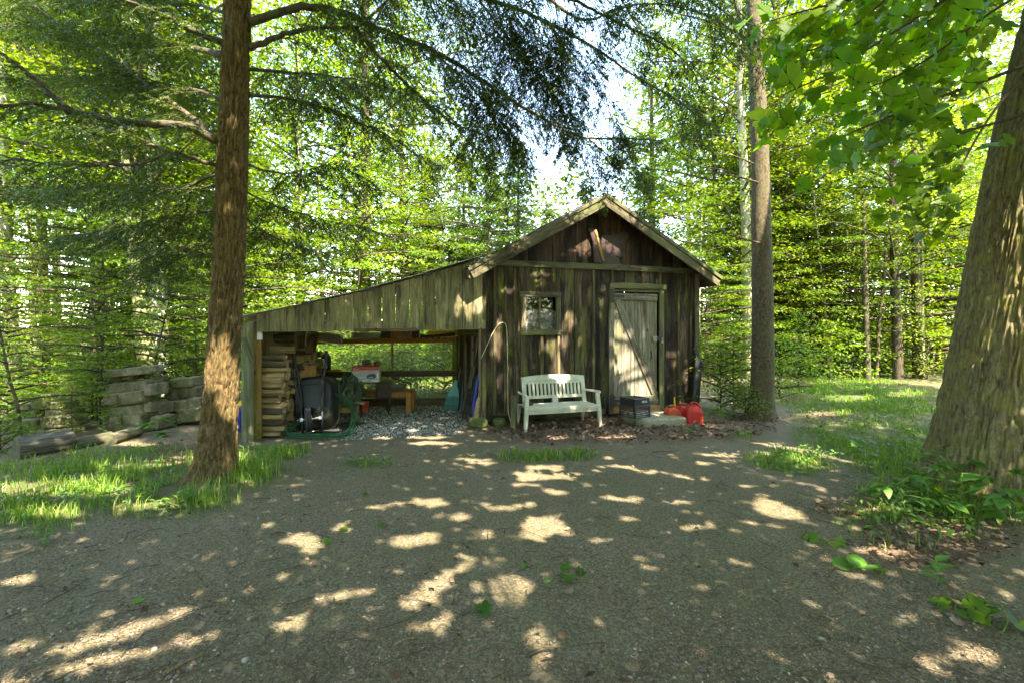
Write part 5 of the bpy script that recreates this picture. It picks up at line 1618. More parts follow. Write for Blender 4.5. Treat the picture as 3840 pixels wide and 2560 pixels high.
for k in range(13):
    u0 = -h + cs * k / 12
    lat.add(box(u0 - 0.003, u0 + 0.003, -h + 0.013, h - 0.013, chh2 - 0.02, chh2 - 0.008)).add(box(-h + 0.013, h - 0.013, u0 - 0.003, u0 + 0.003, chh2 - 0.019, chh2 - 0.0075))
lat.build("top_grid", M_['crate'], crate, M=CM2)
cpz = MB()
for x, y in ((-h, -h), (h, -h), (h, h), (-h, h)):
    cpz.add(box(x - 0.014, x + 0.014, y - 0.014, y + 0.014, 0.0, 0.19, 0.004))
cpz.build("corner_post", M_['crate'], crate, M=CM2)
text("51/00", 0.052, CM2 @ rotm('X', 0, (0.11, -h - 0.0015, 0.275)) @ rotm('X', 90) @ rotm('Z', 180), M_['white'], crate)

# petrol cans
def can(p, w, d, hh, rz, mat, label, sp_h, sp_dx):
    t = thing("petrol_can", label, "petrol can", p, "red petrol cans beside the shed door")
    M = frame(p, x=(math.cos(rz), math.sin(rz), 0), z=Z)
    r = []
    for z, a, b, dx in ((0, 0.92, 0.9, 0), (0.015, 1, 1, 0), (0.55, 1, 1, 0), (0.60, 0.985, 0.985, 0), (0.78, 0.80, 0.92, -0.06), (0.88, 0.55, 0.8, -0.12), (0.91, 0.5, 0.74, -0.12)):
        r.append([(x + dx * w, y, z * hh) for x, y in rrect(w * a, d * b, min(w, d) * 0.16, 4)])
    mk("body", loft(r), mat, t, 'auto', M)
    hd = curve([(-0.30 * w, 0, 0.86 * hh), (-0.2 * w, 0, 1.0 * hh), (0.05 * w, 0, 1.03 * hh), (0.3 * w, 0, 0.92 * hh), (0.44 * w, 0, 0.66 * hh), (0.45 * w, 0, 0.5 * hh)], 16)
    mk("handle", tube(hd, 0.017, 8, flat=0.75), mat, t, True, M)
    mk("collar", lathe([(0.028, 0.0), (0.032, 0.005), (0.032, 0.03), (0.024, 0.033)], 12, (-0.2 * w, 0, 0.895 * hh)), M_['black_iron'], t, True, M)
    if sp_h:
        mk("spout", tube([(-0.2 * w, 0.0, 0.91 * hh), (-0.2 * w + sp_dx * 0.4, 0, 0.91 * hh + sp_h * 0.55), (-0.2 * w + sp_dx, 0, 0.91 * hh + sp_h)], [0.021, 0.018, 0.011], 9), M_['yellow'], t, True, M)
def gz(px, py):
    return Gg(px, py)
can(gz(1544, 968), 0.25, 0.17, 0.265, 0.25, M_['red_orange'], "faded orange red petrol can tipped low, nearest the step stone", 0.0, 0)
can(gz(1567, 966), 0.21, 0.17, 0.29, 0.35, M_['red'], "bright red petrol can in the middle of the three", 0.0, 0.0)
can(gz(1594, 972), 0.26, 0.19, 0.335, -0.15, M_['red'], "biggest red petrol can, standing nearest the shed's right corner", 0.0, 0)
for k, (px, py0, py1, lean, lab) in enumerate(((1540, 938, 909, 0.0, "tall yellow spout upright behind the faded can"), (1555, 934, 917, -0.02, "short orange yellow spout behind the middle petrol can"), (1593, 934, 909, 0.0, "yellow spout between black bag and biggest petrol can"))):
    a, z0 = AZ(px, py0); _, z1 = AZ(px, py1)
    b = -0.12
    mk("yellow_spout", tube([S(a, b, 0.05), S(a, b, z0), S(a + lean, b, z0 * 0.5 + z1 * 0.5), S(a + lean, b, z1)], [0.02, 0.024, 0.018, 0.012], 9), M_['yellow'], None, True, label=lab, cat="spout", group="yellow spouts standing along the wall")
# black vinyl bag at the corner
a0 = A(1586)
rows = []
for z, w, d, dx in ((0.03, 0.10, 0.07, -0.10), (0.12, 0.15, 0.10, -0.08), (0.35, 0.19, 0.11, -0.02), (0.5, 0.17, 0.10, 0.0), (0.7, 0.19, 0.1, 0.02), (0.82, 0.26, 0.08, 0.06), (0.9, 0.22, 0.07, 0.04), (1.02, 0.15, 0.06, 0.02), (1.1, 0.11, 0.05, 0.0), (1.13, 0.10, 0.04, 0.0)):
    rows.append([S(a0 + dx + x * (1 + 0.1 * math.sin(z * 17)), -0.17 + y + 0.012 * math.sin(z * 23 + x * 30), z) for x, y in rrect(w * 0.82, d, min(w, d) * 0.4, 3)])
mk("black_bag", loft(rows), M_['black_cloth'], None, 'auto', label="black vinyl bag standing slumped against the shed's right corner", cat="bag")

# ------------------------------------------------------------------ hung in the gable
def on_wall(px, py, out=0.05):
    a, z = AZ(px, py)
    return S(a, -out, z)
t0, t1 = on_wall(1358, 530, 0.06), on_wall(1377, 608, 0.08)
dirv = (t1 - t0)
mk("turned_spindle", lathe([(0.024, 0), (0.026, 0.04), (0.03, 0.1), (0.018, 0.12), (0.028, 0.15), (0.016, 0.19), (0.02, 0.26), (0.03, 0.36), (0.028, 0.42), (0.018, 0.44), (0.029, 0.46), (0.02, 0.5), (0.026, 0.53), (0.024, 0.56)], 14, on_wall(1362.5, 531, 0.075), dirv), M_['yellow_wood'], None, True,
   label="yellowish turned wooden spindle hanging in the gable", cat="spindle")
rows = []
for t, w, d in ((0, 0.11, 0.06), (0.15, 0.12, 0.07), (0.4, 0.09, 0.06), (0.7, 0.11, 0.06), (0.9, 0.15, 0.05), (1.0, 0.17, 0.03)):
    c = t0 * (1 - t) + t1 * t + U * (-0.05 + 0.02 * math.sin(5 * t)) + Z * 0.02 - V * 0.0
    rows.append([c + U * (x) + V * (y + 0.01) for x, y in rrect(w, d, d * 0.4, 3)])
mk("bark_slab", loft(rows), M_['hide'], None, 'auto', label="reddish brown slab of bark hanging beside the spindle in the gable", cat="bark slab")
hp = [(1372, 535), (1395, 533), (1420, 526), (1432, 528), (1434, 540), (1422, 556), (1416, 570), (1420, 580), (1415, 584), (1404, 580), (1412, 590), (1417, 602), (1415, 618), (1404, 612), (1395, 606), (1385, 610), (1374, 604), (1368, 590), (1370, 560)]
hv = [AZ(x + 7, y + 8) for x, y in hp]
v, f = prism(hv, 0.006)
mk("brown_sheet", (v, f), M_['hide'], None, M=frame(S(0, -0.055, 0), x=U, z=Z), label="ragged brown sheet cut like a butterfly wing, nailed in the gable", cat="sheet")

# ------------------------------------------------------------------ stone blocks and logs at the left
def block_stack(rows, seed, where, grp):
    """rows from the bottom: list of (px0, px1, py bottom, py top, depth, tilt)"""
    k = 0
    for r, row in enumerate(rows):
        for c, (px0, px1, pyb, pyt, d, tilt) in enumerate(row):
            q0, q1 = P(px0, pyb, d), P(px1, pyb, d)
            w, hh = abs(q1[0] - q0[0]), (pyb - pyt) / FP * d
            m = (q0 + q1) / 2
            lab = f"rough granite block {where}, {'bottom row' if r == 0 else 'top row' if r == len(rows) - 1 else ORD[r] + ' row up'}" + ("" if len(row) == 1 else f", {('left end', 'middle', 'right end')[c if len(row) == 3 else c * 2]}")
            mk("stone_block", stone(w * 0.97, 0.30 + 0.05 * ((r + c) % 2), hh * 0.97, seed + k, 11, 0.05, 12.0), M_['stone'], None, True,
               frame(m + np.array([0, 0.1 + 0.03 * ((r * 7 + c * 3) % 3 - 1), 0]), x=(1, 0.25 * (-1 if c else 1) * 0.4, tilt), z=(-tilt, 0, 1)), label=lab, cat="stone block", group=grp)
            k += 1
block_stack([[(268, 322, 1004, 978, 7.35, 0.0), (322, 352, 1004, 980, 7.4, 0.05)],
             [(256, 284, 981, 955, 7.45, 0.0), (285, 333, 979, 951, 7.4, 0.04), (352, 375, 985, 955, 7.5, -0.05)],
             [(253, 333, 955, 930, 7.45, 0.10), (334, 356, 946, 921, 7.5, 0.10), (357, 372, 952, 925, 7.6, 0.0)],
             [(247, 276, 929, 901, 7.45, 0.02), (277, 343, 925, 897, 7.45, 0.16), (344, 362, 908, 880, 7.5, 0.1)],
             [(245, 318, 903, 877, 7.5, 0.10), (319, 350, 894, 872, 7.5, 0.10), (350, 361, 890, 862, 7.6, 0.05)],
             [(248, 280, 877, 855, 7.55, 0.06), (281, 307, 873, 852, 7.5, 0.06)],
             [(252, 358, 862, 843, 7.5, 0.11)]], 100, "in the tall leaning stack", "granite blocks of the tall leaning stack")
block_stack([[(375, 415, 975, 944, 8.0, 0.05), (416, 470, 968, 935, 7.9, 0.12)],
             [(383, 434, 944, 918, 7.95, 0.10), (434, 470, 936, 911, 7.95, 0.06)],
             [(378, 410, 920, 893, 8.0, 0.04), (411, 462, 913, 887, 8.0, 0.10)],
             [(396, 452, 889, 866, 8.0, 0.10)]], 140, "in the stack beside the hemlock", "granite blocks of the stack by the hemlock")
block_stack([[(52, 120, 1012, 985, 7.3, 0.02), (122, 168, 1012, 983, 7.3, -0.04)],
             [(25, 88, 990, 959, 7.35, -0.03), (97, 148, 983, 955, 7.3, 0.04), (147, 171, 978, 955, 7.4, -0.05)],
             [(30, 86, 959, 940, 7.45, 0.0), (106, 160, 955, 938, 7.45, 0.02)],
             [(45, 80, 940, 925, 7.5, 0.0), (80, 124, 938, 904, 7.45, 0.04), (125, 152, 938, 920, 7.5, 0.0)]], 170, "in the low broken pile", "granite blocks of the low broken pile")
def lying_log(a, b, ra, rb, mat, label, seg=14, n=22, furrow=0.0, cut=M_['log_face']):
    q0, q1 = Gg(*a), Gg(*b)
    t = np.linspace(0, 1, seg)
    pts = [q0 * (1 - k) + q1 * k + Z * (ra * 0.8) for k in t]
    v, f = tube(pts, np.linspace(ra, rb, seg), n)
    if furrow:
        c = np.repeat(np.array(pts), n, 0)
        d = v - c
        d /= np.linalg.norm(d, axis=1)[:, None]
        ph = np.tile(np.arange(n), seg)
        al = np.repeat(t, n)
        nz = vnoise(np.stack([al * 5 + 3, np.cos(ph / n * 2 * math.pi) * 3.5, np.sin(ph / n * 2 * math.pi) * 3.5], -1), 9)
        v = v + d * ((nz - 0.5) * furrow * 2)[:, None]
    ax_ = (q1 - q0) / np.linalg.norm(q1 - q0)
    m = MB().add((v, f[:-2]), 0).add((v, f[-2:]), 1)
    # local frame along the log so that the grain follows it
    M = frame(q0, z=ax_, x=np.cross(Z, ax_))
    Mi = np.linalg.inv(M)
    vv = np.concatenate(m.v) @ Mi[:3, :3].T + Mi[:3, 3]
    me = bpy.data.meshes.new("log")
    me.from_pydata(vv.tolist(), [], m.f)
    me.materials.append(mat); me.materials.append(cut)
    me.polygons.foreach_set("material_index", np.array(m.m, np.int32))
    me.polygons.foreach_set("use_smooth", np.array([x == 0 for x in m.m], bool))
    me.update()
    o = link("fallen_log", me, None, label, "log")
    o.matrix_world = Matrix(M.tolist())
lying_log((36, 1052), (164, 1030), 0.145, 0.135, M_['dark_bark_log'], "thick bark covered log lying in front of the low stone pile", 30, 46, 0.022, M_['grey_log'])
lying_log((172, 1030), (256, 1014), 0.075, 0.085, M_['grey_log'], "weathered split beam lying between bark log and tall stone stack", 12, 14, 0.01, M_["grey_log"])
lying_log((254, 1022), (316, 1000), 0.085, 0.085, M_['grey_log'], "weathered rounded beam end lying at the foot of the tall stone stack", 12, 14, 0.01, M_["grey_log"])
# ------------------------------------------------------------------ leaves
def unit(v):
    return v / (np.linalg.norm(v, axis=-1, keepdims=True) + 1e-9)

def leaf_cards(pos, d, nrm, ln, w, fold=0.12, droop=0.12):
    """one folded leaf of two triangles at each pos"""
    d = unit(d)
    side = unit(np.cross(nrm, d))
    nn = np.cross(d, side)
    ln, w = np.asarray(ln)[..., None], np.asarray(w)[..., None]
    n = len(pos)
    v = np.empty((n, 4, 3), np.float32)
    v[:, 0] = pos
    v[:, 1] = pos + d * ln * 0.45 + side * w * 0.5 + nn * w * fold
    v[:, 2] = pos + d * ln - nn * ln * droop
    v[:, 3] = pos + d * ln * 0.45 - side * w * 0.5 + nn * w * fold
    b = np.arange(n, dtype=np.int32)[:, None] * 4
    t = np.concatenate([b + [0, 2, 1], b + [0, 3, 2]], 1).reshape(-1, 3)
    return v.reshape(-1, 3), t

def spray_leaves(cent, out, nl, rad, ln, rg, flat=0.06, tilt=0.42, droop=0.25, asp=0.58):
    n = len(cent)
    c = np.repeat(cent, nl, 0)
    o = np.repeat(out, nl, 0)
    m = n * nl
    a = rg.uniform(0, 2 * math.pi, m)
    r = rad * np.sqrt(rg.uniform(0.02, 1, m))
    e = np.stack([np.cos(a), np.sin(a), np.zeros(m)], -1)
    p = c + e * r[:, None]
    p[:, 2] += rg.normal(0, flat, m) - droop * r
    d = unit(o * 0.7 + e * 0.6 + rg.normal(0, 0.3, (m, 3)))
    d[:, 2] -= 0.22
    nrm = unit(np.array([0, 0, 1.0]) + rg.normal(0, tilt, (m, 3)))
    l = ln * rg.uniform(0.65, 1.2, m)
    srnd = np.repeat(rg.uniform(0, 1, n), nl)
    rnd = np.clip(0.55 * srnd + 0.45 * rg.uniform(0, 1, m), 0, 1)
    return p, d, nrm, l, l * asp, rnd

def broad_crown(name, h, z0, rad, nb, per_m, nl, leaf, seed, mat, up=0.25, srad=0.38, shape=0.6, lay=(0.06, 0.42, 0.25)):
    """crown mesh of leaf sprays along limbs, and a list of limb lines; root at the origin"""
    rg = np.random.default_rng(seed)
    cs, os_, limbs = [], [], []
    for b in range(nb):
        f = (b + rg.uniform()) / nb
        zz_ = z0 + (h - z0) * f
        prof = math.sin(math.pi * min(1, (f * 0.86 + 0.12)) ** shape) * 0.9 + 0.12
        az = b * 2.399 + rg.uniform(-0.5, 0.5)
        l = rad * prof * rg.uniform(0.5, 1.12)
        u = up * rg.uniform(0.4, 1.5)
        dv = np.array([math.cos(az), math.sin(az), 0])
        k = max(2, int(l * per_m))
        t = np.clip(rg.uniform(0.18, 1.05, k), 0, 1.05)
        p = dv * (l * t)[:, None] + np.array([0, 0, 1.0]) * (zz_ + l * u * t - 0.18 * l * t * t)[:, None]
        lat = rg.normal(0, 0.22, k) * l * t
        p += np.array([-dv[1], dv[0], 0]) * lat[:, None]
        cs.append(p); os_.append(np.repeat(dv[None], k, 0))
        tt = np.array([0, 0.35, 0.7, 0.95])
        limbs.append((dv * (l * tt)[:, None] + np.array([0, 0, 1.0]) * (zz_ - 0.15 * l + l * (u + 0.15) * tt - 0.18 * l * tt * tt)[:, None], 0.012 + 0.010 * l))
    c, o = np.concatenate(cs), np.concatenate(os_)
    p, d, nr, l, w, rnd = spray_leaves(c, o, nl, srad, leaf, rg, *lay)
    v, t = leaf_cards(p, d, nr, l, w)
    me = fast_mesh(name, v, t, mat, rnd=np.repeat(rnd, 2))
    return me, limbs

def limb_mesh(name, limbs, mat, every=1):
    m = MB()
    for i, (p, r) in enumerate(limbs[::every]):
        m.add(tube(p, [r, r * 0.75, r * 0.45, r * 0.15], 4, cap=False))
    v = np.concatenate(m.v)
    me = bpy.data.meshes.new(name)
    me.from_pydata(v.tolist(), [], m.f)
    me.materials.append(mat)
    me.polygons.foreach_set("use_smooth", np.ones(len(m.f), bool))
    return me

TALL = []
for k, (h, z0, rad, nb) in enumerate(((21, 4.5, 3.6, 130), (19, 3.6, 3.2, 120), (23, 6.5, 4.0, 130))):
    me, lb = broad_crown("tall_crown", h, z0, rad, nb, 2.4, 36, 0.118, 200 + k, M_['canopy'], 0.35, 0.55)
    TALL.append((me, limb_mesh("tall_limbs", lb, M_['bark_dark']), h))
UND = []
for k, (h, z0, rad, nb) in enumerate(((6.2, 0.7, 2.3, 50), (7.5, 1.0, 2.6, 58), (5.0, 0.5, 2.0, 44), (8.5, 1.4, 2.8, 60), (6.8, 0.6, 2.2, 54))):
    me, lb = broad_crown("understory_crown", h, z0, rad, nb, 3.0, 36, 0.080, 300 + k, M_['under'], 0.10, 0.38, 0.7, (0.03, 0.27, 0.13))
    UND.append((me, limb_mesh("understory_limbs", lb, M_['twig']), h))
SHR = []
for k, (h, rad) in enumerate(((1.5, 0.9), (2.0, 0.8), (1.1, 0.8))):
    me, lb = broad_crown("shrub_crown", h, 0.12, rad, 26, 4.5, 15, 0.085, 400 + k, M_['under'], 0.3, 0.24, 0.8)
    SHR.append((me, limb_mesh("shrub_limbs", lb, M_['twig']), h))

# ------------------------------------------------------------------ trunks
def trunk_mesh(name, path, rad, mat, n=14, m=24, rough=0.0, vs=3.0, hs=9.0, seed=0, ridged=False, flare=None):
    """a trunk along path (control points and radii), origin at its foot; rough lifts the bark in plates or ridges"""
    c = curve(path, m)
    r = np.interp(np.linspace(0, 1, m), np.linspace(0, 1, len(rad)), rad)
    v, f = tube(c, r, n, cap=False, up=(0.0, 1.0, 0.0))
    if rough:
        cc = np.repeat(c, n, 0)
        rr = np.repeat(r, n)
        d = (v - cc) / rr[:, None]
        zz_ = v[:, 2]
        q = np.stack([d[:, 0] * hs * rr.mean() * 2, d[:, 1] * hs * rr.mean() * 2, zz_ * vs], -1)
        warp = np.stack([vnoise(q * 0.5 + 11, seed + 5), vnoise(q * 0.5 + 23, seed + 6), np.zeros(len(q))], -1) * 1.6
        if ridged:
            a = 1 - np.abs(vnoise(q + warp, seed) * 2 - 1)
            b = 1 - np.abs(vnoise(q * np.array([1.9, 1.9, 2.2]) + 7, seed + 1) * 2 - 1)
            h = 0.35 - (a ** 3) * 0.9 - 0.35 * b ** 3
        else:
            h = fbm(q + warp, seed, 3) - 0.5
        v = v + d * (h * rough)[:, None]
        if flare is not None:
            az = np.arctan2(d[:, 1], d[:, 0])
            lob = np.zeros(len(v))
            for a0, wd, amp in flare[1]:
                da = np.angle(np.exp(1j * (az - a0)))
                lob += amp * np.exp(-(da / wd) ** 2)
            v = v + d * (lob * np.exp(-np.maximum(zz_ - c[0][2], 0) / flare[0]))[:, None] * np.array([1, 1, 0.2])
    o = c[0].copy()
    tr = []
    for q in f:
        tr += [(q[0], q[1], q[2]), (q[0], q[2], q[3])]
    me = fast_mesh(name, v - o, np.array(tr), mat, smooth=True)
    return me, o

def tree(name, label, path, rad, bk, crown=None, cz=1.0, group=None, limb_mat=None, m=20, n=12, rough=0.0, rot=None, cat="tree", cxy=1.0, **kw):
    """a tree: trunk, limbs and crown under one Empty at its foot"""
    me, o = trunk_mesh("trunk", path, rad, bk, n, m, rough, **kw)
    t = thing(name, label, cat, o, group)
    link("trunk", me, t)
    if crown is not None:
        cm, lm, h = crown
        rz = random.uniform(0, 6.28) if rot is None else rot
        top = np.asarray(path[-1], float) - o
        for nm, q in (("crown", cm), ("limbs", lm)):
            c = link(nm, q, t)
            c.scale = (cz * cxy, cz * cxy, cz)
            c.rotation_euler = (0, 0, rz)
            c.location = (top[0] * 0.6, top[1] * 0.6, 0)
    return t

def px_path(pts, d):
    """trunk line from picture points at depth d; the first goes to the ground"""
    r = [P(x, y, d) for x, y in pts]
    r[0][2] = ghs(r[0][0], r[0][1]) - 0.05
    return r

# the hemlock in front
hp_ = px_path([(489, 1110), (497, 1040), (507, 920), (515, 780), (525, 620), (533, 400), (540, 190), (545, 0)], 4.93)
ext_ = hp_[-1] + (hp_[-1] - hp_[-2]) / (hp_[-1][2] - hp_[-2][2]) * 6.0
hem_me, hem_o = trunk_mesh("trunk", hp_ + [ext_], [0.205, 0.175, 0.155, 0.149, 0.145, 0.14, 0.13, 0.122, 0.07], M_['bark_hemlock'], 150, 400, 0.034, 5.5, 24.0, 3, ridged=True,
                           flare=(0.16, [(3.6, 0.5, 0.12), (5.2, 0.5, 0.08), (0.3, 0.4, 0.07), (1.9, 0.5, 0.08)]))
hem = thing("hemlock_tree", "tall hemlock with rough brown trunk and long drooping branches in front of the lean-to", "tree", hem_o)
link("trunk", hem_me, hem)

def needle_twigs(lat_list, rg, mat, name, parent, drop=True, step=0.06, sub=0.21, tw=0.016, tl=0.05, wd=0.0145):
    """flat lacy needle sprays along each lateral line"""
    R0, RD, RN, RL = [], [], [], []
    for p0, dv, ln, sag in lat_list:
        k = max(3, int(ln / step))
        t = (np.arange(k) + rg.uniform(0.2, 0.8, k)) / k
        side = np.cross(dv, [0, 0, 1.0]); side /= np.linalg.norm(side) + 1e-9
        c = p0 + dv * (ln * t)[:, None] - np.array([0, 0, 1.0]) * (sag * ln * t * t)[:, None]
        tang = unit(dv[None] - np.array([0, 0, 1.0]) * (2 * sag * t)[:, None])
        sg = np.where(np.arange(k) % 2, 1.0, -1.0)
        sl = sub * (1.05 - 0.6 * t) * rg.uniform(0.6, 1.2, k)
        sd = unit(tang * 0.7 + side[None] * (sg * rg.uniform(0.5, 1.0, k))[:, None] + rg.normal(0, 0.16, (k, 3)) - np.array([0, 0, 0.28]))
        # sub laterals, and the tip itself
        c = np.concatenate([c, c[-1:]]); sd = np.concatenate([sd, tang[-1:]]); sl = np.append(sl, sub * 0.6)
        q = int(sub / tw)
        tt = (np.arange(q) + 0.5) / q
        pos = c[:, None] + sd[:, None] * (sl[:, None] * tt)[..., None]
        pos[..., 2] -= 0.25 * sl[:, None] * tt * tt
        s2 = unit(np.cross(sd, np.array([0, 0, 1.0]) + rg.normal(0, 0.3, sd.shape)))
        sgn = np.where(np.arange(q) % 2, 1.0, -1.0)
        dd = unit(sd[:, None] * 0.75 + s2[:, None] * (sgn * 0.8)[None, :, None] + rg.normal(0, 0.15, pos.shape) - np.array([0, 0, 0.12]))
        ll = tl * (1.15 - 0.55 * tt)[None] * rg.uniform(0.7, 1.25, pos.shape[:2])
        R0.append(pos.reshape(-1, 3)); RD.append(dd.reshape(-1, 3)); RL.append(ll.ravel())
    p, d, l = np.concatenate(R0), np.concatenate(RD), np.concatenate(RL)
    if drop:
        grp = (np.arange(len(p)) // 10)
        keep = ~lit_at(p, 0.95) | (rg.uniform(0, 1, grp[-1] + 1)[grp] < 0.12)
        p, d, l = p[keep], d[keep], l[keep]
    nr = unit(np.array([0, 0, 1.0]) + rg.normal(0, 0.45, p.shape))
    v, t = leaf_cards(p, d, nr, l, np.full(len(p), wd), 0.0, 0.08)
    if parent is None:
        return v, t
    me = fast_mesh(name, v - wl(parent).astype(np.float32), t, mat, rnd=np.repeat(rg.uniform(0, 1, len(p)), 2))
    return link(name, me, parent)

def hem_branch(ctrl, r0, spread, dens=1.0, t0=0.1, sag=0.34, seed=0, tree_=None, foliage=True):
    rg = np.random.default_rng(900 + seed)
    pts = curve([P(x, y, d) for x, y, d in ctrl], max(12, 5 * len(ctrl)))
    pts[1:-1] += rg.normal(0, 0.005, pts[1:-1].shape)
    k = len(pts)
    b = mk("branch", tube(pts, r0 * np.linspace(1, 0.22, k), 7), M_['bark_dark'], tree_ or hem, True)
    lats = []
    seg = np.linalg.norm(np.diff(pts, axis=0), axis=1)
    s = np.concatenate([[0], np.cumsum(seg)])
    n = int(s[-1] / 0.052 * dens)
    for j in range(n):
        t = t0 + (1 - t0) * (j + rg.uniform()) / n
        x = t * s[-1]
        p = np.array([np.interp(x, s, pts[:, i]) for i in range(3)])
        i = min(np.searchsorted(s, x), k - 1)
        tg = pts[i] - pts[max(i - 1, 0)]
        tg /= np.linalg.norm(tg) + 1e-9
        sd = np.cross(tg, [0, 0, 1.0]); sd /= np.linalg.norm(sd) + 1e-9
        sgn = 1 if j % 2 else -1
        dv = tg * rg.uniform(0.3, 0.9) + sd * sgn * rg.uniform(0.5, 1.0) + np.array([0, 0, rg.uniform(-0.42, 0.14)])
        dv /= np.linalg.norm(dv)
        lats.append((p, dv, spread * (1.0 - 0.55 * t) * rg.uniform(0.45, 1.15), sag * rg.uniform(0.5, 1.5)))
    tw = MB()
    for p, dv, ln, sg in lats[::2]:
        q = [p + dv * ln * u - Z * sg * ln * u * u for u in (0, 0.35, 0.7, 1.0)]
        tw.add(tube(q, [0.006, 0.005, 0.003, 0.0015], 4, cap=False))
    tw.build("twigs", M_['twig'], b, True)
    if foliage:
        o = needle_twigs(lats, rg, M_['hemlock'], "needles", b)
        o["kind"] = "stuff"
    return b

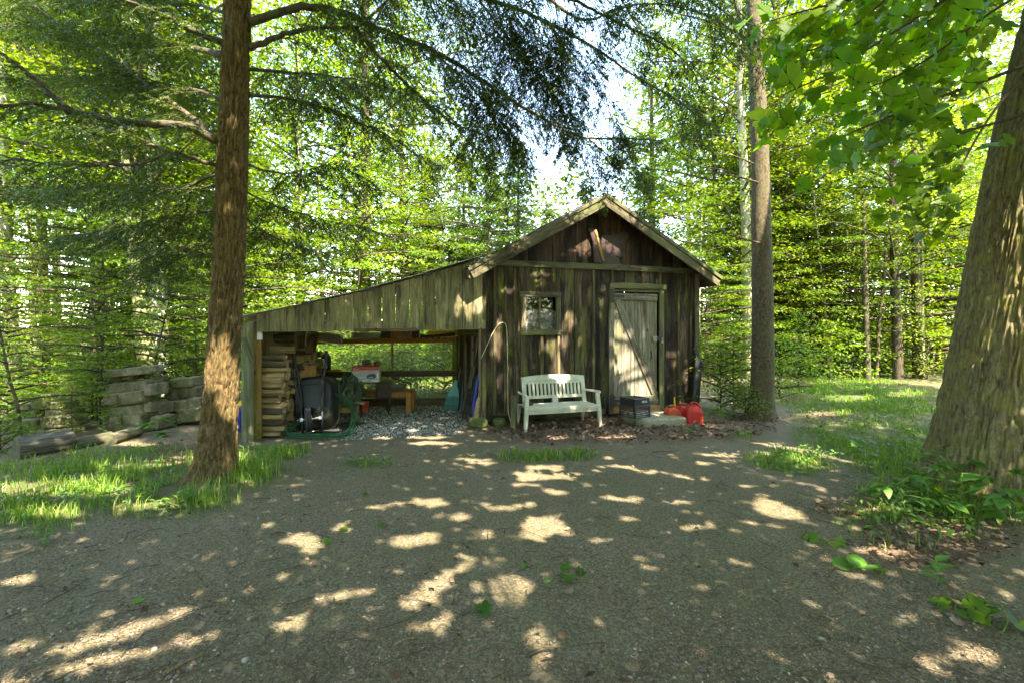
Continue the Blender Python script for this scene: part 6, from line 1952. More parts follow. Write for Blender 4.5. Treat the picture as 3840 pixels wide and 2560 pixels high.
HB = [
    ([(514, 333, 4.93), (430, 292, 4.7), (330, 285, 4.5), (240, 272, 4.3), (165, 258, 4.1), (80, 240, 3.9), (-30, 246, 3.7)], 0.045, 0.62, 0.7),
    ([(522, 350, 4.9), (440, 270, 5.2), (350, 205, 5.5), (250, 130, 5.8), (140, 60, 6.1), (50, -10, 6.4)], 0.034, 0.8, 0.9),
    ([(165, 258, 4.1), (120, 220, 4.05), (60, 165, 4.0), (0, 122, 3.9), (-40, 100, 3.85)], 0.028, 0.5, 0.7),
    ([(502, 380, 4.9), (440, 365, 4.7), (390, 352, 4.55), (330, 375, 4.4), (250, 380, 4.3), (170, 380, 4.2), (80, 372, 4.1), (-20, 352, 4.0)], 0.024, 0.6, 0.8),
    ([(390, 352, 4.6), (310, 315, 4.8), (240, 290, 5.0), (150, 280, 5.2)], 0.014, 0.55, 0.9),
    ([(514, 130, 4.9), (440, 110, 5.3), (350, 95, 5.7), (240, 75, 6.1), (100, 62, 6.6), (-20, 55, 7.0)], 0.034, 0.9, 1.0),
    ([(518, 102, 4.9), (440, 70, 4.7), (380, 38, 4.5), (310, 10, 4.3), (240, -20, 4.2)], 0.032, 0.7, 0.8),
    ([(502, 400, 4.95), (430, 425, 5.3), (380, 430, 5.6), (200, 428, 6.2), (40, 430, 6.8)], 0.015, 0.9, 1.0),
    ([(500, 425, 4.95), (440, 440, 5.1), (425, 490, 5.3), (390, 560, 5.5), (340, 600, 5.7)], 0.013, 0.75, 1.0),
    ([(500, 480, 5.0), (420, 500, 5.7), (300, 530, 6.4), (160, 540, 7.0)], 0.013, 0.95, 1.0),
    ([(498, 540, 5.0), (440, 580, 5.6), (380, 610, 6.2), (320, 650, 6.6)], 0.011, 0.7, 0.8),
    ([(572, 112, 4.9), (620, 92, 5.0), (680, 72, 5.1), (760, 62, 5.2), (812, 65, 5.3), (860, 30, 5.4), (900, -10, 5.5)], 0.034, 0.7, 0.8),
    ([(812, 65, 5.3), (850, 105, 5.5), (890, 150, 5.7), (940, 200, 5.9), (990, 245, 6.1), (1040, 285, 6.3), (1100, 305, 6.5), (1160, 340, 6.6)], 0.026, 0.85, 1.0),
    ([(573, 52, 4.9), (700, 15, 5.2), (800, 35, 5.5), (880, 72, 5.8), (1000, 120, 6.1), (1100, 180, 6.4), (1190, 240, 6.6), (1270, 285, 6.8), (1350, 318, 7.0), (1450, 318, 7.2), (1530, 325, 7.4)], 0.042, 0.95, 1.0),
    ([(565, 380, 4.95), (640, 398, 5.2), (700, 392, 5.5), (770, 380, 5.8), (860, 420, 6.1)], 0.014, 0.8, 1.0),
    ([(573, -60, 4.9), (800, -60, 5.4), (1000, -30, 5.9), (1170, 15, 6.3), (1290, 70, 6.5), (1380, 120, 6.7), (1450, 170, 6.9), (1560, 235, 7.1), (1630, 290, 7.2)], 0.036, 0.95, 1.0),
    ([(1000, -90, 5.2), (1200, -40, 5.6), (1316, 0, 5.8), (1390, 38, 6.0), (1526, 105, 6.3), (1580, 150, 6.4), (1615, 215, 6.5)], 0.026, 0.8, 1.0),
    ([(1200, -60, 5.8), (1330, 45, 6.0), (1420, 20, 6.2), (1520, 10, 6.4), (1640, 45, 6.6), (1720, 110, 6.8)], 0.020, 0.8, 1.0),
    ([(1300, -90, 5.6), (1480, -40, 6.0), (1620, 0, 6.5), (1730, 90, 6.9), (1760, 190, 7.0)], 0.02, 0.85, 1.1),
    ([(562, 440, 5.0), (640, 475, 5.6), (740, 505, 6.2), (850, 525, 6.8)], 0.012, 0.85, 0.9),
    ([(560, 500, 5.0), (620, 540, 5.6), (690, 570, 6.2), (760, 590, 6.6)], 0.010, 0.6, 0.7),
    ([(572, 220, 4.95), (680, 230, 5.6), (800, 270, 6.3), (920, 330, 7.0), (1010, 400, 7.4)], 0.02, 1.0, 1.0),
    ([(572, 160, 4.95), (700, 170, 5.9), (850, 190, 6.8), (1000, 240, 7.6)], 0.02, 1.0, 0.9),
    ([(515, 30, 4.9), (430, 10, 5.5), (300, 0, 6.2), (150, 10, 6.9), (0, 20, 7.4)], 0.02, 1.0, 1.0),
    ([(512, 230, 4.95), (420, 200, 5.6), (300, 190, 6.3), (150, 180, 7.0), (0, 190, 7.6)], 0.02, 1.0, 1.0),
    ([(1430, 318, 7.2), (1405, 390, 7.35), (1388, 440, 7.42), (1384, 480, 7.45)], 0.006, 0.22, 0.8),
    ([(600, -120, 4.9), (760, -110, 5.2), (900, -60, 5.6), (1040, 20, 5.9), (1120, 80, 6.1)], 0.022, 0.9, 1.0),
    ([(1160, -100, 6.0), (1220, 0, 6.4), (1260, 90, 6.7), (1310, 190, 6.9), (1330, 270, 7.0)], 0.014, 0.75, 0.9),
    ([(1000, 120, 6.1), (1090, 210, 6.7), (1180, 320, 7.1), (1230, 400, 7.2)], 0.012, 0.8, 1.9),
    ([(1100, 0, 6.3), (1200, 130, 6.9), (1280, 230, 7.1), (1340, 330, 7.3), (1372, 400, 7.4)], 0.014, 0.8, 1.9),
    ([(1250, 40, 6.6), (1340, 160, 7.0), (1400, 260, 7.2), (1440, 360, 7.3)], 0.012, 0.75, 1.9),
    ([(1120, -60, 6.2), (1160, 80, 6.8), (1190, 200, 7.2), (1200, 300, 7.4)], 0.012, 0.8, 1.9),
    ([(1270, 285, 6.8), (1300, 350, 7.0), (1320, 420, 7.2)], 0.008, 0.5, 1.2),
    ([(1040, 285, 6.3), (1100, 360, 6.8), (1140, 430, 7.2)], 0.008, 0.6, 1.2),
    ([(1040, -80, 6.4), (1070, 60, 7.0), (1090, 180, 7.4), (1100, 290, 7.6)], 0.012, 0.85, 1.6),
    ([(1290, 75, 6.5), (1300, 170, 6.9), (1310, 260, 7.2), (1300, 340, 7.4)], 0.010, 0.75, 1.7),
    ([(1170, 15, 6.3), (1230, 110, 6.8), (1262, 210, 7.1), (1280, 300, 7.3)], 0.010, 0.75, 1.7),
    ([(1100, 180, 6.4), (1130, 270, 6.9), (1160, 350, 7.2), (1175, 420, 7.4)], 0.010, 0.7, 1.5),
    ([(1350, 318, 7.0), (1400, 360, 7.2), (1450, 400, 7.4), (1490, 420, 7.5)], 0.010, 0.6, 1.4),
    ([(1380, -90, 6.4), (1440, 20, 6.8), (1500, 110, 7.1), (1560, 180, 7.3), (1600, 330, 7.4)], 0.014, 0.75, 0.9),
]
for i, (c, r, sp, dn) in enumerate(HB):
    hem_branch(c, r, sp, dn * 1.0, seed=i)

# the big furrowed trunk at the right
bp = [np.array([4.92, 4.75, -0.12]), np.array([4.95, 4.75, 0.35]), np.array([5.04, 4.75, 1.0]), np.array([5.15, 4.75, 1.7]), np.array([5.41, 4.8, 3.0]), np.array([5.85, 4.85, 4.8]), np.array([6.4, 4.9, 7.0]), np.array([6.9, 5.0, 10.0])]
big_me, big_o = trunk_mesh("trunk", bp, [0.70, 0.64, 0.60, 0.575, 0.55, 0.52, 0.46, 0.36], M_['bark_big'], 420, 460, 0.042, 3.4, 21.0, 21, ridged=True,
                           flare=(0.28, [(3.5, 0.45, 0.30), (4.4, 0.35, 0.12), (5.3, 0.4, 0.22), (2.4, 0.5, 0.15), (0.6, 0.6, 0.15)]))
big = thing("large_tree", "huge leaning tree trunk with deeply furrowed bark beside the grassy path", "tree", big_o)
link("trunk", big_me, big)

# the slimmer grey trunk beyond the shed's right corner
mp = px_path([(1746, 962), (1749, 930), (1751, 880), (1752, 760), (1751, 640), (1748, 480), (1745, 330), (1737, 150), (1730, 0), (1722, -250)], 8.5)
mt = tree("grey_tree", "straight slim grey brown tree standing by the shed's right corner", mp, [0.27, 0.215, 0.19, 0.178, 0.17, 0.155, 0.14, 0.125, 0.115, 0.08], M_['bark_mid'], (TALL[1][0], TALL[1][1], 19), 1.0, m=110, n=44, rough=0.022, vs=5.0, hs=9.0, seed=5,
          flare=(0.2, [(3.5, 0.4, 0.14), (5.0, 0.4, 0.1), (0.2, 0.4, 0.12)]))
for ch in mt.children:
    if ch.name.startswith(("crown", "limbs")):
        ch.location = (0, 0.9, 8.0)
for k, c in enumerate(([(1742, 420, 8.4), (1700, 408, 8.2), (1650, 400, 8.0), (1590, 398, 7.8)], [(1752, 560, 8.4), (1690, 545, 8.2), (1650, 530, 8.0)], [(1738, 380, 8.5), (1690, 360, 8.3), (1640, 350, 8.1)])):
    mk("bare_branch", tube(curve([P(*q) for q in c], 10), np.linspace(0.016, 0.005, 10), 6), M_['twig'], mt, True)

# ------------------------------------------------------------------ trees further back whose trunks show
BT = [  # label, picture points from the foot up, depth, radii, bark, crown, crown scale, x
    ("pale leaning tree with smooth olive trunk behind the tall stone stack", [(345, 940), (338, 840), (325, 700), (308, 520), (296, 350), (288, 150), (285, -200)], 10.4, [0.2, 0.17, 0.16, 0.15, 0.14, 0.12, 0.08], 'bark_olive', 0, 1.0),
    ("tree with sun flecked whitish trunk between the two stone stacks", [(378, 935), (372, 860), (364, 700), (358, 500), (352, 250), (350, -150)], 11.2, [0.24, 0.2, 0.18, 0.16, 0.13, 0.08], 'bark_white', 1, 1.0),
    ("slim olive trunked tree left of the tall stone stack", [(112, 905), (107, 800), (100, 640), (92, 400), (88, 100), (85, -200)], 13.0, [0.14, 0.12, 0.11, 0.10, 0.08, 0.05], 'bark_olive', 2, 0.9),
    ("pale trunked tree farthest left, behind the low stone pile", [(36, 920), (28, 780), (18, 620), (10, 400), (4, 100), (0, -200)], 11.5, [0.17, 0.14, 0.13, 0.11, 0.09, 0.06], 'bark_pale', 0, 0.95),
    ("very thin white birch between the leaf masses left of the hemlock", [(132, 880), (131, 780), (129, 690), (127, 500), (126, 250)], 15.0, [0.06, 0.055, 0.05, 0.045, 0.03], 'bark_white', None, 1.0),
    ("dark straight tree rising behind the hemlock branches above the lean-to", [(838, 860), (840, 625), (841, 450), (840, 250), (838, 0), (836, -200)], 18.0, [0.2, 0.18, 0.16, 0.14, 0.11, 0.07], 'bark_dark', 2, 1.05),
    ("slim grey tree behind the lean-to roof, left of the dark straight tree", [(690, 880), (688, 650), (686, 400), (684, 100), (682, -150)], 16.5, [0.15, 0.13, 0.11, 0.09, 0.06], 'bark_pale', 1, 0.95),
    ("slender dark tree behind the middle of the lean-to roof", [(930, 870), (926, 600), (922, 420), (918, 200)], 20.0, [0.13, 0.12, 0.10, 0.06], 'bark_dark', 0, 0.75),
    ("tall whitish tree standing just left of the straight grey tree", [(1722, 880), (1716, 700), (1713, 520), (1708, 380), (1702, 250), (1698, 50), (1694, -150)], 15.0, [0.17, 0.15, 0.14, 0.13, 0.11, 0.09, 0.06], 'bark_pale', 1, 1.05),
    ("forked grey tree showing through the leaves right of the straight grey tree", [(1800, 880), (1797, 700), (1793, 540), (1790, 400), (1788, 250), (1786, 50), (1784, -150)], 17.0, [0.22, 0.2, 0.19, 0.17, 0.14, 0.1, 0.06], 'bark_mid', 0, 1.0),
    ("pale tree topped in sunlight beyond the forked grey tree", [(1842, 860), (1838, 640), (1835, 460), (1832, 330), (1830, 150)], 22.0, [0.2, 0.19, 0.17, 0.15, 0.08], 'bark_white', None, 1.0),
    ("slim dark tree at the far end of the grassy path, first past the opening", [(1992, 868), (1990, 780), (1986, 640), (1983, 450)], 14.3, [0.10, 0.085, 0.08, 0.05], 'bark_dark', None, 0.6),
    ("thicker dark tree at the far end of the grassy path", [(2062, 866), (2060, 760), (2056, 640), (2052, 450), (2050, 200)], 14.6, [0.15, 0.13, 0.12, 0.10, 0.06], 'bark_dark', 1, 0.85),
    ("dark tree nearest the huge furrowed trunk at the path's end", [(2108, 862), (2106, 760), (2103, 640), (2100, 450), (2098, 200)], 14.9, [0.14, 0.125, 0.115, 0.09, 0.06], 'bark_dark', None, 0.85),
    ("thin grey sapling trunk leaning over the end of the grassy path", [(2012, 868), (2018, 760), (2030, 640), (2040, 520)], 14.6, [0.06, 0.05, 0.045, 0.03], 'bark_mid', None, 1),
    ("grey trunked tree in the leaves between path and straight grey tree", [(1895, 872), (1897, 740), (1900, 560), (1902, 380), (1903, 150)], 18.5, [0.14, 0.13, 0.12, 0.10, 0.06], 'bark_mid', 2, 0.9),
    ("dark slim tree behind the gable's right slope", [(1655, 880), (1650, 720), (1646, 560), (1640, 380), (1636, 150)], 17.5, [0.12, 0.10, 0.09, 0.07, 0.04], 'bark_dark', 1, 0.9),
    ("dark tree in the leaves behind the shed's right eave", [(1500, 860), (1500, 600), (1498, 420), (1496, 200)], 23.0, [0.17, 0.15, 0.13, 0.08], 'bark_dark', 2, 0.8),
    ("brown tree behind the huge furrowed trunk's left edge", [(2160, 880), (2158, 700), (2154, 450), (2150, 150)], 19.0, [0.17, 0.15, 0.13, 0.09], 'bark_mid', 0, 1.0),
    ("slim pale tree behind the left branches of the hemlock", [(225, 890), (220, 700), (214, 450), (210, 100)], 16.0, [0.13, 0.11, 0.10, 0.06], 'bark_pale', 2, 0.95),
    ("thin dark tree close behind the hemlock trunk's left side", [(440, 890), (436, 700), (432, 450), (430, 150)], 17.0, [0.12, 0.10, 0.09, 0.06], 'bark_dark', 0, 0.9),
]
for lab, pts, d, rad, bk, cr, s in BT:
    pth = px_path(pts, d)
    t = tree("broadleaf_tree", lab, pth, rad, M_[bk], None if cr is None else TALL[cr], s, m=26, n=12)
# forked limb of the forked tree
# ------------------------------------------------------------------ understory: many young trees with layered bright leaves
def blocked(x, y):
    """inside the shed, in front of it, or on the open ground"""
    q = np.array([x, y, 0]) - C0
    a, b = q @ U, q @ V
    if -4.6 < a < 6.0 and -3.0 < b < 6.6 and not (a > 5.3 and b > 1.0):
        return True
    r = x / y
    if 0.5 < r < 0.93 and y < 15.2:
        return True
    if r >= 0.93 and y < 8.5:
        return True
    if r < -0.5 and y < 9.6:
        return True
    return -0.5 <= r <= 0.5 and y < 12.5
ZONES = [
    ("leafy young tree in the bright green understory left of the hemlock trunk", "young trees behind the stone stacks", (-13, -4.8), (10.2, 18), 26, (-0.55, -1.3)),
    ("leafy young tree in the bright green understory behind the lean-to", "young trees behind the lean-to", (-10, 0.0), (13.2, 21), 24, (0.02, -0.62)),
    ("leafy young tree in the bright green understory right of the shed", "young trees between shed and grassy path", (4.5, 11), (11.0, 19), 16, (0.38, 0.66)),
    ("leafy young tree in the bright green understory beyond the grassy path", "young trees beyond the grassy path", (6, 20), (15.3, 22), 30, (0.5, 1.2)),
]
rgz = np.random.default_rng(77)
for lab, grp, xr, yr, n, rr in ZONES:
    k, tries = 0, 0
    pts = []
    while k < n and tries < 4000:
        tries += 1
        x, y = rgz.uniform(*xr), rgz.uniform(*yr)
        r = x / y
        if not (min(rr) < r < max(rr)) or blocked(x, y):
            continue
        if pts and min(math.hypot(x - a, y - b) for a, b in pts) < 1.15:
            continue
        sx_ = CX + r * FP
        if (230 < sx_ < 420 and y < 11.7) or (-60 < sx_ < 150 and y < 13.3) or (1655 < sx_ < 1735 and y < 15.3) or (1765 < sx_ < 1815 and y < 14.0):
            continue
        pts.append((x, y)); k += 1
        v = UND[int(rgz.integers(0, 5))]
        s = rgz.uniform(0.8, 1.3)
        z0 = ghs(x, y)
        hh = v[2] * s
        le = rgz.normal(0, 0.05, 2)
        pth = [np.array([x, y, z0 - 0.05]), np.array([x + le[0] * hh * 0.3, y + le[1] * hh * 0.3, z0 + hh * 0.3]), np.array([x + le[0] * hh, y + le[1] * hh, z0 + hh * 0.9])]
        tree("young_tree", lab, pth, [0.045 * s, 0.036 * s, 0.012], M_[('bark_mid', 'bark_dark', 'bark_pale')[k % 3]], v, s, grp, m=8, n=7, cat="young tree")
# saplings with bare bent stems at the left edge
SAP = [
    ("bent dark sapling arching over the low stone pile", [(52, 1012), (40, 930), (22, 870), (8, 800), (-10, 700), (-5, 640)], 6.6, 0.02, 0.45),
    ("reddish forked sapling behind the low stone pile", [(102, 960), (105, 880), (98, 820), (84, 770), (82, 700), (95, 640)], 8.3, 0.018, 0.5),
    ("thin dark sapling standing right against the tall stone stack's left side", [(232, 990), (230, 900), (236, 800), (240, 700), (238, 600)], 7.9, 0.015, 0.45),
    ("thin sapling pair left of the tall stone stack", [(224, 985), (222, 900), (226, 820), (216, 720), (206, 640)], 8.2, 0.014, 0.4),
    ("thin leafy sapling in front of the low stone pile", [(168, 1000), (164, 940), (166, 880), (160, 820)], 7.0, 0.009, 0.22),
    ("leafy sapling leaning across the pale trunks behind the tall stack", [(345, 960), (352, 860), (372, 760), (395, 660), (402, 560)], 8.6, 0.014, 0.42),
    ("leafy sapling behind the hemlock trunk beside the smaller stone stack", [(455, 960), (452, 860), (448, 760), (446, 660)], 9.0, 0.014, 0.4),
]
for k, (lab, pts, d, r, s) in enumerate(SAP):
    pth = px_path(pts, d)
    h = pth[-1][2] - pth[0][2]
    v = UND[k % 5]
    t = tree("sapling", lab, pth, [r, r * 0.9, r * 0.7, r * 0.4], M_['twig'], v, h / v[2] * 1.25, m=14, n=7, cat="sapling", cxy=0.8)
SH = [
    ("leafy bush pressing against the shed's right corner", 1655, 945, 0, 0.9), ("leafy bush between the shed and the straight grey tree", 1685, 945, 1, 0.9), ("low bush at the foot of the straight grey tree", 1712, 960, 2, 0.55),
    ("bush behind the straight grey tree", 1790, 915, 0, 1.0), ("bush at the left edge of the grassy path", 1835, 895, 1, 1.0), ("bush at the head of the grassy path", 1905, 876, 0, 1.2),
    ("bush beside the dark trees at the path's end", 2040, 866, 2, 1.4), ("bush next to the huge trunk at the path's far side", 2130, 872, 0, 1.3),
    ("bush filling the gap between low stone pile and tall stack", 212, 962, 0, 0.6), ("bush behind the low stone pile", 110, 925, 1, 0.9), ("bush at the far left beside the bent sapling", -30, 950, 0, 0.9),
    ("bush behind the smaller stone stack", 450, 925, 0, 1.0), ("bush between the two stone stacks", 395, 945, 1, 0.7),
    ("low bush left of the bark covered log", 0, 1040, 2, 0.5),
    ("bush behind the clear back wall, next to its left post", 745, 905, 0, 1.0), ("bush behind the clear back wall, left of its middle", 815, 910, 1, 1.0), ("bush behind the middle of the clear back wall", 880, 906, 0, 1.1),
    ("bush behind the clear back wall, right of its middle", 945, 908, 1, 1.1), ("bush behind the clear back wall, beside the rake", 1020, 904, 0, 1.1), ("low bush behind the clear back wall above the low bench", 915, 915, 2, 1.0), ("low bush behind the clear back wall by the printer carton", 850, 916, 2, 1.0),
    ("bush at the back of the grassy path's left side", 1960, 868, 0, 1.2),
]
for lab, px, py, k, s in SH:
    g = Gg(px, py)
    v = SHR[k]
    tree("bush", lab, [g - Z * 0.03, g + Z * 0.3 * s, g + Z * v[2] * s * 0.8], [0.014, 0.011, 0.004], M_['twig'], v, s, m=5, n=6, cat="bush")

# ------------------------------------------------------------------ conifers behind the roof
def conifer_mesh(h, rad, seed):
    rg = np.random.default_rng(seed)
    lats = []
    for k in range(int(h * 26)):
        f = rg.uniform(0.06, 1)
        z = h * f
        az = rg.uniform(0, 6.283)
        l = rad * (1.04 - f) * rg.uniform(0.6, 1.1)
        dv = np.array([math.cos(az), math.sin(az), rg.uniform(-0.1, 0.15)])
        lats.append((np.array([0, 0, z]), dv / np.linalg.norm(dv), l, 0.22))
    v, t = needle_twigs(lats, rg, None, "", None, False, 0.10, 0.40, 0.035, 0.12, 0.045)
    return fast_mesh("conifer_crown", v, t, M_['hemlock2'], rnd=rg.uniform(0, 1, len(t)))
M_['hemlock2'] = leafmat("spruce_needle", [(0.0, (0.035, 0.06, 0.018)), (0.5, (0.07, 0.105, 0.03)), (1.0, (0.12, 0.15, 0.045))], 0.2, 0.5, objvar=0.2)
CON = [conifer_mesh(9.0, 2.2, 61), conifer_mesh(7.0, 1.9, 62)]
for lab, px, d, k, s in (("sunlit spruce rising behind the gable's left slope", 1190, 17.0, 0, 0.92), ("tall thin spruce filling the gap left of the gable's peak", 1120, 19.5, 1, 1.25), ("slender spruce directly behind the gable's peak", 1345, 22.0, 1, 1.2), ("broad spruce behind the lean-to's upper end", 1065, 18.5, 0, 0.95), ("pointed spruce just left of the gable's peak", 1262, 21.0, 1, 1.02),
                         ("spruce behind the gable's right slope", 1480, 18.0, 0, 0.85), ("dark spruce behind the middle of the lean-to roof", 985, 20.0, 1, 1.2)):
    p = P(px, HY, d)
    z0 = ghs(p[0], p[1])
    h = (9.0, 7.0)[k] * s
    me, o = trunk_mesh("trunk", [np.array([p[0], p[1], z0 - 0.05]), np.array([p[0], p[1], z0 + h * 0.5]), np.array([p[0], p[1], z0 + h * 0.97])], [0.13, 0.08, 0.01], M_['bark_dark'], 8, 8)
    t = thing("spruce_tree", lab, "tree", o)
    link("trunk", me, t)
    c = link("crown", CON[k], t)
    c.scale = (s, s, s)
    c.rotation_euler = (0, 0, k * 2 + px)

# ------------------------------------------------------------------ the far wood and the forest floor growth: nobody could count these
def far_wood():
    rg = np.random.default_rng(5)
    n = 13000
    d = rg.uniform(21, 46, n)
    r = rg.uniform(-1.25, 1.3, n)
    x = r * d
    z = rg.uniform(0.2, 1, n) ** 1.1 * 30
    top = np.interp(CX + r * FP, [-300, 700, 950, 1060, 1110, 1300, 1400, 1480, 1650, 1850, 2600], [27, 26, 21, 16, 13.0, 12.5, 13.0, 17, 21, 26, 28]) * (0.75 + 0.25 * (d - 21) / 25) * (0.8 + 0.4 * n2(x * 0.25, d * 0.25, 8, 2))
    k = z < top
    gap = n2(x * 0.2 + 5, z * 0.2, 15, 3)
    k &= gap > 0.31
    c = np.stack([x, d, z + 0.2], -1)[k]
    az = rg.uniform(0, 6.28, len(c))
    o = np.stack([np.cos(az), np.sin(az), 0 * az], -1)
    p, dd, nr, l, w, rnd = spray_leaves(c, o, 15, 1.15, 0.36, rg, 0.18, 0.5, 0.2)
    v, t = leaf_cards(p, dd, nr, l, w)
    me = fast_mesh("far_wood", v, t, M_['canopy'], rnd=np.repeat(rnd, 2))
    link("far_wood", me, kind='stuff')
    m = MB()
    for k in range(60):
        d_ = rg.uniform(22, 44); r_ = rg.uniform(-1.2, 1.25)
        px = CX + r_ * FP
        hh = 9 if 1000 < px < 1480 else 20
        if 1040 < px < 1440:
            continue
        x_, rr = r_ * d_, rg.uniform(0.08, 0.2)
        m.add(tube([(x_, d_, 0), (x_ + rg.normal(0, 0.2), d_, hh * 0.5), (x_ + rg.normal(0, 0.4), d_, hh)], [rr, rr * 0.8, rr * 0.3], 7, cap=False))
    m.build("far_trunks", M_['bark_pale'], None, True, kind='stuff')
def near_wood():
    """the wood that closes the clearing on the camera's side"""
    rg = np.random.default_rng(15)
    n = 6000
    a = rg.uniform(0.02, 1, n) * math.pi * 1.28 + math.pi * 0.86
    r = rg.uniform(10.5, 26, n)
    x, y = r * np.cos(a), r * np.sin(a) + 3.0
    top = np.minimum(6, 0.6 * (r - 4)) * (0.75 + 0.5 * n2(x * 0.3, y * 0.3, 18, 2))
    z = rg.uniform(0, 1, n) ** 1.1 * 6
    k = (z < top) & (n2(x * 0.4 + 5, z * 0.4 + y * 0.4, 15, 2) > 0.30)
    c = np.stack([x, y, z + 0.2], -1)[k]
    az = rg.uniform(0, 6.28, len(c))
    o = np.stack([np.cos(az), np.sin(az), 0 * az], -1)
    p, dd, nr, l, w, rnd = spray_leaves(c, o, 14, 0.95, 0.34, rg, 0.18, 0.5, 0.2)
    keep = (np.abs(np.arctan2(p[:, 0], p[:, 1])) > 0.98) | (p[:, 1] < -1)
    keep &= ~(np.hypot(p[:, 0], p[:, 1]) < 7.5)
    v, t = leaf_cards(p[keep], dd[keep], nr[keep], l[keep], w[keep])
    link("near_wood", fast_mesh("near_wood", v, t, M_['canopy'], rnd=np.repeat(rnd[keep], 2)), kind='stuff')
near_wood()
far_wood()
def undergrowth():
    rg = np.random.default_rng(6)
    n = 9000
    d = rg.uniform(8.3, 26, n)
    r = rg.uniform(-1.15, 1.2, n)
    x = r * d
    px, py = to_px(np.stack([x, d, 0 * x], -1))
    k = np.array([not blocked(a, b) or (b > 8.2 and a / b < -0.58) for a, b in zip(x, d)])
    k &= ~((px > 1850) & (px < 2180) & (py > 872))
    k &= n2(x * 0.8, d * 0.8, 19, 2) > 0.36
    c = np.stack([x, d, gh(x, d) + rg.uniform(0.08, 0.75, n) ** 1.4], -1)[k]
    az = rg.uniform(0, 6.28, len(c))
    o = np.stack([np.cos(az), np.sin(az), 0 * az], -1)
    p, dd, nr, l, w, rnd = spray_leaves(c, o, 11, 0.22, 0.085, rg, 0.05, 0.4, 0.2)
    v, t = leaf_cards(p, dd, nr, l, w)
    link("undergrowth", fast_mesh("undergrowth", v, t, M_['under'], rnd=np.repeat(rnd, 2)), kind='stuff')
undergrowth()

# ------------------------------------------------------------------ the trees that stand behind the viewpoint and shade the yard
def shade_trees():
    rg = np.random.default_rng(8)
    n = SHADE_N
    tx, ty = rg.uniform(-8.5, 11.0, n), rg.uniform(0.3, 10.5, n)
    ty = np.where(tx > 4.2, rg.uniform(0.3, 14.0, n), ty)
    h = (2.4 + 0.74 * ty) / 1.45 + rg.uniform(0.9, 5.2, n)
    t = h / -L[2]
    c = np.stack([tx, ty, np.zeros(n)], -1) - L * t[:, None]
    az = rg.uniform(0, 6.28, n)
    o = np.stack([np.cos(az), np.sin(az), 0 * az], -1)
    p, dd, nr, l, w, rnd = spray_leaves(c, o, 24, 0.45, 0.16, rg, 0.08, 0.45, 0.25, 0.66)
    mid = p + dd * (l * 0.5)[:, None]
    drop = lit_at(mid, 0.88) | sunny_at(mid)
    hg, _ = sun_hit(mid)
    drop |= (n2(hg[:, 0] * 1.7, hg[:, 1] * 1.7 + hg[:, 2] * 1.7, 44, 3) > 0.80)
    drop |= mid[:, 2] < 1.9 + 0.72 * np.maximum(mid[:, 1], 0) + 0.5
    k = ~drop
    p, dd, nr, l, w, rnd = p[k], dd[k], nr[k], l[k], w[k], rnd[k]
    spots = [("tall tree behind the viewpoint, between hemlock and path", (2.8, -5.0)), ("tall tree behind the viewpoint on the hemlock's side", (-3.4, -4.2)), ("tall tree behind the viewpoint on the path's side", (8.2, -4.0)),
             ("tall tree at the far left behind the viewpoint", (-8.5, -1.5)), ("tall tree farthest back behind the viewpoint", (3.6, -11.0)), (None, (6.4, 4.6))]
    S_ = np.array([s for _, s in spots])
    own = np.argmin(((p[:, None, :2] - S_[None]) ** 2).sum(-1), 1)
    for i, (lab, s) in enumerate(spots):
        q = own == i
        if not q.any():
            continue
        v, t = leaf_cards(p[q], dd[q], nr[q], l[q], w[q])
        if lab is None:
            par = big
        else:
            z0 = ghs(*s)
            par = tree("shade_tree", lab, [np.array([*s, z0 - 0.1]), np.array([s[0] + 0.1, s[1], z0 + 5]), np.array([s[0] + 0.3, s[1] + 0.1, z0 + 12])], [0.3, 0.22, 0.08], M_['bark_mid'], m=10, n=12)
        o_ = link("crown", fast_mesh("crown", v - wl(par).astype(np.float32), t, M_['maple'], rnd=np.repeat(rnd[q], 2)), par)
        lm = MB()
        top = wl(par)
        idx = np.where(q)[0]
        for j in rg.choice(idx, min(40, len(idx)), False):
            e = p[j]
            b0 = np.array([top[0] + 0.15, top[1], max(5.0, e[2] - 2.5)])
            if lab is None:
                b0 = np.array([6.6, 4.95, 8.2])
            lm.add(tube(curve([b0, b0 * 0.5 + e * 0.5 + Z * 0.3, e], 6), np.linspace(0.05, 0.008, 6), 5, cap=False))
        lm.build("limbs", M_['bark_mid'], par, True)
SHADE_N = 5800
shade_trees()
# ------------------------------------------------------------------ leaf shapes for the near plants
def leaf_mesh(name, half, mat, fold=0.12, curl=0.15, rnd=0.5):
    """a leaf from its right half outline (x, y) running from the stalk to the tip"""
    h = np.array(half, float)
    out = np.concatenate([[[0, 0]], h, [[0, 1.0]] if h[-1][0] > 1e-3 else np.zeros((0, 2)), h[::-1] * [-1, 1] if h[-1][0] > 1e-3 else h[:-1][::-1] * [-1, 1]])
    n = len(out)
    mids = np.array([[0, 0.25], [0, 0.55]])
    v2 = np.concatenate([out, mids])
    z = np.abs(v2[:, 0]) * fold - curl * v2[:, 1] ** 2
    v = np.stack([v2[:, 0], v2[:, 1], z], -1)
    t = []
    for i in range(n):
        j = (i + 1) % n
        t.append((i, j, n if (out[i][1] + out[j][1]) / 2 < 0.4 else n + 1))
    # seam triangles between the two middle points
    for i in range(n):
        j = (i + 1) % n
        a = (out[i][1] + out[j][1]) / 2 < 0.4
        k = (j + 1) % n
        b = (out[j][1] + out[k][1]) / 2 < 0.4
        if a != b:
            t.append((j, n + 1, n) if a else (j, n, n + 1))
    return fast_mesh(name, v, np.array(t), mat, rnd=np.full(len(t), rnd))

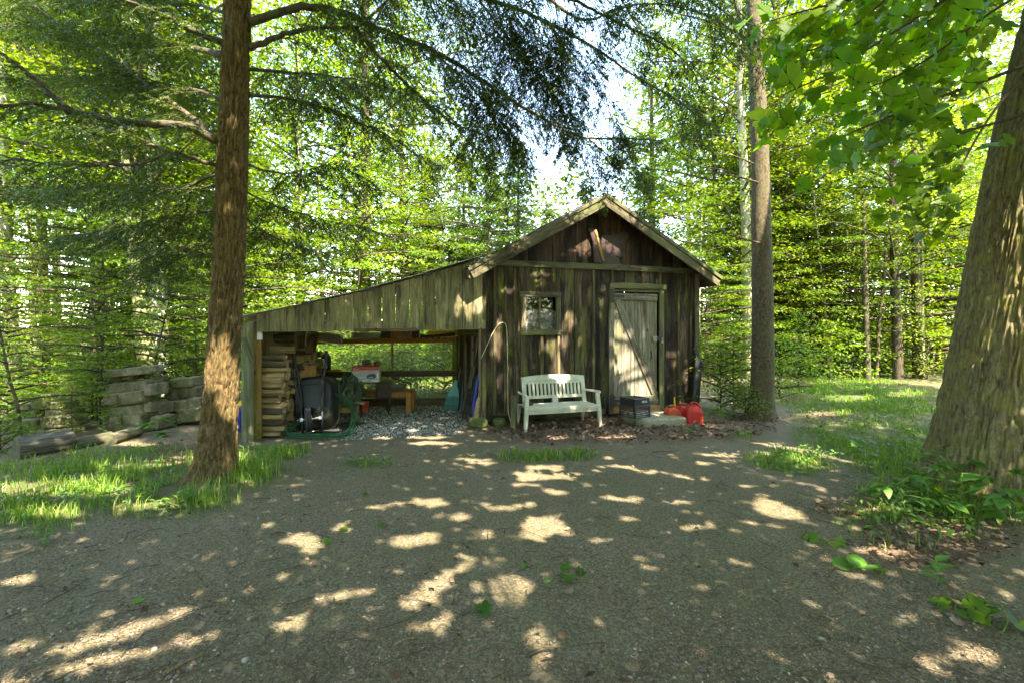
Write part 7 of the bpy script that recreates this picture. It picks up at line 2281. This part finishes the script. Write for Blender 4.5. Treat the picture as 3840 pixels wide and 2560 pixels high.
MAPLE_HALF = [(0.06, 0.01), (0.22, -0.07), (0.42, -0.05), (0.36, 0.08), (0.50, 0.16), (0.68, 0.40), (0.54, 0.40), (0.44, 0.50), (0.27, 0.49), (0.34, 0.66), (0.30, 0.78), (0.17, 0.80), (0.09, 0.93), (0.0, 1.08)]
ML = [leaf_mesh("maple_leaf", [(x * a, y) for x, y in MAPLE_HALF], M_['maple'], f, c, r) for a, f, c, r in ((1.0, 0.15, 0.15, 0.35), (0.92, -0.1, 0.3, 0.55), (1.08, 0.3, 0.05, 0.75), (0.85, 0.05, 0.4, 0.2))]
OV = [leaf_mesh("ovate_leaf", [(0.10, 0.03), (0.26, 0.2), (0.30, 0.38), (0.24, 0.6), (0.12, 0.82), (0.0, 1.0)], M_['weed'], f, c, r) for f, c, r in ((0.2, 0.15, 0.3), (0.1, 0.3, 0.6), (0.3, 0.05, 0.45))]
LA = [leaf_mesh("lance_leaf", [(0.05, 0.05), (0.10, 0.25), (0.11, 0.45), (0.07, 0.75), (0.0, 1.0)], M_['weed'], 0.2, c, r) for c, r in ((0.35, 0.5), (0.15, 0.75))]
RO = [leaf_mesh("round_leaf", [(0.25, -0.06), (0.45, 0.12), (0.52, 0.4), (0.42, 0.7), (0.2, 0.92), (0.0, 1.0)], M_['weed'], 0.12, 0.12, 0.55)]

def leaf_obj(me, parent, pos, d, nrm, s, name="leaf"):
    d = np.asarray(d, float); d = d / np.linalg.norm(d)
    x = np.cross(d, nrm); x /= np.linalg.norm(x) + 1e-9
    z = np.cross(x, d)
    M = np.eye(4)
    M[:3, 0], M[:3, 1], M[:3, 2] = x * s, d * s, z * s
    M[:3, 3] = np.asarray(pos) - wl(parent)
    o = link(name, me, parent)
    o.matrix_local = Matrix(M.tolist())
    return o

# ------------------------------------------------------------------ maple boughs hanging in from the right
mb_root = np.array([5.2, 1.2, ghs(5.2, 1.2)])
maple = thing("maple_tree", "young maple with large bright green leaves on boughs reaching in above the path", "tree", mb_root)
mk("trunk", tube(curve([mb_root - Z * 0.1, mb_root + np.array([-0.05, 0.1, 1.5]), mb_root + np.array([-0.1, 0.2, 3.2]), mb_root + np.array([-0.1, 0.3, 5.5])], 14), np.linspace(0.09, 0.03, 14), 10), M_['bark_mid'], maple, True)
BOUGH = [
    [(2480, -160, 2.5), (2330, -80, 2.6), (2172, 0, 2.75), (2090, 51, 2.85), (1992, 115, 3.0), (1921, 164, 3.1), (1814, 211, 3.2), (1760, 250, 3.25)],
    [(2520, 90, 2.5), (2352, 152, 2.7), (2210, 205, 2.85), (2128, 235, 3.0), (2033, 273, 3.1), (1937, 314, 3.2), (1885, 345, 3.25)],
    [(2300, -190, 2.9), (2100, -60, 3.0), (1948, 0, 3.1), (1850, 25, 3.2), (1746, 55, 3.3)],
    [(2420, -60, 3.2), (2260, 40, 3.4), (2140, 130, 3.6), (2050, 180, 3.7), (1960, 215, 3.8)],
    [(2440, 220, 2.9), (2330, 270, 3.1), (2230, 300, 3.3), (2150, 340, 3.5), (2080, 400, 3.6)],
    [(2200, -120, 3.4), (2060, -20, 3.6), (1960, 60, 3.8), (1880, 110, 3.9), (1800, 130, 4.0)],
    [(2420, -150, 3.5), (2250, -40, 3.8), (2150, 40, 4.0), (2080, 60, 4.2)],
]
rgm = np.random.default_rng(41)
nleaf = 0
more = []
for i, c in enumerate(BOUGH):
    p = curve([P(*q) for q in c], 36)
    lb = mk("bough", tube(p, np.linspace(0.011, 0.004, 36), 6), M_['twig'], maple, True)
    s = np.concatenate([[0], np.cumsum(np.linalg.norm(np.diff(p, axis=0), axis=1))])
    st = MB()
    n = int(s[-1] / 0.034)
    for j in range(n):
        x = s[-1] * (0.12 + 0.88 * (j + rgm.uniform()) / n)
        b = np.array([np.interp(x, s, p[:, q]) for q in range(3)])
        k = min(np.searchsorted(s, x), 35)
        tg = p[k] - p[k - 1]; tg /= np.linalg.norm(tg)
        sd = np.cross(tg, Z); sd /= np.linalg.norm(sd)
        sg_ = 1 if j % 2 else -1
        pl_ = rgm.uniform(0.03, 0.26)
        e = b + tg * pl_ * 0.5 + sd * sg_ * pl_ * rgm.uniform(0.5, 1.0) + Z * rgm.uniform(-0.16, 0.05)
        st.add(tube([b, b * 0.5 + e * 0.5 + Z * 0.01, e], 0.0016, 4, cap=False))
        d = unit(tg * 0.6 + sd * sg_ * 0.5 + np.array([0, 0, -0.55]) + rgm.normal(0, 0.35, 3))
        nr = unit(np.array([0, -0.55, 0.75]) + rgm.normal(0, 0.45, 3))
        sz = rgm.uniform(0.09, 0.15)
        ex, ey = to_px(e)
        if ex[0] > np.interp(ey[0], [-300, 0, 250, 600, 900], [2380, 2318, 2262, 2190, 2150]) - 25 and rgm.uniform() < 0.93:
            continue
        if nleaf < 300:
            leaf_obj(ML[int(rgm.integers(0, 4))], maple, e, d, nr, sz)
            nleaf += 1
        else:
            more.append((e, d, nr, sz))
    st.build("leafstalks", M_['twig'], lb, True)["kind"] = "stuff"
# smaller leaves of the same maple, too many to tell apart
pp = []
for i, c in enumerate([[(2480, -200, 4.2), (2200, -60, 4.6), (2000, 60, 5.0), (1850, 150, 5.3)], [(2400, -100, 4.4), (2250, 30, 4.6), (2100, 200, 4.9), (2020, 330, 5.1)], [(2300, -150, 4.8), (2050, -60, 5.2), (1900, 20, 5.5), (1790, 110, 5.8)],
                       [(2400, 120, 4.0), (2280, 260, 4.2), (2200, 400, 4.4), (2150, 520, 4.5)], [(2350, -60, 5.0), (2200, 120, 5.6), (2080, 260, 6.0), (1960, 380, 6.4)]]):
    p = curve([P(*q) for q in c], 30)
    mk("bough", tube(p, np.linspace(0.014, 0.004, 30), 6), M_['twig'], maple, True)
    for j in range(330):
        b = p[int(rgm.integers(3, 30))]
        pp.append(b + rgm.normal(0, 0.2, 3) * [1, 1, 0.55])
pp = np.array(pp)
ex, ey = to_px(pp)
pp = pp[ex < np.interp(ey, [-300, 0, 250, 600, 900], [2380, 2318, 2262, 2190, 2150]) - 15]
d = unit(np.array([-0.5, 0, -0.4]) + rgm.normal(0, 0.5, pp.shape))
nr = unit(np.array([0, -0.4, 0.8]) + rgm.normal(0, 0.4, pp.shape))
V_, T_ = [], []
base_v = [np.array([q.co[:] for q in m.vertices]) for m in ML]
base_t = [np.array([q.vertices[:] for q in m.polygons]) for m in ML]
RR, off = [], 0
items = [(pp[i], d[i], nr[i], rgm.uniform(0.07, 0.125)) for i in range(len(pp))] + more
for e, d_, n_, s_ in items:
    k = int(rgm.integers(0, 4))
    x = np.cross(d_, n_); x /= np.linalg.norm(x) + 1e-9
    z = np.cross(x, d_)
    R = np.stack([x, d_, z], 1) * s_
    V_.append(base_v[k] @ R.T + e); T_.append(base_t[k] + off); off += len(base_v[k])
    RR.append(np.full(len(base_t[k]), rgm.uniform(0.1, 0.9)))
o = link("foliage", fast_mesh("foliage", np.concatenate(V_) - wl(maple), np.concatenate(T_), M_['maple'], rnd=np.concatenate(RR)), maple)
o["kind"] = "stuff"

# ------------------------------------------------------------------ plants one can pick out
rgp = np.random.default_rng(51)
def plant(kind, px, py, h, label, n=10, group=None, lean=(0, 0)):
    g = Gg(px, py)
    t = thing("broadleaf_plant" if kind != 'lance' else "tall_weed", label, "plant", g, group)
    top = g + np.array([lean[0], lean[1], h])
    stem = curve([g - Z * 0.02, g + (top - g) * 0.5 + rgp.normal(0, 0.015, 3) * [1, 1, 0], top], 8)
    mk("stem", tube(stem, np.linspace(0.005, 0.002, 8), 5), M_['stem'], t, True)
    for k in range(n):
        f = (k + 0.7) / n
        az = k * 2.4 + rgp.uniform(-0.4, 0.4)
        out = np.array([math.cos(az), math.sin(az), 0])
        p = g + (top - g) * (0.15 + 0.85 * f)
        if kind == 'lance':
            leaf_obj(LA[k % 2], t, p, out + Z * rgp.uniform(0.1, 0.7), Z + out * -0.4, rgp.uniform(0.11, 0.18) * (1.1 - 0.4 * f))
        elif kind == 'five':
            q = p + out * rgp.uniform(0.08, 0.2) + Z * rgp.uniform(0.0, 0.08)
            mk("leafstalk", tube([p, p * 0.5 + q * 0.5 + Z * 0.01, q], 0.002, 4), M_['stem'], t)
            for j in range(5):
                b = az + (j - 2) * 0.62
                leaf_obj(OV[j % 3], t, q, np.array([math.cos(b), math.sin(b), rgp.uniform(-0.35, 0.05)]), Z + rgp.normal(0, 0.2, 3), rgp.uniform(0.11, 0.19) * (1 - 0.12 * abs(j - 2)))
        elif kind == 'round':
            leaf_obj(RO[0], t, p, np.array([(-1, 0.1, 0.1), (1, -0.1, 0.15), (0.4, -1, -0.1)][k % 3]), Z + np.array([0, -0.45, 0]), (0.105, 0.11, 0.07)[k % 3])
        elif kind == 'maple':
            q = p + out * rgp.uniform(0.03, 0.09)
            leaf_obj(ML[k % 4], t, q, out + Z * rgp.uniform(-0.2, 0.1), Z + np.array([0, -0.3, 0]) + rgp.normal(0, 0.15, 3), rgp.uniform(0.07, 0.12))
        else:
            leaf_obj(OV[k % 3], t, p, out + Z * rgp.uniform(-0.1, 0.5), Z + out * -0.3, rgp.uniform(0.06, 0.11))
    return t
M_['stem'] = plain("green_stem", (0.12, 0.18, 0.04), 0.6, 0.3, 0.2, 20)
PL = [
    ('five', 2235, 1125, 0.42, "big five fingered creeper growing up the huge trunk's foot", 9, (0.05, 0.1)), ('five', 2180, 1150, 0.33, "five fingered creeper in the middle of the weeds by the huge trunk", 7, (0, 0)),
    ('five', 2080, 1170, 0.22, "five fingered creeper spreading at the path side of the weeds", 6, (-0.08, 0)), ('five', 2330, 1215, 0.26, "five fingered creeper at the right end of the weeds", 7, (0, 0)),
    ('five', 2290, 1180, 0.3, "five fingered creeper right in front of the huge trunk", 6, (0.03, 0)), ('five', 2130, 1180, 0.16, "low five fingered creeper below the leafy weeds", 4, (0, 0)),
    ('five', 2340, 1110, 0.5, "tall creeper climbing the huge trunk at the right edge", 8, (0, 0.1)),
    ('lance', 2118, 1165, 0.62, "tallest narrow leaved weed beside the huge trunk", 20, (-0.04, 0)), ('lance', 2170, 1160, 0.5, "narrow leaved weed between the creepers", 18, (0.02, 0)), ('lance', 2210, 1190, 0.36, "shorter narrow leaved weed in front of the big creeper", 14, (0, 0)),
    ('lance', 2350, 1140, 0.42, "narrow leaved weed at the huge trunk's right side", 16, (-0.03, 0)), ('lance', 2078, 1205, 0.27, "small narrow leaved weed standing alone on the litter", 14, (0, 0)), ('lance', 1990, 1085, 0.3, "slim weed at the grass edge left of the huge trunk", 12, (0, 0)),
    ('round', 1951, 1305, 0.07, "seedling with two large round leaves on the bare ground", 3, (0, 0)),
    ('ovate', 2150, 1345, 0.16, "broad leaved seedling standing on the litter below the weeds", 9, (0, 0)), ('ovate', 2015, 1320, 0.06, "tiny light green seedling next to the round leaved one", 5, (0, 0)),
    ('ovate', 2255, 1420, 0.10, "small seedling near the right edge of the bare ground", 5, (0, 0)), ('maple', 2300, 1450, 0.14, "maple seedling near the bottom right corner", 5, (0, 0)), ('maple', 2205, 1405, 0.05, "flat fern like seedling below the broad leaved one", 4, (0, 0)),
    ('maple', 1900, 1250, 0.05, "small seedling at the edge of drive and litter", 3, (0, 0)), ('ovate', 2000, 1140, 0.2, "leafy weed at the corner of path and drive", 8, (0, 0)), ('maple', 1985, 1060, 0.35, "maple sapling on the grass left of the huge trunk", 9, (-0.03, 0)),
    ('maple', 2010, 970, 0.5, "slim maple sapling in the grassy path", 8, (0, 0)),
    ('ovate', 430, 1165, 0.14, "bright broad leaved seedling at the hemlock's foot", 8, (0, 0)), ('ovate', 372, 1170, 0.08, "low spreading seedling left of the hemlock's foot", 6, (0, 0)), ('lance', 560, 1075, 0.2, "thin leaved seedling right of the hemlock's foot", 10, (0, 0)),
    ('ovate', 240, 1180, 0.16, "upright broad leaved weed in the grass at the left", 7, (0, 0)), ('ovate', 395, 1090, 0.18, "dark green dock leaf weed in the grass", 6, (0, 0)), ('ovate', 250, 1100, 0.14, "pale leaved weed in the left grass", 6, (0, 0)),
    ('ovate', 300, 1060, 0.15, "bright seedling beside the tall stack's shadow", 6, (0, 0)), ('lance', 255, 985, 0.45, "feathery narrow leaved weed in front of the tall stack", 20, (0, 0)), ('lance', 235, 1000, 0.4, "feathery narrow leaved weed between logs and tall stack", 18, (0, 0)),
    ('lance', 275, 995, 0.3, "short feathery weed at the tall stack's base", 14, (0, 0)), ('five', 350, 1000, 0.2, "leafy creeper on the tall stack's lower right", 4, (0, 0)), ('ovate', 405, 990, 0.25, "broad leaved weed between the stacks and hemlock", 9, (0, 0)),
    ('maple', 60, 985, 0.35, "maple seedling with wide leaves left of the bark log", 8, (0, 0)), ('ovate', 100, 1250, 0.07, "lone seedling on the drive's left edge", 4, (0, 0)), ('ovate', 335, 1160, 0.09, "seedling in the middle of the left grass edge", 5, (0, 0)),
    ('ovate', 590, 1010, 0.22, "long leaved weed at the lean-to's left post", 7, (0, 0)), ('ovate', 1585, 1000, 0.10, "light green seedling in front of the petrol cans", 5, (0, 0)), ('ovate', 1620, 985, 0.3, "leafy weed right of the biggest petrol can", 9, (0, 0)), ('maple', 1650, 970, 0.3, "maple seedling among the bushes by the shed's corner", 8, (0, 0)),
    ('maple', 1310, 1318, 0.02, "flat maple sprout on the drive", 3, (0, 0)),
]
for kind, px, py, h, lab, n, lean in PL:
    plant(kind, px, py, h, lab, n, None, lean)

# fallen green leaves on the drive
for k, (px, py, s, m, lab) in enumerate((
        (1125, 1412, 0.14, 'm', "large fresh green maple leaf lying on the drive, nearest the camera"), (745, 1247, 0.12, 'm', "crumpled green leaf on the drive below the lean-to"), (872, 1215, 0.11, 'm', "green leaf lying beside a sun patch in the middle of the drive"),
        (790, 1222, 0.11, 'm', "green leaf lying left of the sun patch"), (305, 1392, 0.12, 'o', "pale green folded leaf on the left of the drive"), (1540, 1030, 0.1, 'o', "small green leaf near the step stone"),
        (845, 1140, 0.1, 'm', "green leaf lying by the grass strip near the gravel"), (1205, 1300, 0.1, 'o', "dull green leaf right of the long sun patch"), (1310, 1374, 0.1, 'd', "purplish dry maple leaf on the drive"), (1250, 1350, 0.08, 'o', "small yellow green leaf near the dry purple one"),
        (465, 1448, 0.08, 'd', "dry brown leaf at the lower left of the drive"), (2430 - 240, 1435, 0.1, 'd', "dry tan leaf on the litter at the lower right"))):
    g = Gg(px, py)
    a = rgp.uniform(0, 6.28)
    src = {'m': ML, 'o': OV, 'd': None}[m]
    if src is None:
        me = leaf_mesh("dry_leaf", MAPLE_HALF, M_['dead'], 0.4, 0.3, 0.8)
    else:
        me = src[k % 3]
    o = link("fallen_leaf", me, None, lab, "leaf", "single leaves fallen on the drive")
    d_ = np.array([math.cos(a), math.sin(a), 0.15]); d_ /= np.linalg.norm(d_)
    n_ = unit(np.array([0.1, -0.35, 1.0]))
    x = np.cross(d_, n_); x /= np.linalg.norm(x); z = np.cross(x, d_)
    M = np.eye(4); M[:3, 0], M[:3, 1], M[:3, 2], M[:3, 3] = x * s * 0.62, d_ * s * 0.62, z * s * 0.62, g + Z * 0.022
    o.matrix_world = Matrix(M.tolist())
# sticks
for k, (a, b, r, lab) in enumerate((((1062, 1422), (1105, 1408), 0.012, "short flat wood chip on the drive beside the large green leaf"), ((375, 1558), (480, 1502), 0.010, "long thin stick lying at the lower left of the drive"), ((620, 1232), (660, 1228), 0.008, "short twig on the drive's shaded left side"),
                                  ((1905, 1330), (1945, 1290), 0.006, "thin bent stick below the round leaved seedling"), ((1210, 1520), (1290, 1500), 0.008, "stick lying in the sun patch at the bottom"), ((905, 1490), (960, 1475), 0.007, "thin twig near the bottom of the drive"), ((1500, 1040), (1560, 1040), 0.006, "pale thin stick in front of the step stone"))):
    q0, q1 = Gg(*a) + Z * 0.02, Gg(*b) + Z * 0.015
    mk("stick", tube(curve([q0, q0 * 0.6 + q1 * 0.4 + np.array([0.01, 0.02, 0.006]), q1], 8), np.linspace(r, r * 0.5, 8), 6), M_['rail'] if k % 2 else M_['twig'], None, True, label=lab, cat="stick")

# ------------------------------------------------------------------ ground cover that nobody could count
def blades():
    rg = np.random.default_rng(60)
    n = 900000
    x, y = rg.uniform(-8.5, 11, n), 2.2 + 15 * rg.uniform(0, 1, n) ** 1.3
    px, py = to_px(np.stack([x, y, 0 * x], -1))
    k = (px > -60) & (px < 2420)
    x, y, px, py = x[k], y[k], px[k], py[k]
    g, l, s = masks(x, y)
    cl = n2(x * 3.2, y * 3.2, 71, 2)
    den = np.clip(g, 0, 1) ** 1.0 * np.clip((cl - 0.36) * 4.5, 0.02, 1)
    den *= np.clip(1.25 - np.maximum(y - 8, 0) * 0.08, 0.25, 1) * 0.55
    thin = (px > 1500) & (py < 1010)
    den = np.where(thin, den * 0.75, den)
    q = np.array([ (C0 + 0) ])  # keep the blades out of the shed
    a = (x - C0[0]) * U[0] + (y - C0[1]) * U[1]
    b = (x - C0[0]) * V[0] + (y - C0[1]) * V[1]
    ins = (a > -3.3) & (a < 4.3) & (b > 0) & (b < 5)
    k = (rg.uniform(0, 1, len(x)) < den) & ~ins
    x, y, cl = x[k], y[k], cl[k]
    near = np.exp(-((np.hypot(x + 3.05, y - 4.9) - 0.35) / 0.6) ** 2) + 0.7 * np.exp(-(np.hypot(x + 3.9, y - 5.6) / 1.3) ** 2)
    h = (0.035 + 0.095 * rg.uniform(0, 1, len(x)) ** 2 + 0.10 * near * rg.uniform(0.2, 1, len(x))) * (0.7 + 0.7 * cl)
    n = len(x)
    base = np.stack([x, y, gh(x, y) - 0.004], -1)
    az = rg.uniform(0, 6.28, n)
    d = np.stack([np.cos(az), np.sin(az), 0 * az], -1)
    sd = np.stack([-np.sin(az), np.cos(az), 0 * az], -1)
    w = rg.uniform(0.0028, 0.0055, n)[:, None] * (1 + 0.12 * y[:, None])
    bend = rg.uniform(0.15, 0.9, n)[:, None]
    up = np.array([0, 0, 1.0])
    hh = h[:, None]
    v = np.empty((n, 5, 3), np.float32)
    v[:, 0] = base - sd * w / 2
    v[:, 1] = base + sd * w / 2
    m = base + up * hh * 0.6 + d * hh * bend * 0.25
    v[:, 2] = m - sd * w * 0.4
    v[:, 3] = m + sd * w * 0.4
    v[:, 4] = base + up * hh * (1 - 0.25 * bend) + d * hh * bend * 0.8
    i = np.arange(n, dtype=np.int32)[:, None] * 5
    t = np.concatenate([i + [0, 1, 3], i + [0, 3, 2], i + [2, 3, 4]], 1).reshape(-1, 3)
    link("grass", fast_mesh("grass", v.reshape(-1, 3), t, M_['grass'], rnd=np.repeat(rg.uniform(0, 1, n), 3)), kind='stuff')
    return n
blades()

def floor_leaves():
    """low broad leaves among the grass"""
    rg = np.random.default_rng(61)
    n = 40000
    x, y = rg.uniform(-8, 10, n), 2.4 + 13 * rg.uniform(0, 1, n) ** 1.3
    g, l, s = masks(x, y)
    px, py = to_px(np.stack([x, y, 0 * x], -1))
    a = (x - C0[0]) * U[0] + (y - C0[1]) * U[1]
    b = (x - C0[0]) * V[0] + (y - C0[1]) * V[1]
    ins = (a > -3.4) & (a < 4.3) & (b > -0.3) & (b < 5)
    k = (rg.uniform(0, 1, n) < g * 0.5 * (n2(x * 2, y * 2, 77, 2) > 0.45)) & ~ins & (px > -50) & (px < 2400)
    x, y = x[k], y[k]
    c = np.stack([x, y, gh(x, y) + rg.uniform(0.02, 0.09, len(x))], -1)
    az = rg.uniform(0, 6.28, len(x))
    o = np.stack([np.cos(az), np.sin(az), 0 * az], -1)
    p, d, nr, ln, w, rnd = spray_leaves(c, o, 4, 0.05, 0.055, rg, 0.012, 0.35, 0.1, 0.5)
    v, t = leaf_cards(p, d, nr, ln, w)
    link("ground_cover", fast_mesh("ground_cover", v, t, M_['weed'], rnd=np.repeat(rnd, 2)), kind='stuff')
floor_leaves()

def dead_leaves():
    rg = np.random.default_rng(62)
    n = 110000
    px, py = rg.uniform(-40, 2400, n), rg.uniform(900, 1600, n)
    g3 = (EYE) * FP / (py - HY)
    x, y = (px - CX) / FP * g3, g3
    g, l, s = masks(x, y)
    a = (x - C0[0]) * U[0] + (y - C0[1]) * U[1]
    b = (x - C0[0]) * V[0] + (y - C0[1]) * V[1]
    ins = (a > 0) & (a < 4.3) & (b > -0.03) & (b < 5)
    k = (rg.uniform(0, 1, n) < np.clip(l * np.where((py < 1020) & (px > 1000) & (px < 1800), 0.8, 0.25) + 0.003 + 0.03 * s, 0, 1)) & ~ins & (y < 14)
    x, y = x[k], y[k]
    heap = 0.05 * np.clip(1 - np.abs((b[k] + 0.35) / 0.5), 0, 1) * ((a[k] > 0.2) & (a[k] < 2.4))
    p = np.stack([x, y, gh(x, y) + 0.012 + heap * rg.uniform(0, 1, len(x)) + rg.uniform(0, 0.02, len(x))], -1)
    n = len(x)
    az = rg.uniform(0, 6.28, n)
    d = np.stack([np.cos(az), np.sin(az), rg.normal(0, 0.25, n)], -1)
    nr = unit(np.array([0, 0, 1.0]) + rg.normal(0, 0.5, (n, 3)))
    ln = rg.uniform(0.025, 0.065, n) * np.where(y > 6.5, 1.4, 1.0)
    v, t = leaf_cards(p, d, nr, ln, ln * rg.uniform(0.4, 0.8, n), 0.3, -0.2)
    link("dead_leaves", fast_mesh("dead_leaves", v, t, M_['dead'], rnd=np.repeat(rg.uniform(0, 1, n), 2)), kind='stuff')
dead_leaves()

def duff():
    """needles, chips and bud scales over the drive"""
    rg = np.random.default_rng(63)
    n = 75000
    px, py = rg.uniform(-40, 2400, n), rg.uniform(965, 1620, n)
    y = EYE * FP / (py - HY)
    x = (px - CX) / FP * y
    k = rg.uniform(0, 1, n) < 0.12 + 1.5 * np.clip(n2(x * 1.6, y * 1.6, 90, 3) - 0.3, 0, 1) * 2
    a = (x - C0[0]) * U[0] + (y - C0[1]) * U[1]
    b = (x - C0[0]) * V[0] + (y - C0[1]) * V[1]
    k &= ~((a > 0) & (a < 4.3) & (b > -0.05))
    x, y = x[k], y[k]
    n = len(x)
    p = np.stack([x, y, gh(x, y) + 0.007 + rg.uniform(0, 0.006, n)], -1)
    az = rg.uniform(0, 6.28, n)
    d = np.stack([np.cos(az), np.sin(az), rg.normal(0, 0.15, n)], -1)
    nr = unit(np.array([0, 0, 1.0]) + rg.normal(0, 0.35, (n, 3)))
    ln = rg.uniform(0.006, 0.02, n) * (1 + 0.06 * y)
    v, t = leaf_cards(p, d, nr, ln, ln * rg.uniform(0.12, 0.45, n), 0.1, 0.0)
    link("needle_litter", fast_mesh("needle_litter", v, t, M_['duff'], rnd=np.repeat(rg.uniform(0, 1, n), 2)), kind='stuff')
M_['duff'] = leafmat("litter_chips", [(0.0, (0.05, 0.035, 0.02)), (0.45, (0.11, 0.085, 0.055)), (0.8, (0.22, 0.17, 0.12)), (0.95, (0.26, 0.16, 0.07)), (1.0, (0.38, 0.32, 0.25))], 0.0, 0.8, 1.0, 0.15, 0.0)
duff()

ICO_V = None
def pebbles(name, pos, size, mat, seed, flat=0.6):
    rg = np.random.default_rng(seed)
    ph = (1 + 5 ** 0.5) / 2
    iv = unit(np.array([(-1, ph, 0), (1, ph, 0), (-1, -ph, 0), (1, -ph, 0), (0, -1, ph), (0, 1, ph), (0, -1, -ph), (0, 1, -ph), (ph, 0, -1), (ph, 0, 1), (-ph, 0, -1), (-ph, 0, 1)], float))
    it = np.array([(0, 11, 5), (0, 5, 1), (0, 1, 7), (0, 7, 10), (0, 10, 11), (1, 5, 9), (5, 11, 4), (11, 10, 2), (10, 7, 6), (7, 1, 8), (3, 9, 4), (3, 4, 2), (3, 2, 6), (3, 6, 8), (3, 8, 9), (4, 9, 5), (2, 4, 11), (6, 2, 10), (8, 6, 7), (9, 8, 1)])
    n = len(pos)
    sc_ = size[:, None] * np.stack([rg.uniform(0.7, 1.2, n), rg.uniform(0.5, 0.9, n), rg.uniform(0.7, 1.1, n) * flat], -1)
    az = rg.uniform(0, 6.28, n)
    c, s = np.cos(az)[:, None], np.sin(az)[:, None]
    v = iv[None] * sc_[:, None] * rg.uniform(0.8, 1.15, (n, 12, 1))
    vx, vy = v[..., 0] * c - v[..., 1] * s, v[..., 0] * s + v[..., 1] * c
    v = np.stack([vx, vy, v[..., 2]], -1) + pos[:, None]
    t = (it[None] + np.arange(n)[:, None, None] * 12).reshape(-1, 3)
    link(name, fast_mesh(name, v.reshape(-1, 3), t, mat, rnd=np.repeat(rg.uniform(0, 1, n), 20)), kind='stuff')
def stonesmat(name, stops):
    return leafmat(name, stops, 0.0, 0.85, 1.0, 0.2, 0.0)
M_['gravel'] = stonesmat("pale_gravel", [(0, (0.13, 0.12, 0.095)), (0.5, (0.31, 0.295, 0.25)), (1, (0.5, 0.48, 0.42))])
M_['pebble'] = stonesmat("drive_pebble", [(0, (0.07, 0.06, 0.045)), (0.6, (0.17, 0.145, 0.11)), (0.92, (0.27, 0.235, 0.185)), (1, (0.36, 0.16, 0.07))])
def stones_all():
    rg = np.random.default_rng(64)
    n = 30000
    px, py = rg.uniform(600, 1120, n), rg.uniform(918, 1030, n)
    y = EYE * FP / (py - HY); x = (px - CX) / FP * y
    g, l, s = masks(x, y)
    k = rg.uniform(0, 1, n) < s * 0.55
    x, y = x[k], y[k]
    pebbles("gravel", np.stack([x, y, gh(x, y) + 0.006], -1), rg.uniform(0.007, 0.017, len(x)), M_['gravel'], 1)
    n = 4200
    px, py = rg.uniform(-40, 2400, n), rg.uniform(1000, 1620, n)
    y = EYE * FP / (py - HY); x = (px - CX) / FP * y
    k = rg.uniform(0, 1, n) < 0.25 + 0.8 * (n2(x * 1.2, y * 1.2, 95, 2) > 0.5) * (px < 900)
    x, y = x[k], y[k]
    pebbles("pebbles", np.stack([x, y, gh(x, y) + 0.004], -1), rg.uniform(0.005, 0.013, len(x)), M_['pebble'], 2)
    q = rg.choice(len(x), 170, False)
    pebbles("larger_pebbles", np.stack([x[q], y[q], gh(x[q], y[q]) + 0.006], -1), rg.uniform(0.012, 0.026, 170), M_['pebble'], 3)
    # twigs
    m = MB()
    for k in range(420):
        px, py = rg.uniform(0, 2352), rg.uniform(1010, 1600)
        y = EYE * FP / (py - HY); x = (px - CX) / FP * y
        a, ln = rg.uniform(0, 6.28), 0.04 + 0.3 * rg.uniform() ** 3
        p = np.array([x, y, ghs(x, y) + 0.012]); d = np.array([math.cos(a), math.sin(a), 0]) * ln
        m.add(tube([p, p + d * 0.5 + np.array([0, 0, 0.006]) + rg.normal(0, 0.008, 3), p + d], [0.003, 0.0026, 0.0015], 4, cap=False))
    m.build("small_twigs", M_['twig'], None, True, kind='stuff')
stones_all()
